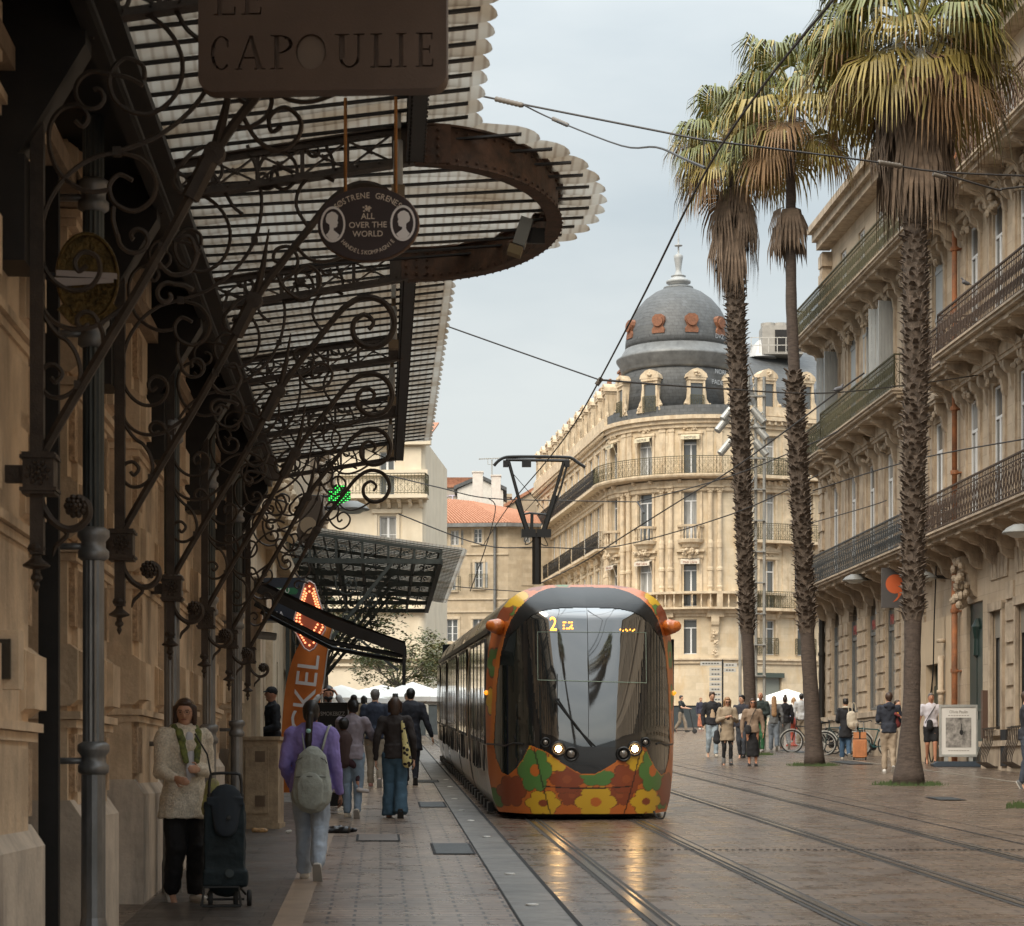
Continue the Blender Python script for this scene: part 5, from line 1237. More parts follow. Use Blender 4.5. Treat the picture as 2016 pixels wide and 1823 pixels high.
# lit tobacco sign
c=P(609,1190,35.0); kk=35.0/F
t=thing('tobacco_sign','red diamond shaped sign outlined with glowing orange bulbs above the black awning','sign',c)
dm=[(0,46),(9,38),(16,10),(31,-22),(33,-44),(0,-72),(-33,-44),(-31,-22),(-16,10),(-9,38)]
dm=[(0,46),(10,40),(30,-28),(31,-50),(10,-86),(0,-92),(-10,-86),(-31,-50),(-30,-28),(-10,40)]
m=MB(); m.prism([(x*kk,0,z*kk) for x,z in dm],(0,.14,0)); m.build('box',cm((.42,.10,.045),.5),t)
m=MB(); m.tube([(x*kk,-.01,z*kk) for x,z in dm],.014,5,closed=True); m.build('edge',cm((.5,.4,.38),.5),t)
m=MB()
BE=mat('sign_bulb',(.9,.4,.2),.5,emit=(1,.36,.15),es=1.0)
for s_ in (.84,.62):
    L=[(x*s_,z*s_-3) for x,z in dm]; 
    for (x0,z0),(x1,z1) in zip(L,L[1:]+L[:1]):
        d=math.hypot(x1-x0,z1-z0); n=int(d/5.2)
        for q in range(n): f_=q/max(n,1); m.ell(((x0+(x1-x0)*f_)*kk,-.015,(z0+(z1-z0)*f_)*kk),.017,.012,.017,6,4)
m.build('bulbs',BE,t)
t=thing('security_camera','white bullet camera fixed to the last bracket post','camera',P(520,1251,33)); m=MB(); m.lathe([(.05,-.2),(.06,-.18),(.06,.16),(.05,.18)],(0,0,0),10,axis=(1,.2,-.1)); m.tube([(-.1,0,.0),(-.3,.1,.12)],.02,5); m.build('housing',cm((.5,.49,.46),.4),t,smooth=False)
# black awning seen from the side
t=thing('awning','black fabric awning sloping out over the pavement beside the navy fascia','awning',(0,0,0)); 
Yn=31.4; Yf=33.4
an=P(500,1136,Yn); bn=P(795,1262,Yn); t.location=an
m=MB(); 
n_=[(an+(bn-an)*q/8) for q in range(9)]
off=Vector((AX*(Yf-Yn),Yf-Yn,0))
loc=lambda v:(v-an)
cloth=[]
for q,p in enumerate(n_): cloth.append((loc(p)+Vector((0,0,-.05*math.sin(PI*q/8)))))
for q in range(8): m.poly([cloth[q],cloth[q+1],cloth[q+1]+off,cloth[q]+off]); m.poly([cloth[q]-Vector((0,0,.02)),cloth[q]+off-Vector((0,0,.02)),cloth[q+1]+off-Vector((0,0,.02)),cloth[q+1]-Vector((0,0,.02))])
m.build('fabric',cm((.014,.012,.011),.9,var=.3),t)
m=MB(); m.prism([cloth[8]+Vector((0,0,0)),cloth[8]+off,cloth[8]+off+Vector((.02,0,-.22)),cloth[8]+Vector((.02,0,-.22))],(.02,0,0)); m.prism([cloth[0]+Vector((0,-.03,-.06)),cloth[4]+Vector((0,-.03,-.06)),cloth[8]+Vector((0,-.03,-.03)),cloth[8]+Vector((0,-.03,-.20)),cloth[4]+Vector((0,-.03,-.21)),cloth[0]+Vector((0,-.03,-.20))],(0,.03,0)); m.build('valance',cm((.026,.021,.018),.9,var=.3),t)
m=MB(); m.bar(cloth[8]+Vector((0,0,-.1)),cloth[8]+off+Vector((0,0,-.1)),.07); 
for o_ in (.25,2.5): 
    e=off*(o_/2.8); m.tube([cloth[0]+e+Vector((0,0,-.36)),cloth[4]+e+Vector((0,0,-.40)),cloth[8]+e+Vector((0,0,-.2))],.035,6)
m.tube([cloth[8]+Vector((.0,0,-.1)),cloth[8]+Vector((.0,0,-.62))],.025,6)
m.build('arms',M['black'],t)
# orange feather flag
t=thing('feather_flag','tall orange feather flag with white vertical letters on the pavement','flag',G(600,1578)); Yf_=t.location.y; kf=Yf_/F
o=t.location
def fp(x,y,dy=0): v=P(x,y,Yf_)-o; v.y+=dy; return v
Lp=[(556,1560),(553,1480),(556,1420),(560,1370),(566,1330),(578,1290),(597,1256),(620,1236),(640,1230)]; Rp=[(622,1560),(624,1480),(627,1420),(632,1370),(637,1330),(642,1290),(648,1256),(652,1240),(652,1232)]
Lp=smooth_pts(Lp,3); Rp=smooth_pts(Rp,3)
m=MB(); prev=None
for (a,b_) in zip(Lp,Rp):
    row=[m.V(fp(a[0]+(b_[0]-a[0])*q/6,a[1]+(b_[1]-a[1])*q/6,.05*math.sin(q*1.1+a[1]*.03))) for q in range(7)]
    if prev:
        for q in range(6): m.face((prev[q],row[q],row[q+1],prev[q+1]))
    prev=row
m.build('fabric',mat('orange_flag_cloth',(.52,.145,.022),.75,var=.15,vscale=2),t,smooth=True)
m=MB(); m.tube([fp(637,1625),fp(640,1400)]+[fp(x+2,y) for x,y in Rp[8:]]+[fp(652,1228)],.012,6); m.build('pole',M['steel'],t)
m=MB(); 
zax=(fp(615,1300)-fp(592,1500)).normalized(); 
textmb(m,'NiCKEL',.49,FR(fp(617,1402,-.09),zax,Vector((-1,0,.12))),.003,1.12); m.build('lettering',cm((.55,.52,.50),.7),t)
# ------------------------------------------------------------------ second, green grey canopy
C2=thing('far_canopy','second dark green grey iron canopy with fine scrollwork further along the left side','canopy',(X2,0,0),LZ)
u0,u1=45.0,59.0; w2=3.15; z0=CH+4.2; 
m=MB()
def c2(u,wd,h): return (u,-wd,z0+h)
N=6
for u in [u0+(u1-u0)*i/5 for i in range(6)]:
    m.bar(c2(u,.0,0),c2(u,w2,0),.08,.1); m.bar(c2(u,.0,.62),c2(u,w2,.2),.06,.06)
    for i in range(N+1):
        wd=w2*i/N; m.bar(c2(u,wd,0),c2(u,wd,.62-.42*i/N),.05,.03)
        if i<N and u<50: m.bar(c2(u,wd,0),c2(u,wd+w2/N,.55-.42*i/N),.02,.02)
m.bar(c2(u0,w2,0),c2(u1,w2,0),.10,.12); m.bar(c2(u0,w2,.2),c2(u1,w2,.2),.08,.08)
for wd in [w2*i/6 for i in range(6)]: m.bar(c2(u0,wd,0),c2(u1,wd,0),.05,.06)
for wd in [w2*i/12 for i in range(12)]: m.bar(c2(u0,wd,.62-.42*wd/w2),c2(u1,wd,.62-.42*wd/w2),.03,.03)
m.build('frame',M['irong'],C2)
m=MB()
for u in [u0+(u1-u0)*i/5 for i in range(6)]:
    for i in range(N):
        wd=w2*(i+.5)/N; h=(.62-.42*(i+.5)/N)/2; q=min(.2,h*.8)
        for s_ in (-1,1): m.tube([(u,-(wd+s_*q*.6+a*s_),z0+h+b_) for a,b_ in spiral(0,0,q*.6,.02,0,5,10)],.014,3)
m.bsplit('scroll_panel',M['irong'],C2,lambda c_:round((c_.x-u0)/2.8))
m=MB()
for u in (u0,u0+2.8,u0+5.6,u0+8.4):
    m.bar((u,-.05,z0-2.7),(u,-2.2,z0),.07,.07) ; m.bar((u,-.05,z0-.4),(u,-2.3,z0-2.2),.05,.05)if u==u0 else None; m.bar((u,-.08,z0-3),(u,-.08,z0),.08)
    for (cy,cz,r_) in ((.45,-.5,.3),(1.25,-1.15,.34),(.5,-1.55,.34),(1.3,-.45,.28),(.25,-2.3,.22),(1.75,-.75,.22)):
        m.tube([(u,-(cy+a),z0+cz+b_) for a,b_ in spiral(0,0,r_,.04,2.4,10,26)],.018,4)
        for q in range(6): m.ell((u-.02,-(cy+.05*math.cos(q)),z0+cz+.05*math.sin(q)),.03,.03,.03,5,3)
m.bsplit('scroll_bracket',M['irong'],C2,lambda c_:round((c_.x-u0)/2.8))
louvres(C2,u0,u1+.3,.0,lambda u:w2+.55,lambda wd:z0+.66-.42*wd/w2,.34,M['irong'],gl,.05)
# dark covered front under this canopy and the green pharmacy cross
H3=thing('narrow_house','narrow dark ornate stone house behind the second canopy','building',(X2-.1,0,0),LZ)
m=MB(); m.box(62.1,84,0,9,0,15.5); m.build('wall',M['stoneB'],H3)
m=MB(); m.box(62,84,-.25,.05,8,8.35); m.box(62,84,-.35,.05,12,12.4); m.box(62,63,-.3,.05,2,15); blobs(m,(66,-.2,9.5),4,.2,1.5,90,.22); m.build('carved_mouldings',M['stoneRp'],H3)
c=P(668,977,52)
t=thing('pharmacy_cross','glowing green pharmacy cross hanging out from the left facades','sign',c,R(10)); kc=52/F
m=MB(); a_=10*kc*1.3; 
m.box(-a_/1.0,a_/1.0,0,.12,-22*kc,22*kc); m.box(-22*kc,-a_,.005,.115,-a_,a_); m.box(a_,22*kc,.005,.115,-a_,a_); m.build('case',cm((.01,.03,.012),.5),t)
GE=mat('green_led',(.02,.5,.05),.5,emit=(.06,1,.12),es=1.3)
m=MB(); 
for i in range(-5,6):
    for j in range(-5,6):
        if (abs(i)<=2 or abs(j)<=2) and (i+j*2)%3!=1: m.bc((i*4*kc,-.01,j*4*kc),2.3*kc,.015,1.2*kc)
m.build('leds',GE,t)
m=MB(); m.tube([(-22*kc,.06,0),(-60*kc,.06,0)],.03,5); m.build('arm',M['irond'],t)
# saucer lantern at the second house
lantern(P(694,1001,47),'grey saucer lamp just under the pharmacy cross',-2.0)
# neon shoe/sneaker style projecting shop signs in the clutter
c=P(590,1015,42); 
t=thing('shop_sign_box','brown rounded shop sign box half hidden behind the iron scrolls','sign',c,R(-4)); m=MB(); kb=42/F
m.prism([(x*kb,0,z*kb) for x,z in [(-60,30),(40,40),(48,-5),(30,-38),(5,-52),(-30,-40),(-55,-15)]],(0,.3,0)); m.build('box',cm((.055,.038,.026),.5),t)
m=MB(); m.lathe([(.0,0),(.14,.0),(.16,.05)],(18*kb,-.02,-20*kb),12,axis=(0,-1,0)); m.build('boss',cm((.2,.15,.1),.4),t)
# ------------------------------------------------------------------ cream house with iron balcony
YC=104.0; kc=YC/F
def tzz(y,k): return CH+(HZ-y)*k
cx=P(838,0,YC).x
HC=thing('cream_house','cream coloured house with a rounded corner and a wrought iron balcony beyond the canopies','building',(cx,YC,0),R(-4))
hz=tzz(868,kc); zb_=tzz(976,kc)
m=MB(); x0=-7.5
fx=[(-78-45)*kc,(-78)*kc]
wallgrid(m,x0,0-.35,1,hz,[(-92*kc,-58*kc,tzz(1090,kc),tzz(1015,kc)),(-92*kc,-62*kc,zb_,tzz(888,kc)),(-6,-4.6,zb_,tzz(888,kc)),(-6,-4.6,tzz(1090,kc),tzz(1015,kc)),(-6.5,-1.2,1,tzz(1385,kc))],dep=.3)
m.lathe([(.35,1),(.35,hz)],(-.35,.35,0),10,a0=-PI/2,a1=0); m.box(x0,-.0,.35,10,1,hz); m.box(x0,-.3,.34,.36,1,hz)
m.build('wall',M['stoneC'],HC)
m=MB()
for z_,h_,p_ in ((hz-.2,.3,.35),(hz-1.6,.25,.2),(zb_-.3,.25,.15),(tzz(1297,kc),.25,.3),(tzz(1311,kc),.12,.15),(tzz(1205,kc),.2,.25)): m.box(x0,p_-.1,-p_,.1,z_,z_+h_)
m.box(x0,.15,-.85,.1,zb_-.18,zb_-.02); 
for i in range(14): console(m,-.2-i*.5,zb_-.2,.6,.4,.16)
m.box(-1.1,-.15,-.08,.02,tzz(1200,kc),zb_-.4); m.box(-1.0,-.2,-.1,.05,hz-1.4,hz-.3); m.lathe([(.2,0),(.3,.1),(.2,.3),(.06,.4)],(-.5,.0,hz+.1),8)
for c_ in (-75*kc,-5.3):
    m.box(c_-.65,c_-.5,-.07,.02,tzz(1090,kc),tzz(1012,kc)); m.box(c_+.4,c_+.55,-.07,.02,tzz(1090,kc),tzz(1012,kc)); m.box(c_-.75,c_+.65,-.15,.02,tzz(1010,kc),tzz(1002,kc))
m.build('mouldings',M['stoneC'],HC)
m=MB(); railing(m,[(x0,-.8,zb_),(.05,-.8,zb_),(.1,.2,zb_)],.95,.16,.012); m.build('balcony_railing',M['rail_olive'],HC)
fm,gm=win_mesh(34*kc,tzz(1015,kc)-tzz(1090,kc),None,1); put_window(HC,fm,gm,-92*kc,tzz(1090,kc),.15)
fm,gm=win_mesh(30*kc,tzz(888,kc)-zb_,None,1); put_window(HC,fm,gm,-92*kc,zb_,.15)
m=MB(); railing(m,[(-97*kc,-.15,tzz(1090,kc)),(-30*kc,-.15,tzz(1090,kc))],.35,.12,.012,False); m.build('window_railing',M['rail_olive'],HC)
m=MB()
for q_ in range(22):
    if q_%5!=3: m.box(-5+q_*.22,-4.95+q_*.22,-.03,.0,tzz(1369,kc),tzz(1362+(q_*7)%4,kc)); m.box(-5.03+q_*.22,-4.88+q_*.22,-.03,.0,tzz(1364,kc),tzz(1362.5,kc))
m.build('lettering',cm((.16,.12,.09),.6),HC)
m=MB(); m.prism([(x0,-.3,hz+.1),(.2,-.3,hz+.1),(.2,4,hz+1.4),(x0,4,hz+1.4)],(0,0,.08)); m.build('roof',M['tile'],HC)
# ------------------------------------------------------------------ tan house with the orange tiled hip roof
YB=172.0; kb=YB/F
px_=P(1000,0,YB).x
HB=thing('tiled_roof_house','tan masonry house with an orange clay tiled roof in the centre background','building',(px_,YB,0),0)
ez=tzz(1032,kb)
def hface(x0_,x1_,rz,ops,name):
    e=bpy.data.objects.new(name,None); COL.objects.link(e); e.parent=HB; e.rotation_euler=(0,0,rz); return e
# left face: from corner to the left, slightly receding to the left
la=math.atan2(1.2,-7.0)   # direction of wall from corner going left/away
e=hface(0,0,R(-6),None,'front_face')
ops=[]; W=lambda a,b,c,d:(a*kb,b*kb,tzz(c,kb),tzz(d,kb))
wl=[(-110,-94,1092,1040+0),(-60-58+46,-62-0,1067,1042)]
wops=[W(-114,-98,1072,1043),W(-68,-52,1068,1040),W(-160,-146,1075,1046),W(-66,-50,1156,1106),W(-118,-104,1160,1108),W(-165,-150,1160,1108),W(-70,-48,1262,1218),W(-122,-100,1262,1218)]
m=MB(); wallgrid(m,-14,0,2,ez,wops,dep=.3); m.build('wall',M['stoneB'],e)
m=MB()
for a,b,c,d in wops:
    m.box(a-.18,a,-.05,.02,c-.1,d+.15); m.box(b,b+.18,-.05,.02,c-.1,d+.15); m.box(a-.18,b+.18,-.08,.02,d,d+.2); m.box(a-.2,b+.2,-.12,.02,c-.2,c-.05)
for z_ in (1092,1180,1205): m.box(-14,0,-.1,.02,tzz(z_,kb),tzz(z_,kb)+.12)
m.build('mouldings',mat('tan_trim',(.50,.42,.31),.85,var=.2),e)
for i,(a,b,c,d) in enumerate(wops):
    fm,gm=win_mesh(b-a,d-c,None,2); put_window(e,fm,gm,a,c,.15)
    if i in (0,3,4,5): 
        s_=MB(); s_.box(0,.45,0,.04,0,d-c); me=s_.mesh('shutter',M['shut']); inst('shutter',me,e,(b-.1,-.0,c)); inst('shutter',me,e,(a-.35,-.0,c)) if i>2 else None
    if i>2 and i<6:
        r_=MB(); railing(r_,[(a-.4,-.3,c-.1),(b+.4,-.3,c-.1)],1.1,.18,.014,False); r_.build('window_railing',M['rail_olive'],e)
e2_=hface(0,0,R(12),None,'side_face')
m=MB(); wops=[W(18+13,18+26,1067,1040),W(26,50,1152,1100)]; wallgrid(m,0,7,2,ez,wops[:1],dep=.3); m.box(wops[1][0],wops[1][1],-.06,.02,wops[1][2],wops[1][3]); m.box(wops[1][0]-.2,wops[1][1]+.2,-.1,.02,wops[1][3]+.9,wops[1][3]+1.1); m.build('wall',M['stoneB'],e2_)
a,b,c,d=wops[0]; fm,gm=win_mesh(b-a,d-c,None,2); put_window(e2_,fm,gm,a,c,.15)
m=MB(); m.tube([(-26*kb,-.15,3),(-26*kb,-.15,ez)],.12,8); m.build('downpipe',M['zinc'],e)
m=MB(); A0=Vector((-14.3,1.0,ez)); A1=Vector((-.1,-.55,ez)); A2=Vector((7.2,1.0,ez)); T0=Vector((-5.5,4.8,tzz(985,kb)+.2)); T1=Vector((-14.5,5.6,tzz(990,kb)+1.8)); T2=Vector((-3,5.5,tzz(984,kb)+.5)); A3=Vector((7.5,7,ez))
m.poly([A0,A1,T2,T1]); m.poly([A1,A2,T2]); m.poly([A2,A3,T2]); ro=m.build('roof',M['tile'],HB)
m=MB()
for i in range(60):   # tile rows as rolls
    x=-14+i*.24; f_=(x+14.2)/14.1; b0=A0+(A1-A0)*f_; top=T1+(T2-T1)*f_; m.tube([b0+Vector((0,0,.04)),top+Vector((0,0,.04))],.085,5)
for i in range(28):
    f_=i/28; b0=A1+(A2-A1)*f_; m.tube([b0+Vector((0,0,.04)),b0+(T2-b0)*(1-f_*.0)+Vector((0,0,.04))],.07,5)
m.build('tile_rolls',M['tile'],ro)
m=MB(); m.bar(A0+Vector((0,-.1,-.1)),A1+Vector((0,-.1,-.1)),.28); m.bar(A1+Vector((0,-.1,-.1)),A2+Vector((0,-.1,-.1)),.28); m.build('eaves_gutter',M['zinc'],HB)
for i,(x,w_,y0_,y1_) in enumerate(((940,20,930,985),(976,18,937,985))):
    q=P(x,y1_,YB+6)-HB.location; m=MB(); k6=(YB+6)/F; m.box(q.x-w_*k6/2,q.x+w_*k6/2,q.y,q.y+1.2,q.z-1,q.z+(y1_-y0_)*k6); m.box(q.x-w_*k6/2-.06,q.x+w_*k6/2+.06,q.y-.06,q.y+1.26,q.z+(y1_-y0_)*k6,q.z+(y1_-y0_)*k6+.1); m.build('chimney',mat('white_render',(.62,.60,.56),.85,var=.15),HB)
# houses stacked up behind
def backhouse(x0,x1,yt,yb,Y,label,mt,roofm=None,gable=0):
    a=P(x0,yb,Y); k=Y/F; W_=(x1-x0)*k; h=(yb-yt)*k
    t=thing('rooftop_house',label,'building',a); m=MB(); 
    if gable: m.prism([(0,0,-6),(W_,0,-6),(W_,0,h*.55),(W_*gable,0,h),(0,0,h*.6)],(0,8,0))
    else: m.box(0,W_,0,8,-6,h)
    m.build('wall',mt,t)
    m=MB()
    if gable: m.prism([(-.3,-.2,h*.58),(W_*gable,-.2,h),(W_*gable,-.2,h+.3),(-.3,-.2,h*.58+.3)],(0,8.5,0)); m.prism([(W_*gable,-.2,h),(W_+.3,-.2,h*.53),(W_+.3,-.2,h*.53+.3),(W_*gable,-.2,h+.3)],(0,8.5,0))
    else: m.box(-.15,W_+.15,-.2,8.2,h,h+.25)
    m.build('roof',roofm or M['tile'],t); return t
GR=mat('grey_render',(.40,.36,.31),.9,var=.3,vscale=1.5)
t=backhouse(842,905,960,1010,190,'grey rooftop wall with a graffiti tag left of the white chimneys',GR)
m=MB(); textmb(m,'3CT',1.15,FR((1.4,-.05,.75),(1,0,0),(0,0,1)),.01); m.build('graffiti',cm((.55,.5,.6),.8),t)
m=MB(); m.box(1.6,4.4,.5,2.5,2.0,3.1); m.build('chimney',CHM,t)
backhouse(900,990,942,995,186,'white gabled rooftop house behind the tall white chimneys',mat('whitewash',(.66,.63,.58),.85,var=.15),M['slate'],.5)
t=backhouse(990,1100,950,1080,200,'ochre gabled wall at the far end beside the ornate left wing',mat('ochre_render',(.36,.285,.20),.9,var=.4,vscale=.6,stain=(1,.6,(.2,.17,.14))),None,.8)
m=MB(); m.box(-1.4,.6,0,1.5,-2,4.6); m.box(-1.6,.8,-.1,1.6,4.6,4.9); m.build('chimney',M['stoneB'],t)
m=MB(); m.box(5.3,6.9,-1,.2,-1.0,1.6); m.build('chimney',mat('white_stack',(.62,.6,.55),.8),t)
t=thing('tv_antenna','rooftop television aerial above the tiled roof','antenna',P(968,1000,180)); ka=180/F
m=MB(); m.tube([(0,0,0),(0,0,95*ka)],.06,5); m.tube([(-26*ka,0,96*ka),(28*ka,0,99*ka)],.05,4); 
for q in range(12): x=(-24+q*4.4)*ka; m.tube([(x,-.3,97*ka),(x,.3,97*ka)],.03,3)
m.tube([(-8*ka,0,86*ka),(-8*ka,0,97*ka)],.03,3); m.tube([(-8*ka,0,86*ka),(8*ka,0,86*ka)],.03,3)
m.build('aerial',M['steel'],t)
# low row of shops closing the square behind the terrace
t=thing('shop_row','low cream row of shops behind the terrace parasols','building',(P(640,0,150).x,152,0))
m=MB(); m.box(0,22,0,8,2,tzz(1300,150/F)); m.build('wall',M['stoneC'],t)
m=MB(); 
for i in range(6): m.box(1+i*3.6,3.6+i*3.6,-.05,.1,4.2,tzz(1372,150/F))
m.build('shop_window',M['glassd'],t)
m=MB(); m.box(-.2,22.2,-.4,.1,tzz(1310,150/F),tzz(1300,150/F)); m.box(-.2,22,-.2,.1,tzz(1322,150/F),tzz(1318,150/F)); m.build('cornice',M['stoneC'],t)
# ------------------------------------------------------------------ tram
TYf=30.6
tl=S(2.83,TYf,0); TR=thing('tram','tram painted with orange, yellow and green flowers, both headlights lit','tram',tl,math.atan(-AX)); TR.rotation_euler=(math.atan(SL),0,math.atan(-AX))
kT=31.3/F
def zx(zx_,zy_):  # photo (zoom4) -> tram front coordinates (m)
    xd=790.7+.4213*zx_; yd=1054.3+.4213*zy_
    return ((xd-1150)*kT,(1612-yd)*kT)
HWp=[(.08,1.18),(.25,1.25),(.6,1.31),(1.0,1.335),(1.5,1.345),(2.0,1.335),(2.4,1.305),(2.7,1.25),(2.9,1.16),(3.05,1.04),(3.15,.90),(3.22,.72),(3.27,.45),(3.285,.0)]
def hw(z):
    if z<=HWp[0][0]: return HWp[0][1]
    for (a,b),(c,d) in zip(HWp[:-1],HWp[1:]):
        if z<=c: t=(z-a)/(c-a); return b+(d-b)*t
    return 0
def fdepth(x,z):
    s=abs(x)/1.345; side=1.35*s**4.2
    bk=.30*max(0,(z-1.0)/2.0)**1.6*(1.0) + (.9*max(0,(z-2.75)/.54)**2.2) + .10*max(0,(.9-z)/.8)**2
    return max(0,side)*.95+bk*(1-.45*s)
def lerp(pts,v):
    if v<=pts[0][0]: return pts[0][1]
    for (a,b),(c,d) in zip(pts[:-1],pts[1:]):
        if v<=c: return b+(d-b)*(v-a)/(c-a)
    return pts[-1][1]
# region boundaries measured on the photo, as |x| (m) by height
def q(zx_,zy_): a,b=zx(zx_,zy_); return b,abs(a)
glL=sorted([q(640,920),q(612,800),q(596,650),q(583,500),q(575,400)])          # windscreen half width by z
maskL=sorted([q(585,980),q(490,1121),q(470,1110),q(446,1050),q(440,1000)][0:0]+[q(436,1010),q(441,900),q(450,700),q(466,560),q(484,480),q(520,400),q(575,345)])
ztop_mask=lerp
def AZ(pts): return sorted([(abs(zx(*p)[0]),zx(*p)[1]) for p in pts])
_at=AZ([(878,345),(700,352),(640,365),(600,385),(560,420),(500,480),(470,560)])
_ho=AZ([(878,243),(740,245),(690,252),(640,272),(590,305),(545,350),(512,400),(490,455),(470,520)])
_vl=AZ([(878,1112),(800,1100),(740,1065),(665,1010),(588,980),(560,1040),(530,1090),(495,1122),(470,1110),(447,1050),(438,990)])
_gw=AZ([(878,985),(800,978),(725,955),(690,935),(640,925)])
def arch_top(ax): return lerp(_at,ax)
def hood_out(ax): return lerp(_ho,ax)
def vlow(ax): return lerp(_vl,ax)
def glow(ax): return lerp(_gw,ax)
FLW=[ # cx,cz(zoom px),R,petals,flat,col,ccol
 (890,1240,96,6,.80,'y','o'),(612,1095,76,6,1.35,'g','o'),(1160,1098,72,6,1.4,'g','o'),(895,1125,80,5,.55,'g','g'),(712,1052,54,6,.95,'y','y'),(1082,1050,54,6,.95,'y','y'),
 (650,1245,80,6,.75,'y','b'),(1128,1240,78,6,.8,'y','b'),(757,1135,78,6,.9,'b','b2'),(1030,1135,78,6,.9,'b','b2'),(512,1195,62,6,1.2,'b','b'),(1240,1190,50,6,1.6,'b','b'),(780,1210,60,6,.8,'b','b2'),(1000,1210,60,6,.8,'b','b2'),(560,1030,48,6,1.4,'y','o'),(1205,1030,48,6,1.6,'y','o'),
 (740,1170,26,20,.9,'o','o'),(1040,1170,26,20,.9,'o','o'),(520,290,72,6,.8,'y','y'),(470,350,50,6,1.2,'b','b'),(545,300,34,6,1,'g','g'),(505,340,30,6,1.6,'g','g'),(1185,290,50,6,.9,'y','y'),(1235,360,46,6,1.4,'b','b'),(1200,330,34,6,1.5,'g','g'),(440,600,30,6,2.4,'g','o'),(432,780,26,6,2.6,'y','y'),(1272,560,24,6,2.8,'g','o'),(1275,760,24,6,2.6,'g','g'),(1272,900,22,6,2.8,'b','b'),(620,235,50,6,.6,'b','b'),(760,222,46,6,.5,'g','g'),(900,225,40,6,.4,'o','o'),(1040,225,50,6,.5,'b','b'),(450,1230,40,6,1.2,'g','g'),(1215,1240,36,6,1.2,'g','g')]
CO={'o':(.50,.13,.022),'y':(.60,.36,.025),'g':(.08,.19,.045),'b':(.24,.055,.02),'b2':(.30,.075,.025)}
def flower(zx_,zy_):
    for cx_,cy_,R_,n_,fl_,c1,c2 in FLW:
        dx=zx_-cx_; dy=(zy_-cy_)/fl_; r=math.hypot(dx,dy)
        if r<R_*1.1:
            a=math.atan2(dy,dx); e=R_*(.74+.26*abs(math.cos(n_*a/2+(0 if n_%2==0 else .8)))**.7)
            if r<e:
                if r<R_*.27: return CO[c2]
                return CO[c1]
            if r<e+3: return (.12,.04,.015)
    return CO['o']
NX=230; zs=[.085+i*(3.285-.085)/300 for i in range(301)]
import array
parts={'front_body':MB(),'hood':MB(),'windscreen':MB(),'side_window':MB(),'mask':MB()}
cols=[]
vid={}
allv=[]
for j,z in enumerate(zs):
    h=max(hw(z),.02)
    for i in range(NX+1):
        t=-1+2*i/NX; x=h*math.sin(t*PI/2*.985)/math.sin(PI/2*.985); allv.append(Vector((x,fdepth(x,z),z)))
def cls(x,z):
    ax=abs(x)
    if z>zx(0,243)[1] or z>hood_out(ax) : return 'front_body'
    if z<vlow(ax): return 'front_body'
    if ax>lerp(maskL,z)+.0 and z<zx(0,480)[1]: return 'front_body'
    if z>arch_top(ax): return 'hood'
    gw=lerp(glL,z)
    if ax<gw and z>glow(ax): return 'windscreen'
    if ax>gw+.10 and z>zx(0,970)[1]: return 'side_window'
    if ax>.90 and z<zx(0,985)[1]: return 'side_window'
    return 'mask'
fcol={}
mp_={k:{} for k in parts}
for j in range(len(zs)-1):
    for i in range(NX):
        ids=[j*(NX+1)+i,j*(NX+1)+i+1,(j+1)*(NX+1)+i+1,(j+1)*(NX+1)+i]
        c=(allv[ids[0]]+allv[ids[2]])/2; k=cls(c.x,c.z); pb=parts[k]; d=mp_[k]
        off=Vector((0,.012 if k in('windscreen','side_window') else 0,0))
        idx=[]
        for a in ids:
            if a not in d: d[a]=len(pb.v); pb.v.append(allv[a]+off)
            idx.append(d[a])
        pb.face(idx)
LV_=bpy.data.materials.new('flower_livery'); LV_.use_nodes=True; t_=LV_.node_tree; b_=t_.nodes['Principled BSDF']; at=t_.nodes.new('ShaderNodeAttribute'); at.attribute_name='livery'; t_.links.new(at.outputs['Color'],b_.inputs['Base Color']); b_.inputs['Roughness'].default_value=.35; b_.inputs['Coat Weight'].default_value=.4; b_.inputs['Coat Roughness'].default_value=.08
def color_attr(o,fn):
    me=o.data; ca=me.color_attributes.new('livery','FLOAT_COLOR','POINT'); buf=array.array('f')
    for v in me.vertices: buf.extend((*fn(v.co),1))
    ca.data.foreach_set('color',buf)
def z2zoom(co): return ((co.x/kT+1150-790.7)/.4213, ((1612-co.z/kT)-1054.3)/.4213)
def bodycol(co):
    zx_,zy_=z2zoom(co); ax=abs(co.x)
    # orange outline next to the mask
    if co.z<zx(0,480)[1] and co.z>vlow(ax) and ax<lerp(maskL,co.z)+.05: return (.6,.17,.02)
    if abs(co.z-vlow(ax))<.012: return (.6,.17,.02)
    # panel joints
    if co.z<1.02:
        lx=lerp([(.05,.50),(.5,.62),(1.0,.74)],co.z)
        if abs(ax-lx)<.008: return (.02,.01,.008)
        if abs(co.z-(.47 -.03*(1-(ax/.62)**2)))<.008 and ax<.62: return (.02,.01,.008)
    c=flower(zx_,zy_)
    return c
o=parts['front_body'].build('front_body',LV_,TR,smooth=True); color_attr(o,bodycol)
GB=mat('gloss_black',(.012,.013,.014),.12,coat=1)
parts['hood'].build('hood',mat('gloss_dark_grey',(.018,.018,.018),.25,spec=.3),TR,smooth=True); parts['mask'].build('black_mask',GB,TR,smooth=True)
WG=mat('windscreen_glass',(.02,.022,.022),.03,spec=.7); WG.node_tree.nodes['Principled BSDF'].inputs['IOR'].default_value=2.45
SGm=mat('side_glass',(.015,.018,.016),.05,spec=1.0,coat=.6)
wsn=parts['windscreen'].build('windscreen',WG,TR,smooth=True); parts['side_window'].bsplit('corner_window',SGm,TR,lambda c_:c_.x>0,smooth=True)
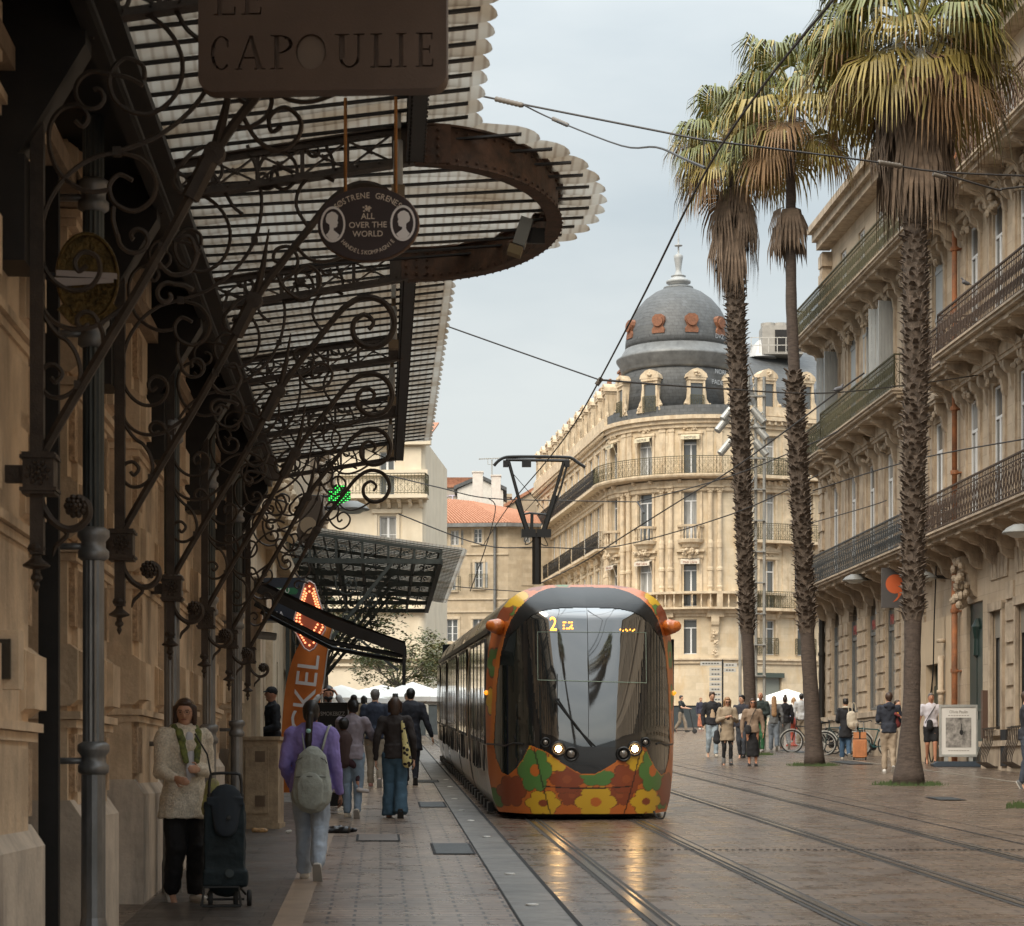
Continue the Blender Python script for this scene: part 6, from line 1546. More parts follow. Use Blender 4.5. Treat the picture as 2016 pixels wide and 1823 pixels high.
# side and roof shell
TL=29.0
def section():
    pts=[]
    for z in [.1,.3,.6,.9,1.2,1.5,1.8,2.1,2.4,2.6,2.75,2.9,3.0,3.08,3.15,3.2,3.24,3.27,3.285]: pts.append((hw(z),z))
    return pts
sec=section()
def sidecol(co): return (0,0,0)
SB=mat('silver_body',(.50,.40,.30),.3,.0,var=.25,vscale=2,vz=.2,coat=.4)
RFm=mat('ribbed_roof',(.22,.17,.115),.3,.5,var=.3,vscale=3)
mods=[(1.15,7.2),(7.2,8.0),(8.0,12.6),(12.6,13.4),(13.4,19.6),(19.6,20.4),(20.4,25),(25,25.8),(25.8,TL)]
body=MB(); roof=MB(); joint=MB()
for k,(y0,y1) in enumerate(mods):
    jt=k%2==1; s_=.95 if jt else 1
    for sg in (-1,1):
        for (a,b_),(c,d) in zip(sec[:-1],sec[1:]):
            tgt=joint if jt else (roof if b_>=2.6 else body)
            ya=y0; yb=y0
            if k==0: ya=fdepth(a,b_)-.002; yb=fdepth(c,d)-.002
            p=[(sg*a*s_,ya,b_),(sg*a*s_,y1,b_),(sg*c*s_,y1,d),(sg*c*s_,yb,d)]
            tgt.poly(p if sg<0 else p[::-1])
body.build('side_body',SB,TR); roof.build('roof',RFm,TR); joint.build('articulation',M['blackm'],TR)
m=MB(); m.box(-1.2,1.2,TL-.02,TL,.3,3.1); m.build('rear_end',M['blackm'],TR)
# windows and doors along the left and right flanks
wm=MB(); rib=MB(); stp=[MB(),MB(),MB()]; drs=MB()
wins=[]
for (y0,y1) in mods[::2]:
    y=y0+.25
    while y<y1-.9: wins.append((y,min(y+1.15,y1-.1))); y+=1.3
wp=MB(); wp.box(-.012,.012,0,1.12,0,1.5); wpm=wp.mesh('side_window',mat('tram_side_glass',(.13,.105,.075),.07,spec=.8,coat=.6))
fp_=MB(); 
for a,b_,c,d in ((0,1.12,0,.05),(0,1.12,1.45,1.5),(0,.05,0,1.5),(1.07,1.12,0,1.5)): fp_.box(-.016,.016,a,b_,c,d)
fpm=fp_.mesh('window_frame',M['black'])
for sg in (-1,1):
    for (y0,y1) in wins:
        o=inst('side_window',wpm,TR,(sg*1.343,y0,1.02),0); inst('window_frame',fpm,o,(0,0,0))
m=MB()
for sg in (-1,1):
    m.box(sg*1.28-.03,sg*1.28+.03,1.5,TL,2.60,2.68)
    for y in [1.9+i*1.26 for i in range(21)]: m.box(sg*1.338-.012,sg*1.338+.012,y,y+.012,.62,1.0)
    for yc in (4.4,10.2,16.4,22.5):
        m.box(sg*1.345-.01,sg*1.345+.01,yc-.65,yc-.63,.6,2.5); m.box(sg*1.345-.01,sg*1.345+.01,yc+.63,yc+.65,.6,2.5); m.box(sg*1.345-.01,sg*1.345+.01,yc-.01,yc+.01,.6,2.5)
    y=1.9
    while y<TL: m.box(sg*1.22-.06,sg*1.22+.03,y,y+.35,.03,.16); y+=1.1
m.build('side_trim',M['black'],TR)
ST=[('orange_stripe',(.35,.12,.03)),('yellow_stripe',(.40,.25,.04)),('green_stripe',(.06,.12,.035)),('brown_stripe',(.14,.04,.02)),('pale_stripe',(.42,.36,.28))]
for i,(nm_,c_) in enumerate(ST):
    m=MB(); random.seed(i+3)
    for sg in (-1,1):
        for r_ in range(17 if i<4 else 30):
            y=1.6+random.random()*(TL-2.2); wd=random.choice((.04,.07,.1,.16))
            for (a,b_),(c,d) in zip(sec[:-2],sec[1:-1]):
                m.poly([(sg*(a+.017),y,b_),(sg*(a+.017),y+wd,b_),(sg*(c+.017),y+wd,d+.004),(sg*(c+.017),y,d+.004)])
    m.build(nm_,mat(nm_,c_,.3,coat=.4),TR)
m=MB(); m.box(-1.05,1.05,1.0,TL,.05,.2); m.box(-.8,.8,.45,1.0,.03,.12); m.build('underframe',M['blackm'],TR)
m=MB(); m.tube(smooth_pts([(.93,.22,.12),(.98,.2,.03),(1.06,.22,.02),(1.1,.28,.1)],4),.014,5); m.build('coupling_hose',M['black'],TR)
# headlights
HL=mat('lit_headlight',(1,.9,.75),.3,emit=(1,.60,.24),es=70); DL=mat('unlit_lamp',(.16,.14,.12),.15,.3,coat=1)
for sg in (-1,1):
    for nm_,zx_,zy_,r_,mt in (('small_lamp',658 if sg<0 else 1120,967,.05,DL),('headlight',716 if sg<0 else 1068,996,.075,HL),('round_lamp',774 if sg<0 else 1015,1020,.075,DL)):
        x,z=zx(zx_,zy_); y=fdepth(x,z); m=MB(); m.lathe([(r_*1.35,.01),(r_*1.4,-.035),(r_*1.1,-.045),(r_*.95,-.01)],(x,y,z),20,axis=(0,1,0)); ho=m.build('lamp_housing',M['black'],TR,smooth=True)
        m=MB(); rr_=r_*(.62 if nm_=='headlight' else .8); m.lathe([(0,-.052),(rr_*.7,-.045),(rr_,-.03)],(x,y,z),20,axis=(0,1,0)); m.build(nm_,mt,TR,smooth=True)
        if nm_=='headlight':
            m=MB(); m.lathe([(rr_*1.02,-.036),(r_*1.0,-.03)],(x,y,z),20,axis=(0,1,0)); m.build('reflector',mat('chrome',(.5,.35,.2),.15,.9),TR)
# mirrors / camera pods
for sg in (-1,1):
    x,z=zx(452 if sg<0 else 1255,425); m=MB(); x=sg*1.19
    m.M=Matrix.Translation((x,.72,z)); m.cap((0,0,0),(sg*.10,.02,-.01),.09,.085,1.1,side=(0,0,1)); m.cap((-sg*.12,.25,-.12),(sg*.05,0,-.02),.06,.1)
    o=m.build('camera_pod',mat('orange_gloss',(.50,.13,.02),.25,coat=.6),TR,smooth=True)
    md=o.modifiers.new('r','REMESH'); md.mode='VOXEL'; md.voxel_size=.015
    x,z=zx(418 if sg<0 else 1290,740); m=MB(); m.lathe([(.035,-.03),(.035,.0),(.0,.03)],(sg*1.35,1.25,z),10,axis=(sg,0,0)); m.build('side_marker',mat('amber_lamp',(.6,.2,.01),.3,emit=(1,.35,.02),es=.6),TR)
# wiper
m=MB()
def fpnt(zx_,zy_,o_=.04):
    x,z=zx(zx_,zy_); return Vector((x,fdepth(x,z)-o_,z))
m.tube([fpnt(885,985),fpnt(800,900),fpnt(715,770)],.010,5); m.tube([fpnt(870,985,.05),fpnt(790,880,.05),fpnt(700,770,.05)],.012,5); m.tube([fpnt(712,655),fpnt(711,910)],.008,4); m.tube([fpnt(700,770),fpnt(722,770)],.014,4); m.build('wiper',M['black'],TR)
# destination display (shows a line number and letters), sun blind edge
LED=mat('led_amber',(.8,.3,.02),.5,emit=(1,.40,.06),es=2.0)
m=MB(); xx,zz=zx(697,455); textmb(m,'2',.27,FR((xx,fdepth(xx,zz)-.004,zz),(1,0,0),(0,0,1)),.001,.8)
m.v=[Vector((v.x,fdepth(v.x,v.z)-.006,v.z)) for v in m.v]
n0=len(m.v)
for (zx0,zy0) in [(745,418),(752,418),(745,432),(745,446),(770,418),(782,418),(782,432),(770,446),(785,446),(776,440),(760,446)]+[(1005+i*11+(i%3)*2,450+(i%2)*5) for i in range(7)]:
    x,z=zx(zx0,zy0); m.bc((x,fdepth(x,z)-.006,z),.026 if zx0<900 else .014,.004,.018)
m.build('destination_display',LED,TR)
m=MB(); 
ptsb=[fpnt(625+i*(1127-625)/12,682+(i/12)*12,.0035) for i in range(13)]; m.tube(ptsb,.006,4); ptsb=[fpnt(625+i*(1127-625)/12,462,.0035) for i in range(13)]; m.tube(ptsb,.003,4); m.tube([fpnt(625,462,.0035),fpnt(625,682,.0035)],.003,4); m.tube([fpnt(1127,462,.0035),fpnt(1127,694,.0035)],.003,4)
m.build('sun_blind_edge',cm((.30,.38,.30),.4),TR)
m=MB(); m.tube([fpnt(855,345+i*40,.001) for i in range(16)],.003,3); m.build('screen_joint',M['black'],TR)
m=MB(); m.tube([fpnt(410,981,.004),fpnt(450,982,.004),fpnt(480,988,.006),fpnt(520,972,.006),fpnt(560,975,.006)],.014,5); m.tube([fpnt(1288,981,.004),fpnt(1240,985,.004),fpnt(1200,972,.006),fpnt(1180,976,.006)],.014,5); m.build('mask_seam',M['black'],TR)
# pantograph
PY=40.0-TYf
def tp(x,y,Yw=40.0):  # photo point at depth -> tram local
    w=P(x,y,Yw); return TR_i@w
bpy.context.view_layer.update(); TR_i=TR.matrix_world.inverted()
m=MB(); m.tube([tp(1056,1150),tp(1056,1050)],.085,8); m.build('pantograph_mast',M['irond'],TR)
m=MB()
m.tube([tp(1040,1052),tp(1000,905)],.03,6); m.tube([tp(1040,1052),tp(1017,985)],.045,6); m.tube([tp(1068,1052),tp(1110,908)],.03,6); m.tube([tp(1068,1052),tp(1092,975)],.05,6); m.tube([tp(1075,1040),tp(1104,960),tp(1116,915)],.02,5)
m.tube([tp(1003,925),tp(1075,1008)],.008,4); m.tube([tp(1108,925),tp(1030,1010)],.008,4); m.tube([tp(1031,1012),tp(1042,1010),tp(1075,1013)],.02,5); m.tube([tp(1046,1050),tp(1047,1012)],.03,5)
m.bc(tp(1040,1050),.25,.2,.14); m.bc(tp(1070,1050),.25,.2,.14); m.tube(smooth_pts([tuple(tp(1040,1056)),tuple(tp(1033,1072)),tuple(tp(1045,1068)),tuple(tp(1050,1058))],3),.012,4); m.tube(smooth_pts([tuple(tp(1070,1056)),tuple(tp(1078,1074)),tuple(tp(1064,1070)),tuple(tp(1062,1058))],3),.012,4)
m.build('pantograph_arms',M['black'],TR)
m=MB(); a_=smooth_pts([tuple(tp(*p)) for p in ((972,917),(980,908),(992,901),(1010,899),(1060,899),(1110,900),(1125,902),(1136,910),(1152,920))],3); m.tube(a_,.028,6); m.tube([tp(995,905),tp(1120,907)],.03,5); 
for x in (995,1032,1040,1116): m.bc(tp(x,913),.09,.08,.12)
m.build('pantograph_head',M['black'],TR)
# ------------------------------------------------------------------ palms
LEAFG=[mat('palm_leaf_green',(.135,.145,.036),.45,var=.4,vscale=3),mat('palm_leaf_yellow',(.27,.205,.05),.5,var=.4,vscale=3),mat('palm_leaf_brown',(.22,.13,.06),.7,var=.4,vscale=3)]
DEAD=mat('dead_palm_leaf',(.15,.105,.072),.85,var=.5,vscale=5)
BOOT=mat('palm_boot',(.125,.095,.074),.8,var=.6,vscale=9,bump=.4)
TRK=mat('palm_trunk',(.075,.055,.044),.9,var=.5,vscale=6,vz=4,bump=.8,bscale=30)
def palm(name,label,base,pts,crown,crad,skirt,boots,seed,nfr=46,thin=None,rb=.42):
    random.seed(seed); t=thing(name,label,'palm tree',base,0,'tall fan palms along the tracks'); b=Vector(base)
    P3=[Vector(p[:3])-b for p in pts]; RR=[p[3] for p in pts]
    def at(z):
        for (p,r),(q,s_) in zip(zip(P3[:-1],RR[:-1]),zip(P3[1:],RR[1:])):
            if z<=q.z: f_=(z-p.z)/(q.z-p.z+1e-9); return p.lerp(q,f_),r+(s_-r)*f_
        return P3[-1],RR[-1]
    m=MB(); zz=[P3[0].z+(P3[-1].z-P3[0].z)*i/60 for i in range(61)]; A_=[at(z) for z in zz]
    m.tube([a[0] for a in A_],[a[1]*(1+.03*math.sin(i*2.1)) for i,a in enumerate(A_)],16); m.build('trunk',TRK,t,smooth=True)
    # old leaf bases
    m=MB()
    z=boots[0]-b.z; k=0
    while z<boots[1]-b.z:
        c,r=at(z); ph=k*.9
        for i in range(10):
            a=ph+i*2*PI/10+random.uniform(-.3,.3); zj=random.uniform(-.06,.06); d=Vector((math.cos(a),math.sin(a),0)); sd_=Vector((-d.y,d.x,0)); L=random.uniform(.22,.40)*boots[2]; w_=random.uniform(.10,.15)*boots[2]; o_=r*.95; tl_=random.uniform(.15,1.0)
            p0=c+d*o_+Vector((0,0,zj)); up=Vector((0,0,1))
            p1=p0+(up*1.0+d*tl_*.5).normalized()*L*.6; p2=p1+(up*.5+d*tl_*1.4).normalized()*L*.45
            v=[p0-sd_*w_-up*.03,p0+sd_*w_-up*.03,p1+sd_*w_*.7,p1-sd_*w_*.7,p2+sd_*w_*random.uniform(.1,.5),p2-sd_*w_*random.uniform(.1,.5)]
            ids=[m.V(x) for x in v]; m.face((ids[0],ids[1],ids[2],ids[3])); m.face((ids[3],ids[2],ids[4],ids[5]))
            ib=[m.V(x-d*.035) for x in v]; m.face((ib[3],ib[2],ib[1],ib[0])); m.face((ib[5],ib[4],ib[2],ib[3])); m.face((ids[1],ib[1],ib[2],ids[2])); m.face((ids[0],ids[3],ib[3],ib[0])); m.face((ids[2],ib[2],ib[4],ids[4])); m.face((ids[3],ids[5],ib[5],ib[3]))
        z+=.115*boots[2]; k+=1
    m.build('leaf_bases',BOOT,t)
    # crown of fan leaves
    m=MB(); st=MB(); cr=Vector(crown)-b
    for k in range(nfr):
        u=(k+.5)/nfr; el=math.asin(.98-1.62*u)+random.uniform(-.12,.12); azm=k*2.39996+random.uniform(-.2,.2)
        d=Vector((math.cos(azm)*math.cos(el),math.sin(azm)*math.cos(el),math.sin(el)))
        Lp=crad*random.uniform(.40,.58); p0=cr+d*.15; tip=cr+d*Lp+Vector((0,0,-.12*crad*(1-d.z)))
        st.tube([p0,(p0+tip)/2+Vector((0,0,.06*crad)),tip],[.03,.022,.015],4)
        out=Vector((d.x,d.y,0)); out=out.normalized() if out.length>.05 else Vector((1,0,0))
        dd=(tip-p0).normalized(); side=dd.cross(Vector((0,0,1))); side=side.normalized() if side.length>.1 else Vector((1,0,0)); nrm=side.cross(dd)
        age=u+random.uniform(-.22,.22); LB_=crad*random.uniform(.50,.66); nb=42
        for j in range(nb):
            a=(-1+2*(j+.5)/nb)*R(125); bd=(dd*math.cos(a)+side*math.sin(a)).normalized()
            Lj=LB_*(.72+.28*math.cos(a*.7))*random.uniform(.85,1.05); wv=LB_*.021
            w1=(side*math.cos(a)-dd*math.sin(a)).normalized()
            q0=tip; q1=tip+bd*Lj*.5+nrm*.03*random.uniform(-1,1)
            dr=bd*.55+Vector((0,0,-1))*(.55+.6*random.random()); q2=q1+dr.normalized()*Lj*.32; q3=q2+(bd*.15+Vector((0,0,-1))).normalized()*Lj*.34*random.uniform(.6,1.3)
            i0=m.V(q0); a1,b1=m.V(q1-w1*wv),m.V(q1+w1*wv); a2,b2=m.V(q2-w1*wv*.55),m.V(q2+w1*wv*.55); e_=m.V(q3)
            cA=0 if age<.66 else (1 if age<1.0 else 2); m.k=cA if random.random()<.85 else min(2,cA+1); m.face((i0,a1,b1)); 
            m.k=cA if random.random()<.8 else 1; m.face((a1,a2,b2,b1)); m.k=min(2,cA+(1 if random.random()<.35 else 0)); m.face((a2,e_,b2))
    m.build('crown',LEAFG,t); st.build('leaf_stalks',LEAFG[1],t)
    # skirt of dead leaves
    if skirt:
        z0,z1,r0,n_=skirt; m=MB(); 
        for k in range(n_):
            a=random.uniform(0,2*PI); zt_=z1-b.z-random.uniform(0,(z1-z0)*.55); c,r=at(min(zt_,P3[-1].z)); d=Vector((math.cos(a),math.sin(a),0)); sd_=Vector((-d.y,d.x,0))
            L=random.uniform(.35,.8)*(z1-z0); ro=r0*random.uniform(.15,1.0)
            p0=c+d*r*.9+Vector((0,0,0)); p0.z=zt_
            for j in range(7):
                f_=(j-3)/3; w_=.028*crad/2
                q1=p0+d*(ro*.75)+sd_*f_*.16+Vector((0,0,-.10*L)); q2=q1+d*ro*.25+sd_*f_*.14+Vector((0,0,-L*.5)); q3=q2+sd_*f_*.06-d*ro*.12*random.random()+Vector((0,0,-L*random.uniform(.25,.6)))
                i0=m.V(p0); a1,b1=m.V(q1-sd_*w_),m.V(q1+sd_*w_); a2,b2=m.V(q2-sd_*w_),m.V(q2+sd_*w_); e_=m.V(q3)
                m.face((i0,a1,b1)); m.face((a1,a2,b2,b1)); m.face((a2,e_,b2))
        m.build('dead_fronds',DEAD,t)
    # grass ring at foot
    g=MB(); 
    for k in range(520):
        a=random.uniform(0,2*PI); rr=rb*random.uniform(.95,1.0+.9*random.random()); x=rr*1.25*math.cos(a); y=rr*1.1*math.sin(a); h=random.uniform(.03,.11)
        dx=random.uniform(-.04,.04); z_=SL*y-.01; g.poly([(x-.012,y,z_),(x+.012,y,z_),(x+dx,y+.01,z_+h)])
    gr=g.build('grass',mat('tuft_grass',(.045,.075,.018),.8,var=.5,vscale=8),None,loc=base); tag(gr,kind='stuff'); 
    gr['label']='short green grass growing round the foot of a palm'; gr['category']='grass'
    return t
def pp(x,y,Y,r): v=P(x,y,Y); return (v.x,v.y,v.z,r)
Y1=G(1790,1545).y; Y2=G(1601,1507).y; Y3=G(1488,1486).y
k1,k2,k3_=Y1/F,Y2/F,Y3/F
palm('fan_palm','nearest fan palm, with the thickest trunk, its top cut by the upper edge',G(1790,1545),
 [pp(1788,1547,Y1,33*k1),pp(1788,1535,Y1,31*k1),pp(1789,1500,Y1,25*k1),pp(1790,1450,Y1,19.5*k1),pp(1794,1380,Y1,17*k1),pp(1796,1250,Y1,16*k1),pp(1797,1180,Y1,19*k1),pp(1797,1000,Y1,19*k1),pp(1802,800,Y1,21*k1),pp(1802,600,Y1,22*k1),pp(1800,400,Y1,20*k1),pp(1800,120,Y1,16*k1)],
 P(1800,55,Y1),262*k1,(P(0,385,Y1).z,P(0,130,Y1).z,66*k1,170),(P(0,1215,Y1).z,P(0,365,Y1).z,.62),5,nfr=46,rb=34*k1)
palm('fan_palm','middle fan palm, slender and leaning, with a few brown fronds hanging under its crown',G(1601,1507),
 [pp(1603,1508,Y2,22*k2),pp(1602,1480,Y2,18*k2),pp(1598,1400,Y2,15.5*k2),pp(1589,1260,Y2,14*k2),pp(1584,1150,Y2,14*k2),pp(1574,980,Y2,16*k2),pp(1565,800,Y2,15*k2),pp(1563,735,Y2,11.5*k2),pp(1557,600,Y2,11*k2),pp(1556,480,Y2,10*k2),pp(1556,300,Y2,9*k2),pp(1560,215,Y2,8*k2)],
 P(1562,205,Y2),196*k2,(P(0,515,Y2).z,P(0,400,Y2).z,30*k2,16),(P(0,1240,Y2).z,P(0,745,Y2).z,.72),11,nfr=36,rb=24*k2)
palm('fan_palm','left fan palm, shortest of the three, standing by the walking couple',G(1488,1486),
 [pp(1480,1487,Y3,16*k3_),pp(1479,1460,Y3,13*k3_),pp(1476,1380,Y3,12*k3_),pp(1471,1250,Y3,12*k3_),pp(1466,1100,Y3,13*k3_),pp(1459,900,Y3,15*k3_),pp(1450,700,Y3,16*k3_),pp(1447,560,Y3,15*k3_),pp(1442,400,Y3,12*k3_),pp(1440,290,Y3,10*k3_)],
 P(1438,278,Y3),160*k3_,(P(0,545,Y3).z,P(0,360,Y3).z,38*k3_,70),(P(0,1245,Y3).z,P(0,545,Y3).z,.80),17,nfr=34,rb=17*k3_)
m=MB(); random.seed(3)
for k in range(260):
    p=G(random.uniform(1980,2060),random.uniform(1583,1592)); m.poly([(p.x-.012,p.y,p.z),(p.x+.012,p.y,p.z),(p.x+random.uniform(-.03,.03),p.y,p.z+random.uniform(.02,.09))])
o=m.build('grass',mat('tuft_grass2',(.05,.08,.02),.8,var=.4)); tag(o,kind='stuff'); o['label']='grass patch at the right edge of the paving'; o['category']='grass'
o=[q for q in COL.objects if q.name.startswith('fan_palm') and q.get('label','').startswith('left fan')][0]
dup(o,loc=(6.6,-11,gz(-11)),label='fan palm behind the viewpoint, showing only as a reflection in the tram windscreen')
# ------------------------------------------------------------------ small square trees
def tree(label,base,H,cr,seed,n=2600,leaf=.16,cz=.62):
    random.seed(seed); t=thing('street_tree',label,'tree',base,0,'young trees around the square'); m=MB(); th=H*.42
    m.tube([(0,0,-.05),(.03,0,th*.5),(0,.02,th)],[.13,.10,.085],8); tips=[]
    for k in range(11):
        a=k*2.4; e=R(random.uniform(18,62)); L=cr*random.uniform(.75,1.05); d=Vector((math.cos(a)*math.cos(e),math.sin(a)*math.cos(e),math.sin(e)))
        p1=Vector((0,0,th))+d*L*.5; p2=p1+(d+Vector((0,0,.25))).normalized()*L*.5; m.tube([(0,0,th-.1),p1,p2],[.04,.022,.008],5); tips+= [p1,p2,(p1+p2)/2]
        for q in range(4):
            d2=(d+Vector((random.uniform(-.8,.8),random.uniform(-.8,.8),random.uniform(-.2,.6)))).normalized(); p3=p1+d2*L*.45; m.tube([p1,p3],[.014,.005],4); tips.append(p3)
    m.build('trunk',mat('tree_bark',(.11,.09,.07),.9,var=.4),t)
    m=MB(); cl=[]
    for k in range(60):
        p=random.choice(tips)+Vector((random.gauss(0,.22),random.gauss(0,.22),random.gauss(0,.18)))*cr; cl.append((p,random.uniform(.10,.26)*cr))
    for k in range(n):
        c,r=random.choice(cl); p=c+Vector((random.gauss(0,.5),random.gauss(0,.5),random.gauss(0,.4)))*r
        a=random.random()*6.28; s_=leaf*random.uniform(.5,1.2); d=Vector((math.cos(a),math.sin(a),random.uniform(-.8,.4))).normalized(); w_=d.cross(Vector((random.uniform(-1,1),random.uniform(-1,1),1))).normalized()*s_*.25
        m.k=random.choice((0,0,1)); m.poly([p,p+d*s_*.5+w_,p+d*s_,p+d*s_*.5-w_])
    m.build('crown',[mat('oak_leaf',(.10,.115,.035),.6,var=.4),mat('oak_leaf_ochre',(.17,.14,.05),.6,var=.4)],t); return t
tb=G(780,1432)
tree('young tree with a bare round trunk rising through the white parasols',P(781,1432,88)-Vector((0,0,0)),P(0,1230,88).z-P(0,1432,88).z,1.9,4,5000)
bt_=P(640,1450,70); bt_.z=gz(70); tree('bushy tree behind the feather flag and black awning',bt_,6.2,2.4,9,9000)
bt_=P(872,1440,98); bt_.z=gz(98); tree('tree just left of the tram roof against the tan house',bt_,5.3,1.7,23,5000)
# ------------------------------------------------------------------ terrace parasols, planters, tables
def parasol(label,x,y,Y,w_,h_,group='white parasols over the terrace'):
    t=thing('parasol',label,'parasol',P(x,y,Y),0,group); k=Y/F; W_=w_*k/2; H_=h_*k
    m=MB(); N=8
    for i in range(N):
        a0=2*PI*i/N+PI/8; a1=a0+2*PI/N; r1=W_*1.05
        p=lambda a,r,z:(r*math.cos(a),r*math.sin(a),z)
        m.poly([p(a0,r1,0),p(a1,r1,0),(0,0,H_)]); m.poly([p(a0,r1,-.18),p(a1,r1,-.18),p(a1,r1,0),p(a0,r1,0)])
    m.build('canopy',PAR,t)
    m=MB(); m.tube([(0,0,H_*.9),(0,0,-(t.location.z-gz(Y)))],.035,6)
    for i in range(N): a0=2*PI*i/N+PI/8; m.tube([(0,0,-.5),(W_*.6*math.cos(a0),W_*.6*math.sin(a0),H_*.4-.02)],.012,3)
    m.build('pole',cm((.3,.22,.15),.6),t); return t
PAR=bpy.data.materials.new('parasol_cloth'); PAR.use_nodes=True; t_=PAR.node_tree; b_=t_.nodes['Principled BSDF']; b_.inputs['Base Color'].default_value=(.74,.72,.68,1); b_.inputs['Roughness'].default_value=.8; b_.inputs['Subsurface Weight'].default_value=0
parasol('white parasol behind the bearded man, leftmost of the terrace',672,1376,84,190,28)
parasol('greyish parasol in the middle of the terrace, behind the others',752,1366,92,150,18)
parasol('largest white parasol, in front of the young tree trunk',812,1374,86,190,32)
parasol('white parasol half hidden behind the tram',878,1368,95,120,20)
parasol('flat beige parasol right of the left palm on the far terrace',1548,1380,100,150,24)
t=thing('beer_poster_parasol','small beige parasol valance right behind the hydrant group','parasol',P(1500,1385,108)) if 0 else None
def planter(label,x,y,w_,h_,d_=.5):
    p=G(x,y); k=p.y/F; t=thing('terrace_screen',label,'planter',p,0,'dark terrace screens'); m=MB(); m.box(-w_*k/2,w_*k/2,0,d_,0,h_*k); m.build('box',cm((.035,.045,.05),.6,var=.3),t); m=MB(); m.box(-w_*k/2-.03,w_*k/2+.03,-.03,d_+.03,h_*k,h_*k+.04); m.build('rim',M['irond'],t)
planter('dark blue grey terrace screen right beside the tram flank',860,1446,34,58)
planter('dark terrace screen left of the seated guests',826,1448,22,58)
planter('long grey terrace screen behind the scooter rider',1350,1432,60,42)
def cafe_table(label,x,y):
    p=G(x,y); t=thing('cafe_table',label,'table',p); m=MB(); m.box(-.45,.45,-.3,.3,.72,.75); m.build('top',cm((.55,.53,.5),.4),t); m=MB(); m.tube([(0,0,.72),(0,0,.05)],.035,6); m.bar((-.3,0,.03),(.3,0,.03),.06,.05); m.bar((0,-.25,.03),(0,.25,.03),.06,.05); m.build('pedestal',M['steel'],t)
cafe_table('white topped cafe table between the terrace screens',843,1443)
# ------------------------------------------------------------------ light mast and signposts
b=P(1466,1470,72); b.z=gz(72); km=72/F
t=thing('light_mast','tall silver lattice mast carrying spotlights behind the left palm','mast',b)
m=MB(); H_=P(0,742,72).z-b.z; 
for dx,dy in ((-.16,0),(.10,-.1),(.36,.1),(.62,0)): m.tube([(dx,dy,0),(dx,dy,H_ if dx>0.05 else H_*.72)],.052,8)
m.build('posts',M['steel'],t)
m=MB(); z=.4
while z<H_-.3:
    m.tube([(.10,-.1,z),(.36,.1,z+.5)],.018,4); m.tube([(.36,.1,z+.5),(.10,-.1,z+1.0)],.018,4); m.box(.06,.66,-.12,.12,z-.02,z+.02); z+=1.0
m.build('bracing',M['steel'],t)
for i,(x,y,dx) in enumerate(((1433,812,-1),(1422,835,-1),(1428,880,-1),(1497,850,1),(1497,882,1),(1492,818,1))):
    p=P(x,y,72)-b; m=MB(); m.lathe([(.10,-.3),(.12,-.28),(.12,.3),(.08,.32)],p,12,axis=(dx*.6,-.2,-.75)); m.tube([p,(.10 if dx<0 else .62,0,p.z+.15)],.03,5); m.build('spotlight',M['steel'],t)
b=P(1538,1420,125)  # finger post
b=G(1422,1434)
t=thing('finger_post','pedestrian finger signpost with many narrow pale blades, in front of the cream shop front','signpost',b); kf=b.y/F
m=MB(); m.tube([(0,0,0),(0,0,(1434-1298)*kf)],.05,8); m.build('post',M['irond'],t)
for i,(yy,s_,L) in enumerate(((1306,-1,44),(1309,1,28),(1318,-1,26),(1319,1,26),(1327,-1,26),(1337,-1,26),(1347,-1,26),(1357,-1,26),(1367,-1,25),(1377,-1,25),(1388,-1,24))):
    m=MB(); z=(1434-yy)*kf; x0,x1=sorted((s_*.06,s_*L*kf)); m.box(x0,x1,-.02,.02,z-.11,z+.11); bl=m.build('blade',cm((.40,.385,.35),.5),t)
    m=MB(); q_=x0+.12
    while q_<x1-.15: m.box(q_,q_+.11,-.026,-.02,z-.035,z+.035); q_+=.16
    m.build('small_text',cm((.06,.055,.05),.6),bl)
p=P(1606,1390,90)
t=thing('shop_list_sign','stacked dark name boards beside the far downpipe','sign',P(1597,1365,78)); m=MB(); kk=78/F
for i in range(4): m.box(-8*kk,8*kk,-.03,.03,(i*15)*kk,(i*15+10)*kk)
m.build('boards',cm((.03,.03,.035),.5),t); m=MB(); m.tube([(0,.06,-(1420-1365)*kk),(0,.06,60*kk)],.03,5); m.build('post',M['irond'],t)
# hydrant
b=G(1558,1469); t=thing('fire_hydrant','faded red fire hydrant standing on the paving left of the bicycles','hydrant',b)
HR=mat('faded_red',(.35,.055,.03),.55,var=.3,vscale=6)
m=MB(); m.lathe([(.20,0),(.21,.05),(.13,.08),(.13,.72),(.15,.74),(.15,.8),(.14,.95),(.10,1.02),(.04,1.05),(.04,1.1),(0,1.1)],(0,0,0),14); m.build('body',HR,t,smooth=True)
for s_ in (-1,1): m=MB(); m.lathe([(.07,.1),(.075,.18),(.05,.2),(.0,.2)],(0,0,.62),10,axis=(s_,-.3,0)); m.build('outlet',HR,t,smooth=True)
m=MB(); m.lathe([(.09,.1),(.095,.18),(.06,.2),(.0,.2)],(0,0,.85),10,axis=(-.2,-1,0)); m.build('outlet',HR,t,smooth=True)
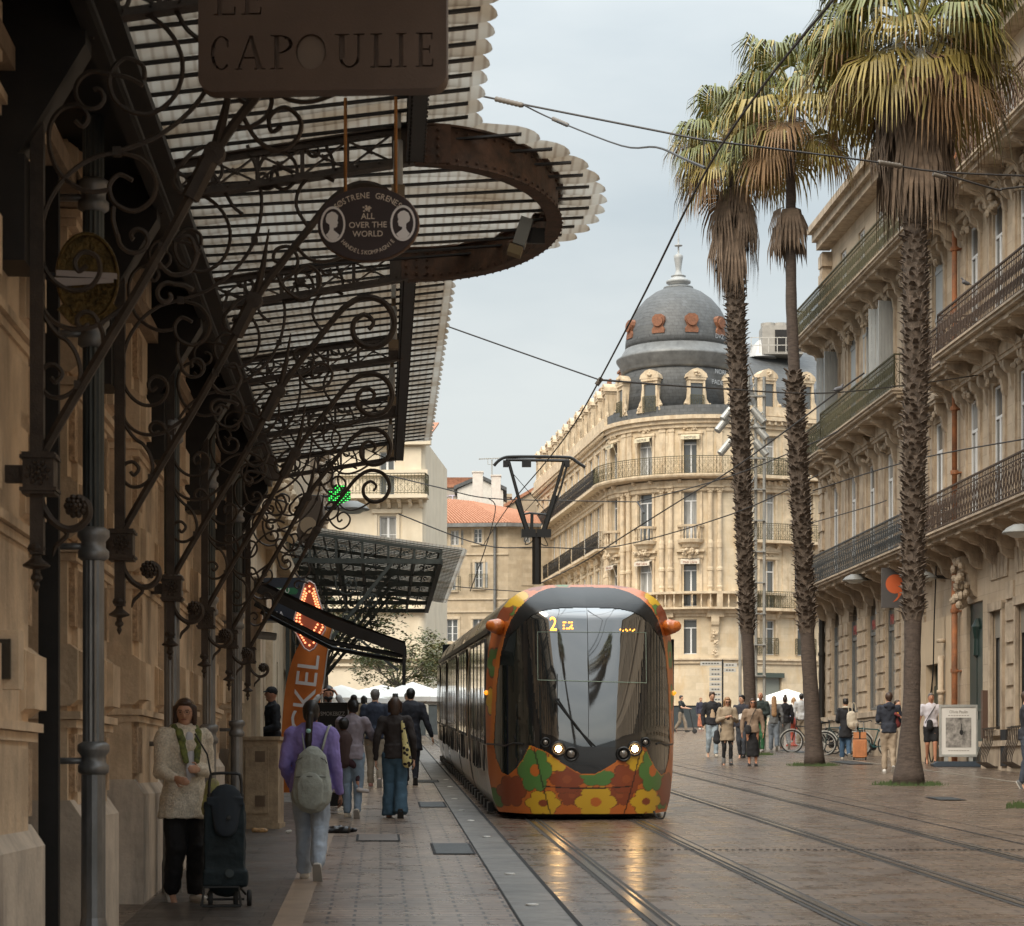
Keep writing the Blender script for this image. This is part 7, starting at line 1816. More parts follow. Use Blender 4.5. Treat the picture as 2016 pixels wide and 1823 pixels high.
# A-board poster
b=G(1886,1509); ka=b.y/F
t=thing('poster_board','white framed poster board with a grey interior photograph, on a dark blue base','sign',b,R(-4))
m=MB(); m.prism([(-.62,-.28,0),(.62,-.28,0),(.66,-.28,.06),(.5,-.28,.13),(-.5,-.28,.13),(-.66,-.28,.06)],(0,.56,0)); m.build('base',cm((.035,.05,.07),.5),t)
m=MB(); 
for a_,b2_,c_,d_ in ((-.47,.47,.24,.30),(-.47,.47,1.46,1.52),(-.47,-.42,.30,1.46),(.42,.47,.30,1.46)): m.box(a_,b2_,-.03,.03,c_,d_)
for s_ in (-.3,.3): m.box(s_-.05,s_+.05,-.02,.02,.12,.24)
m.build('frame',M['steel'],t)
m=MB(); m.box(-.42,.42,-.012,.012,.30,1.46); po=m.build('poster',cm((.62,.6,.57),.6),t)
m=MB(); m.box(-.31,.31,-.016,-.012,.47,1.20); m.build('picture',mat('poster_picture',(.30,.28,.26),.6,var=.85,vscale=5.5,det=3),po)
m=MB(); m.prism([(.07+.05*math.cos(a*PI/4),-.017,.84+.07*math.sin(a*PI/4)) for a in range(8)],(0,.001,0)); m.box(.06,.08,-.018,-.016,.9,1.05); m.build('picture_lamp',M['black'],po)
m=MB(); textmb(m,'Olivia Paulin',.10,FR((0,-.016,1.31),(1,0,.0),(0,0,1)),.001,.9); 
for q_ in range(8): m.box(-.25+q_*.065,-.205+q_*.065,-.015,-.012,1.245,1.26); m.box(-.25+q_*.065,-.20+q_*.065,-.015,-.012,.385,.40)
m.build('lettering',cm((.2,.17,.15),.6),po)
# green weeds at the doorway
# ------------------------------------------------------------------ bicycles
def bike(label,x,y,heading,col,seed):
    random.seed(seed); b=G(x,y); t=thing('bicycle',label,'bicycle',b,heading,'bicycles parked against the arched shop front')
    def T_(p): return Vector(p)
    r=.34; 
    for i,cx_ in enumerate((-.53,.53)):
        m=MB(); m.tube([(cx_+r*math.cos(a*PI/14),0,r+r*math.sin(a*PI/14)) for a in range(28)],.022,6,closed=True); tw=m.build('wheel',M['rubber'],t)
        m=MB(); m.tube([(cx_+(r-.035)*math.cos(a*PI/14),0,r+(r-.035)*math.sin(a*PI/14)) for a in range(28)],.012,4,closed=True)
        for k in range(14): a=k*PI/7; m.tube([(cx_,0,r),(cx_+(r-.03)*math.cos(a),0,r+(r-.03)*math.sin(a))],.003,3)
        m.lathe([(.03,-.04),(.03,.04)],(cx_,0,r),8,axis=(0,1,0)); m.build('rim',M['steel'],tw)
        m=MB(); m.tube([(cx_+(r+.045)*math.cos(R(20+a*10)),0,r+(r+.045)*math.sin(R(20+a*10))) for a in range(15)],.02,4,flat=1); m.build('mudguard',cm((.4,.4,.38),.4),t)
    bb=T_((-.05,0,.28)); hd=T_((.40,0,.82)); st_=T_((-.2,0,.78)); ra=T_((-.53,0,r)); fa=T_((.53,0,r)); ht=T_((.38,0,.95))
    m=MB(); 
    for a_,b_ in ((bb,hd),(bb,st_),(st_,hd),(ra,bb),(ra,st_),(hd,fa),(hd,ht)): m.tube([a_,b_],.018,6)
    m.build('frame',cm(col,.4),t)
    m=MB(); m.tube([st_,st_+Vector((-.04,0,.14))],.014,5); m.build('seat_post',M['steel'],t)
    m=MB(); m.cap((-.34,0,.95),(-.12,0,.95),.085,.03,.5,side=(0,1,0)); m.build('saddle',M['black'],t,smooth=True)
    m=MB(); m.tube(smooth_pts([(.30,-.28,1.0),(.38,-.22,1.04),(.40,0,1.0),(.38,.22,1.04),(.30,.28,1.0)],3),.014,5); m.tube([ht,(.40,0,1.0)],.014,5); m.build('handlebar',M['black'],t)
    m=MB(); m.lathe([(.1,-.01),(.1,.01)],(bb.x,-.06,bb.z),12,axis=(0,1,0)); m.tube([bb,(bb.x+.1,-.1,bb.z-.13)],.01,4); m.bc((bb.x+.1,-.13,bb.z-.14),.09,.08,.02); m.build('crankset',M['irond'],t)
    m=MB(); m.bc((-.5,0,.74),.36,.14,.015); m.tube([(-.65,0,.73),(-.55,0,.4)],.008,4); m.build('rack',M['black'],t)
bike('leftmost parked bicycle, its front wheel poking out left of the middle palm',1592,1481,R(175),(.02,.02,.02),1)
bike('black bicycle just right of the middle palm trunk with a dark pannier',1637,1485,R(20),(.02,.02,.025),2)
bike('bicycle behind the woman with the orange suitcase',1658,1487,R(160),(.03,.05,.05),3)
bike('dark bicycle turned toward the wall between suitcase and hoodie man',1690,1488,R(60),(.025,.03,.03),4)
bike('teal bicycle with a bright silver wheel left of the man in the navy hoodie',1715,1490,R(170),(.01,.06,.065),5)
bike('bicycle farthest back, right against the arched wall',1672,1484,R(8),(.05,.05,.05),6)
t=thing('pannier_bag','dark cloth pannier hanging on the black bicycle by the middle palm','bag',G(1640,1484)+Vector((-.35,-.15,.45))); m=MB(); m.cap((0,0,.1),(.25,0,.1),.16,.15,.5,side=(0,0,1)); m.build('bag',cm((.02,.02,.022),.8),t)
# ------------------------------------------------------------------ people
TXC=bpy.data.textures.new('folds','CLOUDS'); TXC.noise_scale=.10; TXC.noise_depth=2
TXF=bpy.data.textures.new('tweed','CLOUDS'); TXF.noise_scale=.02; TXF.noise_depth=1
def blob(mb,name,mt,par,vox=.012,disp=0,it=3,tex=None):
    o=mb.build(name,mt,par,smooth=True)
    md=o.modifiers.new('r','REMESH'); md.mode='VOXEL'; md.voxel_size=vox; md.use_smooth_shade=True
    md=o.modifiers.new('s','SMOOTH'); md.factor=.5; md.iterations=it
    if disp: md=o.modifiers.new('d','DISPLACE'); md.texture=tex or TXC; md.strength=disp; md.mid_level=.5
    return o
def V3(*a): return Vector(a)
ARMS={'down':((.035,.01,-.175),(.035,-.035,-.33)),'downb':((.045,.03,-.17),(.05,.0,-.325)),'swingf':((.03,-.05,-.165),(.02,-.14,-.29)),'swingb':((.035,.07,-.155),(.03,.09,-.31)),
 'front':((.03,.0,-.17),(-.06,-.13,-.20)),'phone':((.035,.0,-.165),(-.055,-.15,-.115)),'hold':((.03,.02,-.165),(-.09,-.12,-.16)),'head':((.06,-.10,-.04),(-.03,-.12,.10)),'carry':((.04,-.02,-.16),(-.10,-.14,-.10)),'reach':((.03,-.02,-.17),(.01,-.14,-.20)),'pocket':((.06,.03,-.165),(.0,-.02,-.28))}
def person(label,x,y,H,face,skin='skin',hair='hairb',hs='short',top=((.02,.02,.02),'long'),bot=((.1,.1,.15),'jeans'),shoe=(.5,.48,.45),la='down',ra='down',stride=.0,Y=None,sw=.108,fat=1.0,tilt=0,vox=None,seat=False,loc=None,parts=None,group=None,look=0,open_=None,bag=None,lean=0):
    b=loc or (G(x,y) if Y is None else Vector(((x-CX)*Y/F,Y,gz(Y)))); YY=b.y; vx=vox or max(.0075,min(.022,YY*.00042))
    t=thing('person',label,'person',b,R(face),group)
    h=H
    def s(p): return Vector(p)*h
    z0=0.0
    hipz=.52; shz=.815; nz=.865
    if seat: hipz=.27; shz=.565; nz=.615
    ln=lean
    hip={1:V3(.05,0,hipz),-1:V3(-.05,0,hipz)}; kn={};an={}
    for sg in (1,-1):
        st=stride*sg
        if seat: kn[sg]=V3(.06*sg,-.25,.27); an[sg]=V3(.06*sg,-.25,.04)
        elif st>=0: kn[sg]=V3(.05*sg,-st*.55-.02*(st>0),.285); an[sg]=V3(.05*sg,-st,.045)
        else: kn[sg]=V3(.05*sg,-st*.25-.02,.28); an[sg]=V3(.05*sg,-st*.95+.0,.045+abs(st)*.35)
    shd={sg:V3(sw*sg,ln*-.25,shz) for sg in (1,-1)}
    arm={}
    for sg,a in ((1,la),(-1,ra)):
        e,w_=ARMS[a] if isinstance(a,str) else a
        arm[sg]=(shd[sg]+V3(e[0]*sg,e[1],e[2]),shd[sg]+V3(w_[0]*sg,w_[1],w_[2]))
    hc=V3(0,-.012+ln*-.35,nz+.075)
    sk=M[skin]
    m=MB(); K=lambda a,b_,r0,r1,**k: m.cap(s(a),s(b_),r0*h,r1*h,**k)
    X=V3(1,0,0)
    K(V3(0,.01,hipz+.02),V3(0,.0,hipz+.14),.075*fat,.065*fat,ratio=.65,side=X); K(V3(0,0,hipz+.14),V3(0,ln*-.2,shz-.035),.065*fat,.085*fat,ratio=.6,side=X); K(shd[1]*1-V3(.02,0,.005),shd[-1]+V3(.02,0,-.005),.034,.034)
    K(V3(0,.008+ln*-.2,shz-.01),V3(0,-.002+ln*-.3,nz+.03),.034,.031)
    Mh=Matrix.Rotation(R(look),3,'Z')@Matrix.Rotation(R(tilt),3,'X')
    def hp(p): return s(hc+Mh@V3(*p))
    m.ell(s(hc),.043*h,.052*h,.060*h,14,10,Mx=Mh); m.cap(hp((0,-.012,-.022)),hp((0,-.024,-.046)),.034*h,.022*h); m.ell(hp((0,-.053,-.010)),.0075*h,.011*h,.014*h,6,5,Mx=Mh); 
    for sg in (1,-1): m.ell(hp((.043*sg,.004,-.008)),.005*h,.010*h,.016*h,6,5,Mx=Mh)
    for sg in (1,-1):
        K(shd[sg],arm[sg][0],.028*fat,.023*fat); K(arm[sg][0],arm[sg][1],.023,.0155)
        K(hip[sg],kn[sg],.05*fat,.032*fat); K(kn[sg],an[sg],.032,.02)
        f=(V3(0,-1,-.35) if an[sg].z<.05 else V3(0,-.45,-1)).normalized(); K(an[sg]-V3(0,-.01,.02),an[sg]+f*.08-V3(0,0,.0),.02,.015,ratio=1.4,side=X)
        # hand
        w_=arm[sg][1]; d=(arm[sg][1]-arm[sg][0]).normalized(); 
        inn=V3(-sg,0,0); inn=(inn-d*inn.dot(d)).normalized(); thk=d.cross(inn).normalized()
        if YY>60: K(w_,w_+d*.06,.014,.013,ratio=.6,side=thk)
        else:
            K(w_,w_+d*.045,.0135,.021,ratio=.48,side=thk)
            for i,(o_,L_) in enumerate(((-.0165,.038),(-.0055,.046),(.0055,.043),(.0165,.033))):
                p0=w_+d*.052+thk*o_; p1=p0+(d+inn*.35).normalized()*L_*.55; p2=p1+(d*.5+inn*.85).normalized()*L_*.5; K(p0,p1,.0058,.0054,n=8); K(p1,p2,.0054,.0045,n=8)
            p0=w_+d*.018-thk*.014; p1=p0+(d*.6-thk*.8+inn*.3).normalized()*.026; K(p0,p1,.0068,.006,n=8); K(p1,p1+(d+inn*.4).normalized()*.02,.006,.005,n=8)
    blob(m,'body',sk,t,vx,it=2)
    # face details
    if YY<75 and hs!='hood':
        ey=MB()
        for sg in (1,-1): ey.ell(hp((.017*sg,-.0465,.004)),.0065*h,.004*h,.0032*h,8,5,Mx=Mh)
        ey.build('eyes',M['black'],t,smooth=True)
        ey=MB(); ey.cap(hp((-.012,-.051,-.032)),hp((.012,-.051,-.032)),.003*h,.003*h,.8); ey.build('mouth',cm((.25,.07,.05),.5),t,smooth=True)
        ey=MB()
        for sg in (1,-1): ey.cap(hp((.010*sg,-.0485,.014)),hp((.026*sg,-.0445,.0145)),.002*h,.0016*h)
        ey.build('eyebrows',M[hair] if hair in M else M['hairbr'],t,smooth=True)
    # top
    tc_,tk=top[0],top[1]; slv=tk.endswith('short'); coat='coat' in tk; wide_=1.18 if ('coat' in tk or 'jacket' in tk) else 1.08
    m=MB(); B=V3(0,0,0)
    hem=hipz-((.105 if 'short' in tk else .16) if coat else (.03 if 'jacket' in tk or 'long' in tk else .0))
    if seat: hem=hipz+.02
    K(V3(0,.0,hipz+.07),V3(0,0,hipz+.12),.076*fat*wide_,.074*fat*wide_,ratio=.66,side=X); 
    if coat: m.fru(s(V3(0,.0,hem)),s(V3(0,0,hipz+.10)),.114*fat*h,.088*fat*h,ratio=.82,side=X)
    else: m.fru(s(V3(0,.0,hem+.005)),s(V3(0,0,hipz+.09)),.090*fat*wide_*h,.08*fat*wide_*h,ratio=.78,side=X)
    K(V3(0,0,hipz+.12),V3(0,ln*-.2,shz-.045),.074*fat*wide_,.091*fat*wide_,ratio=.64,side=X); K(shd[1]-V3(.012,0,.004),shd[-1]+V3(.012,0,-.004),.038,.038)
    K(V3(0,.01+ln*-.2,shz),V3(0,.004+ln*-.27,nz-.005),.045,.037,ratio=.9)
    sr=1.25 if 'coat' in tk or 'jacket' in tk else 1.12
    for sg in (1,-1):
        e,w_=arm[sg]; K(shd[sg],(e if not slv else shd[sg].lerp(e,.62)),.033*fat*sr,(.029*sr if not slv else .033*sr))
        if not slv: K(e,w_.lerp(e,.06),.029*sr,.0205*sr)
    if not seat:   # flat hem
        pass
    cmat=tc_ if not isinstance(tc_,tuple) else cm(tc_,.85,var=.18,vscale=7)
    blob(m,'coat' if coat else ('jacket' if 'jacket' in tk else ('shirt' if slv else 'sweater')),cmat,t,vx,disp=.034*h/1.7 if YY<80 else .02,tex=TXC)
    # bottom
    bc,bk=bot; m=MB(); bm_=bc if not isinstance(bc,tuple) else cm(bc,.85,var=.22,vscale=6)
    K(V3(0,.008,hipz-.0),V3(0,0,hipz+.06),.078*fat,.062*fat,ratio=.72,side=X)
    if bk in('skirt','pleat'):
        lo=.14 if bk=='skirt' else .09
        m.fru(s(V3(0,-stride*.05,lo)),s(V3(0,0,hipz+.02)),(.098 if bk=='skirt' else .115)*h,.080*fat*h,ratio=.7,side=X)
        nm='skirt'
    else:
        nm='shorts' if bk=='shorts' else 'trousers'
        for sg in (1,-1):
            r1,r2={'jeans':(.044,.030),'wide':(.052,.058),'slim':(.036,.023),'shorts':(.053,.05),'loose':(.050,.040)}[bk]
            K(hip[sg],kn[sg] if bk!='shorts' else hip[sg].lerp(kn[sg],.75),.057*fat,r1,ratio=.92,side=X)
            if bk!='shorts':
                if an[sg].z<.05 or bk=='wide': K(kn[sg],kn[sg].lerp(an[sg],.3),r1,r1*.7+r2*.3); m.fru(s(an[sg]+V3(0,0,-.02 if bk=='wide' else -.005)),s(kn[sg]),r2*1.03*h,r1*h,ratio=1.1,side=X)
                else: K(kn[sg],an[sg]+V3(0,0,.02),r1,r2,ratio=1.1,side=X)
    blob(m,nm,bm_,t,vx,disp=.030*h/1.7)
    # shoes
    for sg in (1,-1):
        m=MB(); a_=an[sg]; f=(V3(0,-1,-.0) if a_.z<.05 else V3(0,-.5,-.87)); upv=V3(0,0,1) if a_.z<.05 else V3(0,-.87,.5)
        base=a_-upv*.022
        K(base-f*.022,base+f*.085-upv*.004,.023,.019,ratio=1.15,side=V3(0,0,1)); K(a_,base,.023,.024); K(base+f*.03,base+f*.05,.026,.024,side=X,ratio=.8)
        so=blob(m,'shoe',cm(shoe,.6,var=.1),t,vx)
        m=MB(); pts=[]
        for (u,w__) in ((-.045,.018),(-.02,.024),(.03,.026),(.075,.028),(.10,.02),(.107,.0)): pts.append((u,w__))
        for (u,w__) in pts[::-1][1:]: pts.append((u,-w__))
        pl=[s(base+f*u+X*w__-upv*.024) for u,w__ in pts]; m.prism(pl,upv*.010*h); m.build('sole',cm((.35,.33,.30) if sum(shoe)>.3 else (.03,.03,.03),.7),so)
    # hair
    hm=M.get(hair)
    m=MB()
    if hs!='bald':
        if hs=='cap':
            m.ell(hp((0,.006,.018)),.048*h,.056*h,.048*h,12,8,Mx=Mh)
        else:
            m.ell(hp((0,.012,.014)),.049*h,.054*h,.057*h,14,10,Mx=Mh)
            if hs in('short',): m.ell(hp((0,-.018,.042)),.036*h,.032*h,.020*h,10,6,Mx=Mh); m.ell(hp((0,.03,-.02)),.036*h,.026*h,.032*h,10,6,Mx=Mh)
            if hs in('bob','long','pony','bun'): m.ell(hp((0,.022,-.012)),.046*h,.042*h,.048*h,10,8,Mx=Mh); m.ell(hp((0,-.022,.046)),.034*h,.026*h,.014*h,8,6,Mx=Mh)
            if hs=='bob':
                for sg in (1,-1): m.cap(hp((.045*sg,-.004,.02)),hp((.047*sg,-.008,-.055)),.017*h,.013*h,side=X)
                m.cap(hp((0,.04,.0)),hp((0,.038,-.06)),.044*h,.040*h,ratio=.6,side=X)
            if hs=='long':
                for sg in (1,-1): m.cap(hp((.043*sg,.0,.01)),hp((.050*sg,.0,-.13)),.019*h,.010*h)
                m.cap(hp((0,.045,.0)),s(hc+V3(0,.055,-.19)),.043*h,.032*h,ratio=.5,side=X)
            if hs=='vlong': 
                m.ell(hp((0,.022,-.012)),.046*h,.042*h,.048*h,10,8,Mx=Mh); m.cap(hp((0,.045,.0)),s(hc+V3(0,.08,-.27)),.045*h,.05*h,ratio=.45,side=X)
            if hs=='pony':
                m.cap(hp((0,.060,-.015)),s(hc+V3(.005,.085,-.16)),.020*h,.022*h); m.cap(s(hc+V3(.005,.085,-.16)),s(hc+V3(.0,.065,-.30)),.022*h,.008*h)
            if hs=='bun': m.ell(hp((0,.03,.075)),.030*h,.030*h,.026*h,10,7); m.ell(hp((0,.055,.0)),.03*h,.02*h,.03*h,8,6)
            if hs=='tousle':
                for k in range(12): a=k*.52; m.ell(hp((.03*math.cos(a),.012+.03*math.sin(a),.048+.008*math.sin(k*2.3))),.018*h,.018*h,.017*h,7,5)
        # keep the face clear by pushing hair back of the face plane
        hb_=blob(m,'cap' if hs=='cap' else 'hair',hm,t,min(vx,.011),disp=.006 if hs!='cap' else 0,it=2)
        if hs=='cap':
            m=MB(); m.cap(hp((0,-.045,.020)),hp((0,-.085,.012)),.034*h,.026*h,ratio=.18,side=X); m.build('cap_visor',hm,t,smooth=True)
    bpy_parts={'t':t,'s':s,'hp':hp,'arm':arm,'shd':shd,'hipz':hipz,'h':h,'vx':vx,'hc':hc,'Mh':Mh,'an':an}
    return bpy_parts
def glasses(p,dark=True):
    m=MB(); 
    for sg in (1,-1):
        c=p['hp']((.018*sg,-.054,.003)); h=p['h']
        if dark: m.ell(c,.014*h,.003*h,.011*h,10,6,Mx=p['Mh'])
        else: m.tube([c+Vector((.013*h*math.cos(a*PI/6),-.002,.011*h*math.sin(a*PI/6))) for a in range(12)],.0016,4,closed=True)
        m.tube([p['hp']((.03*sg,-.052,.006)),p['hp']((.044*sg,.0,.004))],.002,4)
    m.tube([p['hp']((-.005,-.057,.006)),p['hp']((.005,-.057,.006))],.002,4); m.build('glasses',M['black'] if dark else cm((.12,.05,.03),.4),p['t'])
def panel(p,col,w_=.045,z0=None,z1=None):  # open shirt front showing between jacket halves
    h=p['h']; m=MB(); hz_=p['hipz']; m.cap(p['s'](V3(0,-.052,hz_+.02)),p['s'](V3(0,-.040,.80)),w_*h,w_*.8*h,ratio=.45,side=V3(1,0,0)); blob(m,'shirt_front',cm(col,.85),p['t'],p['vx'])
def strap(p,side=1,col=(.02,.02,.02),back=False,w_=.012):
    h=p['h']; m=MB(); y=.07 if back else -.075
    pts=[p['s'](V3(.06*side,.0,.845)),p['s'](V3(.045*side,y*.8,.80)),p['s'](V3(-.02*side,y,.70)),p['s'](V3(-.09*side,y*.75,.58))]
    m.tube(smooth_pts([tuple(q) for q in pts],3),w_*h*.6,4,flat=.4); m.build('strap',cm(col,.7),p['t'])
def bagm(name,label,cat,pos,pts,col,vx=.012,disp=.01,mt=None,rz=0):
    t=thing(name,label,cat,pos,rz); m=MB()
    for a in pts: m.cap(*a[:4],**(a[4] if len(a)>4 else {}))
    blob(m,'bag_body',mt or cm(col,.8,var=.2),t,vx,disp=disp); return t
XX=Vector((1,0,0))
# 1 old woman with trolley
tweed=mat('cream_tweed',(.80,.72,.59),.95,var=.35,vscale=60,bump=1,bscale=120)
p=person('older woman in cream textured coat and wide black trousers, with glasses and bobbed hair',362,1776,1.66,34,'skin','hairbr','bob',(tweed,'coatshorter'),((.006,.006,.008),'loose'),(.55,.53,.50),'hold','reach',.03,look=-34,tilt=8,fat=1.16,vox=.0085)
glasses(p,False)
h=p['h']; m=MB(); m.cap(p['s'](V3(-.05,-.055,.84)),p['s'](V3(-.03,-.085,.70)),.022*h,.018*h,ratio=.5,side=XX); m.cap(p['s'](V3(.05,-.055,.84)),p['s'](V3(.03,-.085,.70)),.022*h,.018*h,ratio=.5,side=XX); m.cap(p['s'](V3(-.05,.02,.860)),p['s'](V3(.05,.02,.860)),.022*h,.022*h); m.cap(p['s'](V3(-.055,-.01,.86)),p['s'](V3(-.04,-.062,.80)),.022*h,.022*h); m.cap(p['s'](V3(.055,-.01,.86)),p['s'](V3(.04,-.062,.80)),.022*h,.022*h)
blob(m,'scarf',mat('green_pattern_scarf',(.13,.15,.03),.8,var=.95,vscale=26,col2=(.02,.03,.02)),p['t'],.008,disp=.008)
m=MB(); m.cap(p['s'](V3(0,-.075,.60)),p['s'](V3(0,-.062,.82)),.028*h,.024*h,ratio=.4,side=XX); blob(m,'blouse',cm((.5,.5,.54),.8),p['t'],.009)
m=MB(); m.tube([p['hp']((.048*math.cos(a*PI/10),.0,.018+.048*math.sin(a*PI/10))) for a in range(1,10)],.005,5,flat=2); m.build('hairband',cm((.28,.2,.12),.5),p['t'])
m=MB(); m.box(-.05,.05,-.012,.0,0,.09); pass
t=bagm('shoulder_bag','green and cream patterned bag hanging in front of the older woman','bag',G(362,1776)+Vector((.235,-.16,.76)),[((0,0,0),(.02,0,.2),.075,.06,{'ratio':.5,'side':XX})],None,.009,.01,mat('green_pattern_bag',(.30,.33,.10),.8,var=.8,vscale=18,col2=(.25,.2,.14)))
m=MB(); m.tube([(.02,0,.22),(-.02,-.02,.45),(-.12,-.02,.62)],.008,5); m.build('strap',M['black'],t)
# trolley
b=G(444,1786); t=thing('shopping_trolley','dark teal two wheeled shopping trolley held by the older woman','shopping trolley',b,R(8))
NV=mat('dark_teal_cloth',(.006,.016,.021),.8,var=.3,vscale=3,bump=.2)
m=MB(); kq=b.y/F
m.cap((0,0,.24),(0,.03,.76),.165,.165,ratio=.72,side=XX); m.box(-.185,.175,-.13,.13,.17,.30); m.box(-.17,.15,-.11,.14,.3,.84)
blob(m,'bag',NV,t,.012,disp=.02,it=6)
m=MB(); m.cap((-.0,-.10,.86),(0,-.135,.66),.135,.10,ratio=.28,side=XX); m.box(-.15,.14,-.13,.13,.82,.88); blob(m,'flap',mat('navy_flap',(.010,.018,.028),.75,var=.2),t,.010,it=3)
m=MB(); m.lathe([(.0,.012),(.018,.01),(.02,0)],(0.02,-.17,.72),10,axis=(0,-1,0)); m.build('snap',M['black'],t)
m=MB(); m.lathe([(.034,.0),(.034,.008),(.0,.009)],(0.03,-.15,.28),16,axis=(0,-1,0)); m.build('round_patch',cm((.035,.05,.055),.6),t)
m=MB(); hd=smooth_pts([(-.13,.1,.75),(-.13,.13,.95),(-.12,.14,1.04),(-.09,.14,1.07),(.09,.14,1.07),(.12,.14,1.04),(.13,.13,.95),(.13,.1,.75)],3); m.tube(hd,.013,8); m.build('handle',M['black'],t,smooth=True)
m=MB(); m.cap((-.13,.13,.895),(.13,.13,.895),.02,.02); m.build('crossbar',M['black'],t,smooth=True)
m=MB(); textmb(m,'ROLSER',.026,FR((.0,.105,.90),(1,0,0),(0,0,1)),.001); m.build('lettering',cm((.5,.5,.5),.6),t)
m=MB(); m.tube([(-.19,-.12,.02),(-.17,-.12,.17),(.10,-.12,.17),(.12,-.12,.02)],.012,6); m.tube([(-.19,-.12,.02),(.12,-.12,.02)],.012,6); m.tube([(-.15,.1,.06),(.15,.1,.06)],.01,6); m.tube([(.1,-.1,.18),(.16,.1,.1)],.01,6); m.tube([(-.1,-.1,.18),(-.14,.1,.1)],.01,6); m.build('frame',M['black'],t)
for xx,yy in ((-.12,-.02),(.08,-.02),(.19,.08)):
    m=MB(); m.lathe([(.0,-.02),(.03,-.02),(.06,-.018),(.068,-.01),(.068,.01),(.06,.018),(.03,.02),(0,.02)],(xx,yy,.07),18,axis=(1,0,0)); m.build('wheel',M['rubber'],t,smooth=True)
# 3 girl in purple
lil=(.24,.19,.47)
p=person('girl walking away in lilac shirt and pale jeans, long black ponytail over her rucksack',612,1733,1.64,178,'skind','hairb','pony',(lil,'jacketlong'),((.36,.42,.50),'loose'),(.55,.52,.47),((.038,.03,-.17),(.012,-.06,-.28)),((.03,.02,-.17),(.05,-.03,-.325)),.10,fat=1.18,vox=.0085)
h=p['h']
m=MB(); m.ell(p['s'](V3(0,.115,.885-.05)),.024,.018,.02,8,6); m.build('hair_tie',cm((.3,.55,.5),.5),p['t'])
t=thing('rucksack','pale grey green rucksack worn by the girl in lilac','rucksack',p['t'].location+Vector((.05,-.0,-.01)),R(178-4))
RK=mat('grey_green_canvas',(.33,.355,.32),.85,var=.2,vscale=9,bump=.3)
m=MB(); S_=lambda *a: Vector(a)*h
m.cap(S_(-.0,.13,.50),S_(0,.125,.66),.118*h,.092*h,ratio=.55,side=XX); m.cap(S_(0,.11,.66),S_(0,.11,.70),.090*h,.060*h,ratio=.6,side=XX); blob(m,'main_bag',RK,t,.010,disp=.018)
m=MB(); m.cap(S_(0,.185,.475),S_(0,.185,.535),.075*h,.08*h,ratio=.30,side=XX); blob(m,'front_pocket',RK,t,.010,disp=.008)
m=MB(); m.tube([tuple(S_(-.085,.165,.585)),tuple(S_(0,.205,.59)),tuple(S_(.085,.165,.585))],.006,4); m.tube([tuple(S_(.0+.09*math.cos(a),.155,.66+.04*math.sin(a))) for a in (0,.5,1,1.57,2.1,2.6,3.14)],.005,4); m.build('piping',cm((.12,.13,.13),.8),t)
m=MB(); 
for sg in (1,-1): m.tube(smooth_pts([tuple(S_(.05*sg,.09,.735)),tuple(S_(.075*sg,.03,.86)),tuple(S_(.08*sg,-.06,.82)),tuple(S_(.09*sg,-.085,.70))],3),.03,6,flat=.3)
m.build('shoulder_strap',RK,t,smooth=True)
# 4 man in cap
p=person('man in a black cap and black jacket in profile at the dark shop entrance',536,1578,1.86,-68,'skinr','blackm','cap',((.012,.013,.017),'jacketlong'),((.05,.055,.06),'jeans'),(.04,.04,.045),'front','down',.05)
# 5 bearded man
p=person('bearded man in pale grey jacket holding his hand to his forehead beside the flag',646,1583,1.86,6,'skinr','hairb','short',((.36,.35,.34),'jacketlong'),((.03,.03,.03),'jeans'),(.05,.05,.05),'head','head',0,tilt=12)
m=MB(); m.cap(p['hp']((-.022,-.036,-.03)),p['hp']((.022,-.036,-.03)),.018*p['h'],.018*p['h']); m.cap(p['hp']((0,-.04,-.035)),p['hp']((0,-.045,-.055)),.022*p['h'],.014*p['h']); blob(m,'beard',M['hairb'],p['t'],.01)
# 6 woman carrying child, 7 child
p=person('woman with dark bun, mauve grey top and light jeans, carrying a child',693,1611,1.66,172,'skind','hairb','bun',((.25,.215,.245),'long'),((.22,.29,.37),'jeans'),(.55,.45,.34),((.03,-.09,-.14),(-.05,-.17,-.16)),((.05,-.09,-.14),(.03,-.18,-.12)),.03,look=30,lean=.03,fat=1.12)
m=MB(); m.box(-.035,.035,.0,.01,0,.045); o=m.build('phone_in_pocket',M['black'],p['t']); o.location=p['s'](V3(.055,.088,.50))
cb=p['t'].location
t=thing('person','small child with dark hair carried on the hip of the woman with the bun','person',cb+Vector((-.10,-.02,.78)),R(165))
m=MB(); m.cap((0,.05,.05),(0,.05,.32),.10,.11,ratio=.75,side=XX); m.cap((0,.05,.34),(0,.03,.42),.04,.04); m.ell((0,.02,.52),.075,.085,.095,12,9); 
for sg in (1,-1):
    m.cap((.09*sg,.03,.30),(.14*sg,-.10,.24),.035,.025); m.cap((.14*sg,-.10,.24),(.06*sg,-.2,.28),.025,.018)
    for q_ in range(4): m.cap((.06*sg,-.2,.28+(q_-1.5)*.012),(.03*sg,-.235,.28+(q_-1.5)*.014),.008,.006)
blob(m,'body',M['skind'],t,.012)
m=MB(); m.cap((0,.05,.03),(0,.05,.33),.115,.125,ratio=.78,side=XX)
for sg in (1,-1): m.cap((.09*sg,.03,.31),(.145*sg,-.10,.24),.045,.04)
blob(m,'top',cm((.06,.035,.032),.85),t,.012,disp=.01)
m=MB(); 
for sg in (1,-1): m.cap((.06*sg,.04,.03),(.20*sg,-.06,-.08),.07,.05); m.cap((.20*sg,-.06,-.08),(.20*sg+.02,-.02,-.24),.05,.035)
blob(m,'leggings',cm((.05,.022,.03),.85),t,.012)
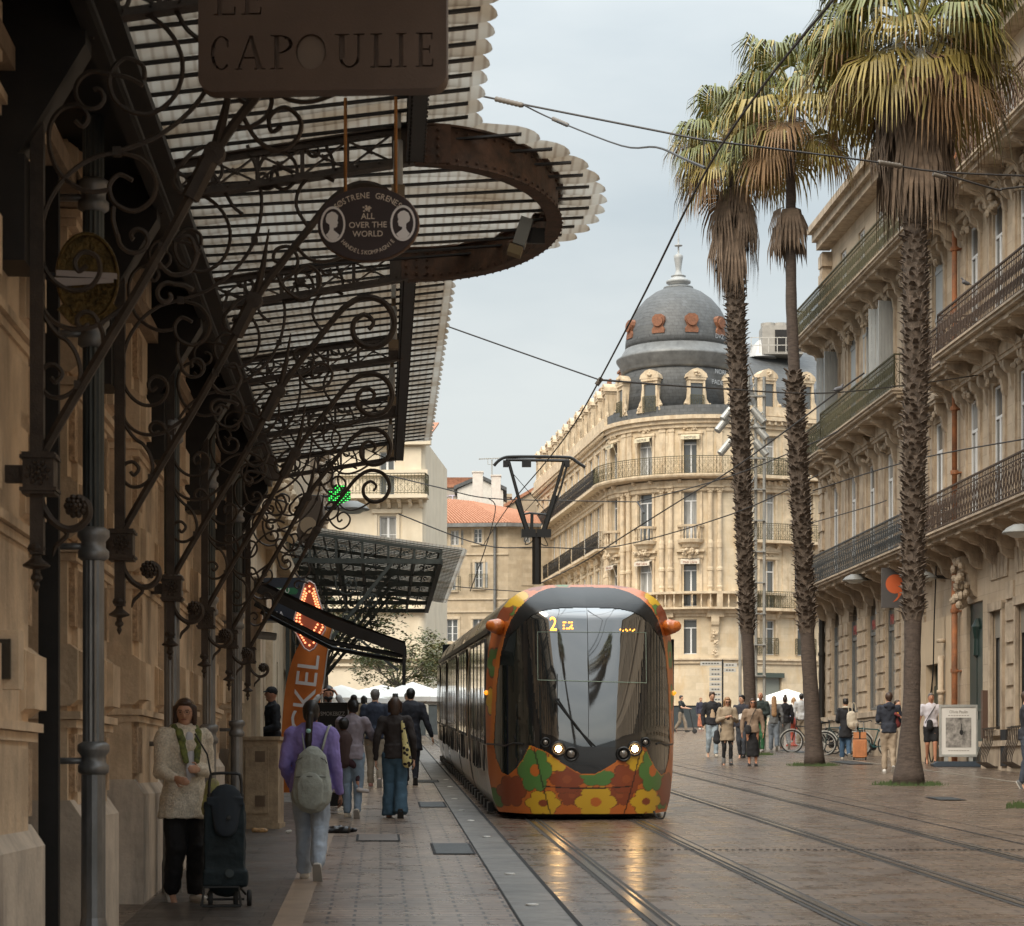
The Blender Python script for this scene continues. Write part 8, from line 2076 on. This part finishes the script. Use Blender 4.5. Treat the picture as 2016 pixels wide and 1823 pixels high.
for sg in (1,-1):
    m=MB(); m.cap((.20*sg+.02,-.02,-.26),(.21*sg+.02,-.02,-.36),.026,.026); m.build('shin',M['skinr'],t,smooth=True)
    m=MB(); m.cap((.21*sg,.02,-.38),(.23*sg-.08,-.06,-.40),.04,.032,ratio=.9); blob(m,'shoe',cm((.42,.38,.36),.6),t,.01)
m=MB(); m.ell((0,.035,.535),.083,.085,.095,12,9); m.ell((0,.1,.56),.04,.04,.04,8,6); blob(m,'hair',M['hairb'],t,.012,disp=.008)
# 8 woman black sweater
p=person('woman seen from behind in a dark brown sweater and very wide blue jeans',777,1611,1.68,180,'skin','hairbr','bob',((.022,.015,.013),'long'),((.055,.11,.16),'wide'),(.16,.07,.04),'downb','downb',.05,fat=1.05)
h=p['h']; t=thing('shoulder_bag','yellow and black spotted bag on the arm of the woman in the wide jeans','bag',p['t'].location+Vector((.16,-.14,.82)),R(0)); 
LP=bpy.data.materials.new('spotted_cloth'); LP.use_nodes=True; t_=LP.node_tree; b_=t_.nodes['Principled BSDF']; tcn=t_.nodes.new('ShaderNodeTexCoord'); vo=t_.nodes.new('ShaderNodeTexVoronoi'); vo.inputs['Scale'].default_value=17; r_=t_.nodes.new('ShaderNodeValToRGB'); r_.color_ramp.interpolation='CONSTANT'; r_.color_ramp.elements[0].color=(.015,.01,.008,1); r_.color_ramp.elements[1].position=.42; r_.color_ramp.elements[1].color=(.55,.46,.19,1)
t_.links.new(tcn.outputs['Object'],vo.inputs['Vector']); t_.links.new(vo.outputs['Distance'],r_.inputs[0]); t_.links.new(r_.outputs[0],b_.inputs['Base Color']); b_.inputs['Roughness'].default_value=.8
m=MB(); m.cap((.02,0,-.05),(.0,0,.16),.07,.055,ratio=.5,side=XX); m.cap((.0,0,.16),(-.05,.04,.52),.05,.028,ratio=.4,side=XX); blob(m,'bag_body',LP,t,.011,disp=.01)
# 9,10
person('man in a long black coat walking away beside the tram, arm hanging',808,1546,1.86,182,'skin','hairb','short',((.012,.013,.02),'coatlong'),((.012,.013,.02),'jeans'),(.02,.02,.02),'down',((.06,.02,-.165),(.11,-.0,-.31)),.06,fat=1.12)
person('grey haired man in a navy pullover and beige trousers walking away',738,1550,1.84,180,'skin','hairgr','short',((.016,.022,.04),'long'),((.27,.22,.16),'jeans'),(.28,.12,.09),'front','down',.07,fat=1.15)
# farther crowd on the left pavement
GRP=None
person('person in a light beige jacket deep in the pavement crowd, seen from behind',716,1478,1.75,178,'skin','hairb','bob',((.42,.33,.22),'jacketlong'),((.1,.1,.12),'jeans'),(.1,.1,.1),stride=.05)
person('person with sandy hair and a brown coat far back in the pavement crowd',703,1462,1.72,182,'skin','hairbl','short',((.12,.08,.055),'coatlong'),((.1,.1,.12),'jeans'),(.1,.1,.1),stride=.05)
person('dark haired woman facing the viewer far back between the sandy and dark heads',712,1460,1.70,5,'skin','hairb','long',((.03,.04,.07),'long'),((.03,.03,.04),'jeans'),(.1,.1,.1),stride=.03,Y=88)
person('dark curly haired person in black ahead of the man in the long coat',778,1492,1.80,180,'skin','hairb','tousle',((.02,.02,.025),'jacketlong'),((.03,.03,.04),'jeans'),(.1,.1,.1),stride=.04)
person('grey haired man in pale grey facing left at the edge of the pavement crowd',801,1482,1.84,40,'skin','hairgr','short',((.36,.35,.35),'long'),((.1,.1,.12),'jeans'),(.1,.1,.1),stride=.04)
# terrace guests
p=person('standing waitress with long dark hair in a white top at the terrace',826,1440,1.72,-40,'skin','hairbr','long',((.6,.57,.52),'long'),((.02,.02,.025),'jeans'),(.1,.1,.1),'front','front'); glasses(p)
person('seated guest in a pale blue t-shirt with back to the viewer at the cafe table',842,1441,1.75,170,'skin','hairbl','bob',((.42,.52,.66),'short'),((.03,.03,.03),'jeans'),(.5,.48,.45),'front','front',seat=True)
p=person('seated guest in sunglasses and a grey brown top facing the viewer by the tram',864,1443,1.72,-10,'skinr','hairbr','long',((.17,.15,.14),'long'),((.03,.03,.03),'jeans'),(.1,.1,.1),'hold','front',seat=True); glasses(p)
# right side
p=person('man in black on an electric scooter in profile behind the tram',1340,1441,1.82,62,'skin','hairb','short',((.015,.018,.018),'short'),((.20,.16,.12),'loose'),(.05,.05,.05),((.03,-.08,-.15),(.0,-.22,-.17)),((.03,-.08,-.15),(.0,-.22,-.17)),.14)
b=G(1352,1444); t=thing('electric_scooter','black electric kick scooter under the man in black','scooter',b,R(-8)); m=MB(); m.bc((-.25,0,.14),.95,.14,.04); m.build('deck',M['black'],t); m=MB(); m.tube([(.32,0,.16),(.12,0,1.12)],.025,6); m.tube([(.12,-.22,1.12),(.12,.22,1.12)],.016,5); m.tube([(.32,0,.16),(.36,0,.11)],.03,5); m.build('stem',M['black'],t)
for xx in (.36,-.72): m=MB(); m.lathe([(.05,-.03),(.10,-.03),(.12,-.012),(.12,.012),(.10,.03),(.05,.03)],(xx,0,.12),16,axis=(0,1,0)); m.build('wheel',M['rubber'],t,smooth=True)
person('red haired woman in a dark jacket and long rust red patterned skirt behind the couple',1379,1436,1.72,20,'skin','hairbl','short',((.03,.03,.05),'jacketlong'),(mat('rust_pattern',(.40,.14,.08),.8,var=.7,vscale=9),'pleat'),(.6,.58,.55),'front','down')
p=person('young man with tousled hair, black bodywarmer over beige top, and pale jeans',1401,1490,1.84,8,'skin','hairbr','tousle',((.014,.014,.018),'jacketlong'),((.27,.33,.38),'jeans'),(.45,.40,.33),'down','down',.06,tilt=14)
panel(p,(.42,.31,.21),.05)
p=person('woman in a long beige parka and black leggings looking down at her phone',1431,1506,1.70,4,'skin','hairbl','long',((.30,.235,.165),'coatlong'),((.01,.01,.012),'slim'),(.03,.03,.035),'phone','phone',.02,tilt=16); glasses(p)
t=thing('phone','black mobile phone held by the woman in the beige parka','phone',p['t'].location+Vector((0,-.27,1.19)),0); m=MB(); m.M=Matrix.Rotation(R(35),4,'X'); m.box(-.036,.036,-.005,.005,-.07,.07); m.build('case',M['black'],t)
m=MB(); 
for sg in (1,-1): a_=p['an'][sg]*p['h']; m.cap(a_-Vector((0,0,.02)),a_+Vector((0,0,.10)),.052,.05)
m.build('boot_shaft',cm((.15,.15,.15),.9),p['t'],smooth=True)
t=bagm('shoulder_bag','black shoulder bag at the hip of the woman in the beige parka','bag',p['t'].location+Vector((-.26,.02,.62)),[((0,0,0),(0,0,.2),.10,.07,{'ratio':.6,'side':XX})],(.015,.015,.018)); m=MB(); m.tube([(0,0,.2),(.06,-.02,.5),(.12,-.02,.78)],.012,4); m.build('strap',M['black'],t)
p=person('dark haired man in a white t-shirt and open dark jacket between the two women',1460,1492,1.76,-25,'skin','hairb','short',((.022,.022,.032),'jacketlong'),((.03,.035,.045),'jeans'),(.02,.02,.02),'down','down',.05,look=-25); panel(p,(.62,.61,.60),.05)
p=person('woman in sunglasses, taupe overshirt and a long black skirt',1481,1508,1.66,-2,'skinr','hairbr','long',((.235,.165,.115),'jacketlong'),((.008,.008,.01),'skirt'),(.01,.01,.012),'downb','downb',0); glasses(p); panel(p,(.6,.57,.52),.02)
t=bagm('handbag','small black crossbody bag of the woman in the black skirt','bag',p['t'].location+Vector((-.13,-.17,.86)),[((0,0,0),(0,0,.09),.085,.075,{'ratio':.5,'side':XX})],(.012,.012,.014)); m=MB(); m.tube([(.02,0,.12),(.12,.04,.42),(.2,.08,.56)],.009,4); m.build('strap',M['black'],t)
person('bald man in a dark green quilted jacket and green trousers behind the left palm',1497,1480,1.86,-30,'skinr','hairgr','bald',((.02,.03,.028),'jacketlong'),((.02,.10,.04),'jeans'),(.4,.4,.4),'front','down',.03)
person('woman with very long blonde hair in grey, walking away',1523,1478,1.74,176,'skin','hairbl','vlong',((.13,.135,.14),'long'),((.17,.20,.24),'loose'),(.12,.12,.13),'downb','downb',.08)
person('companion in black with loose grey trousers walking away, one foot lifted',1545,1474,1.74,184,'skin','hairbr','bun',((.015,.015,.018),'jacketlong'),((.16,.165,.17),'loose'),(.18,.08,.05),'down','down',.12)
person('far woman with orange hair in a white top by the hydrant',1562,1452,1.72,190,'skin','hairbl','long',((.6,.57,.52),'long'),((.2,.28,.4),'jeans'),(.4,.4,.4),'front','down',.03)
person('man in a pale grey hooded top with a crossbody bag, half behind the middle palm',1577,1468,1.84,184,'skin','hairb','short',((.42,.43,.44),'long'),((.24,.20,.15),'loose'),(.4,.4,.4),'down','front',.03)
person('person with dark hair and a brown top seen between the hydrant and the blonde',1552,1446,1.66,30,'skin','hairbr','long',((.25,.13,.10),'long'),((.1,.1,.12),'jeans'),(.1,.1,.1))
p=person('woman in black coat and blue jeans walking away with tote and orange suitcase',1664,1495,1.66,176,'skin','hairb','tousle',((.012,.012,.015),'coatlong'),((.04,.085,.15),'loose'),(.5,.46,.4),'front',((.04,.02,-.165),(.07,.06,-.31)),.09)
m=MB(); m.cap(p['s'](V3(-.03,.04,.86)),p['s'](V3(.03,.04,.86)),.03*p['h'],.03*p['h'],ratio=.6); blob(m,'scarf',cm((.5,.45,.36),.9),p['t'],.014)
t=bagm('tote_bag','off white cloth tote bag slung behind the woman with the suitcase','bag',p['t'].location+Vector((.16,-.22,.98)),[((0,0,0),(-.04,0,.22),.16,.13,{'ratio':.6,'side':XX})],(.50,.44,.35),.014,.03); m=MB(); 
for dx in (-.08,.02): m.tube(smooth_pts([(dx-.03,0,.32),(dx-.03,.02,.52),(dx+.04,.04,.56),(dx+.07,.02,.34)],3),.012,4)
m.build('handles',cm((.46,.40,.31),.9),t)
b=G(1692,1496); t=thing('suitcase','small orange ribbed cabin suitcase on black wheels','suitcase',b,R(170)); OS=mat('orange_plastic',(.50,.20,.08),.5,var=.25,vscale=6)
m=MB(); m.cap((-.13,0,.12),(.13,0,.12),.07,.07); m.box(-.19,.19,-.09,.09,.07,.56); 
blob(m,'shell',OS,t,.012,it=2); m=MB(); 
for k in range(5): m.box(-.15+k*.065,-.13+k*.065,.09,.105,.14,.52); m.box(-.15+k*.065,-.13+k*.065,-.105,-.09,.14,.52)
m.build('ribs',OS,t)
m=MB(); m.box(-.17,.17,-.08,.08,.585,.76); m.build('top_case',OS,t); m=MB(); m.box(-.175,.175,-.085,.085,.56,.585); m.box(-.02,.02,-.088,.088,.585,.765); m.build('straps',M['black'],t)
for sg in (-1,1): m=MB(); m.lathe([(.045,-.02),(.045,.02)],(.16*sg,.07,.045),10,axis=(1,0,0)); m.build('wheel',M['rubber'],t)
m=MB(); m.tube([(-.1,-.03,.76),(-.1,-.1,1.0),(.1,-.1,1.0),(.1,-.03,.76)],.01,5); m.build('handle',M['steel'],t)
p=person('man in navy hooded sweater and beige trousers walking away with a child',1749,1521,1.80,176,'skin','hairbr','short',((.018,.022,.035),'long'),((.34,.27,.20),'jeans'),(.6,.58,.55),((.03,.0,-.165),(-.02,-.13,-.14)),((.04,-.02,-.165),(-.02,-.15,-.10)),.05,fat=1.12,look=10)
m=MB(); m.cap(p['s'](V3(-.04,.055,.835)),p['s'](V3(.04,.055,.835)),.03*p['h'],.03*p['h']); m.cap(p['s'](V3(0,.06,.80)),p['s'](V3(0,.06,.84)),.035*p['h'],.05*p['h'],ratio=.5,side=XX); blob(m,'hood',cm((.018,.022,.035),.85),p['t'],.014)
t=thing('person','toddler in maroon and orange top looking over the shoulder of the man in navy','person',p['t'].location+Vector((.20,.05,1.12)),R(30))
m=MB(); m.cap((0,0,.0),(0,0,.26),.085,.085,ratio=.7,side=XX); m.ell((0,-.02,.42),.07,.078,.085,12,9); m.cap((0,0,.28),(0,0,.36),.03,.03); m.cap((-.08,0,.25),(-.13,-.10,.20),.03,.025); m.cap((-.13,-.10,.20),(-.05,-.16,.14),.024,.018); m.ell((-.03,-.17,.12),.025,.02,.028,6,5); m.cap((.08,0,.25),(.12,-.06,.12),.03,.022); m.ell((0,-.095,.41),.012,.014,.014,6,4); blob(m,'body',M['skin'],t,.012)
m=MB(); m.cap((0,0,-.02),(0,0,.27),.095,.095,ratio=.75,side=XX); m.cap((-.08,0,.25),(-.135,-.10,.2),.04,.036); m.cap((-.135,-.1,.2),(-.07,-.15,.155),.036,.03); blob(m,'top',cm((.16,.03,.03),.85),t,.012)
m=MB(); m.cap((-.05,-.06,.22),(.05,-.065,.2),.045,.04); blob(m,'yellow_collar',cm((.6,.27,.03),.8),t,.012)
m=MB(); m.ell((0,.0,.45),.075,.08,.08,12,9); blob(m,'hair',M['hairbr'],t,.012,disp=.006)
m=MB(); m.ell((.018+.01,-.09,.43),.008,.006,.005,6,4); m.ell((-.026,-.09,.43),.008,.006,.005,6,4); m.build('eyes',M['black'],t)
p=person('older man in white t-shirt and black shorts with short white hair',1832,1504,1.80,-6,'skinr','hairgr','short',((.52,.50,.55),'short'),((.01,.01,.012),'shorts'),(.012,.012,.014),'down',((.05,.02,-.17),(.07,-.02,-.32)),.09,fat=1.12,tilt=-4)
strap(p,1); t=bagm('crossbody_bag','small black bag worn across the chest of the man in shorts','bag',p['t'].location+Vector((-.07,-.20,.94)),[((0,0,0),(0,0,.12),.085,.08,{'ratio':.5,'side':XX})],(.012,.012,.014))
t=bagm('paper_bag','crumpled white paper held by the man in shorts','bag',p['t'].location+Vector((.34,-.1,.72)),[((0,0,0),(.04,0,.08),.06,.05)],(.5,.44,.38),.012,.03)
person('passer-by cut by the right edge in a dark bodywarmer over a grey shirt',2019,1552,1.80,70,'skin','hairbr','short',((.02,.022,.03),'jacketshort'),((.04,.05,.07),'jeans'),(.1,.1,.1),'down','swingf',.04)
# ------------------------------------------------------------------ wires
WI=mat('cable',(.022,.018,.016),.6)
def wire(label,pts,r=.012,name='overhead_wire',k=5):
    v=[tuple(P(*q)) for q in pts]; t=MB(); t.tube(smooth_pts(v,k) if len(v)>2 else v,r,5)
    o=t.build(name,WI,None,org=v[0]); tag(o,label,'wire','overhead wires of the tramway'); return o
ytr=lambda x:12276/(x-750.5)
wire('thick contact wire running from the top of the frame down to the tram pantograph',[(1640,0,ytr(1640)),(1500,172,ytr(1500)),(1385,345,ytr(1385)),(1270,575,ytr(1270)),(1180,748,ytr(1180)),(1130,835,ytr(1130)),(1078,905,ytr(1078)),(1000,998,ytr(1000)),(950,1075,ytr(950))],.011)
wire('cable rising from the end of the canopy to the first junction over the palms',[(900,178,40),(975,195,39),(1385,276,37)],.018)
wire('cable from the junction in front of the palms to the right hand facade',[(1385,276,37),(1700,316,39),(1840,338,40),(2030,347,41)],.018)
o=wire('bent steady arm holding the contact wire, left of the palms',[(1030,207,38.5),(1090,236,38),(1222,287,34),(1290,290,28),(1350,315,22),(1387,331,19.6)],.014)
wire('second cable branching down to the steady arm at the right edge',[(1840,338,40),(1955,372,40.5),(1975,372,40.6),(2030,366,41)],.02)
wire('short dropper between the two wires left of the palms',[(1385,276,37),(1384,330,37)],.012)
wire('span wire from the canopy to the junction left of the dome',[(862,636,30),(1020,692,29.5),(1180,748,28.6)],.010)
wire('span wire from the junction across the domed building to the right facade',[(1180,748,28.6),(1400,764,35),(1625,774,45),(1830,752,52),(2030,722,54)],.014)
wire('far curved contact wire crossing the domed building and the palms',[(1060,1150,72),(1150,1105,72),(1220,1060,70),(1344,982,66),(1436,927,60),(1560,838,54),(1634,782,50),(1700,735,48)],.02)
wire('far span wire at the level of the upper stone balconies',[(760,935,60),(865,960,66),(962,981,70),(1133,986,70),(1254,988,70)],.018)
wire('far span wire rising from the middle junction to the right facade',[(1254,988,70),(1436,938,66),(1600,872,62),(1650,848,60)],.018)
wire('low span wire in front of the tan house and the domed building',[(785,1012,58),(950,1073,66),(1060,1077,68),(1215,1075,70),(1440,1012,66),(1610,935,62)],.018)
wire('wire crossing in front of the tan house down to the left',[(961,981,70),(975,1000,70),(958,1070,70),(925,1164,70)],.016)
wire('thin wire above the blank windows of the tan house',[(700,1110,60),(860,1150,66),(1030,1165,70)],.014)
wire('upper wire reaching from the middle palm across the right facade',[(1600,966,55),(1800,905,50),(2030,862,46)],.016)
wire('wire with a small hook on the right facade',[(1560,1040,60),(1700,1000,57),(1745,985,56.5)],.014)
wire('dropper under the upper span beside the stone columns',[(1254,988,70),(1262,1000,69),(1267,1010,68)],.03)
def insul(label,a,b,r):
    a=P(*a); b=P(*b); t=thing('insulator',label,'insulator',a,0,'insulators on the overhead wires'); d=b-a; L=d.length; m=MB(); pr=[(r*.4,0)]; n=7
    for i in range(n): pr+= [(r,L*(i+.2)/n),(r*.8,L*(i+.8)/n)]
    pr+=[(r*.4,L)]; m.lathe(pr,(0,0,0),8,axis=d); m.build('body',cm((.12,.10,.08),.5),t,smooth=True)
insul('ribbed insulator on the upper cable, left end',(975,195,39),(1030,208,38.6),.05)
insul('ribbed insulator on the cable in front of the nearest palm',(1728,320,39.2),(1775,328,39.5),.05)
insul('slim insulator on the branching cable at the right',(1836,343,40),(1862,350,40.1),.045)
insul('insulator on the steady arm',(1088,234,38),(1118,247,37.6),.04)
insul('insulator at the junction left of the dome',(1174,758,28.6),(1184,744,28.6),.035)
# pigeons
def pigeon(label,x,y,Y,rz):
    t=thing('pigeon',label,'pigeon',P(x,y,Y),rz); m=MB(); m.cap((-.05,0,.09),(.06,0,.12),.045,.05); m.cap((-.07,0,.09),(-.17,0,.06),.03,.012,ratio=.4,side=(0,1,0)); m.cap((.06,0,.13),(.10,0,.19),.03,.022); m.ell((.115,0,.205),.025,.02,.02,8,6); m.cap((.13,0,.20),(.155,0,.195),.008,.003); m.tube([(.0,.015,.05),(.0,.015,0)],.006,4); m.tube([(.0,-.015,.05),(.0,-.015,0)],.006,4); blob(m,'body',cm((.10,.10,.11),.7),t,.01)
pigeon('grey pigeon perched on the end of the brown balcony rail','1901' and 1901,566,51.4,R(200)); pigeon('small grey pigeon sitting on the wire junction at the right facade',1649,776,46,R(20))
# litter and rubbish near the cabinet
t=thing('crumpled_packet','crumpled yellow and brown packet lying at the foot of the utility cabinet','litter',G(512,1639)); m=MB(); m.cap((-.07,0,.03),(.07,0,.03),.035,.03); blob(m,'packet',mat('packet',(.45,.27,.12),.5,var=.8,vscale=20),t,.008,disp=.03)
t=thing('crumpled_tissue','small white scrap of paper on the dark paving by the cabinet','litter',G(567,1641)); m=MB(); m.cap((-.01,0,.02),(.03,0,.03),.025,.02); blob(m,'paper',cm((.55,.53,.5),.8),t,.008,disp=.02)
t=thing('rubbish_bag','flattened black plastic bag on the pavement behind the girl in lilac','bag',G(652,1640)); m=MB(); m.cap((-.25,0,.03),(.18,0,.04),.06,.05,ratio=2,side=(0,0,1)); m.cap((.1,.1,.05),(.3,.05,.04),.05,.02); blob(m,'bag',cm((.012,.012,.014),.3),t,.012,disp=.05)
# standing chalk board by the bearded man
b=G(655,1600); t=thing('menu_board','black standing menu board with pale capital letters beside the flag','sign',b,R(-6)); 
m=MB(); m.box(-.20,.20,-.02,.02,.1,1.58); m.build('panel',cm((.012,.012,.013),.5),t)
m=MB(); m.box(-.22,-.20,-.03,.03,0,1.6); m.box(.20,.22,-.03,.03,0,1.6); m.box(-.22,.22,-.03,.03,1.58,1.61); m.build('frame',M['black'],t)
m=MB(); textmb(m,'SMOKEBIZZ',.085,FR((0,-.022,1.42),(1,0,0),(0,0,1)),.001,.8); textmb(m,'MERICAN',.11,FR((-.03,-.022,1.12),(1,0,0),(0,0,1)),.001,.7); m.build('lettering',cm((.42,.40,.38),.6),t)
m=MB(); m.box(.10,.18,-.025,-.02,1.05,1.25); m.build('blue_patch',cm((.03,.22,.32),.6),t)
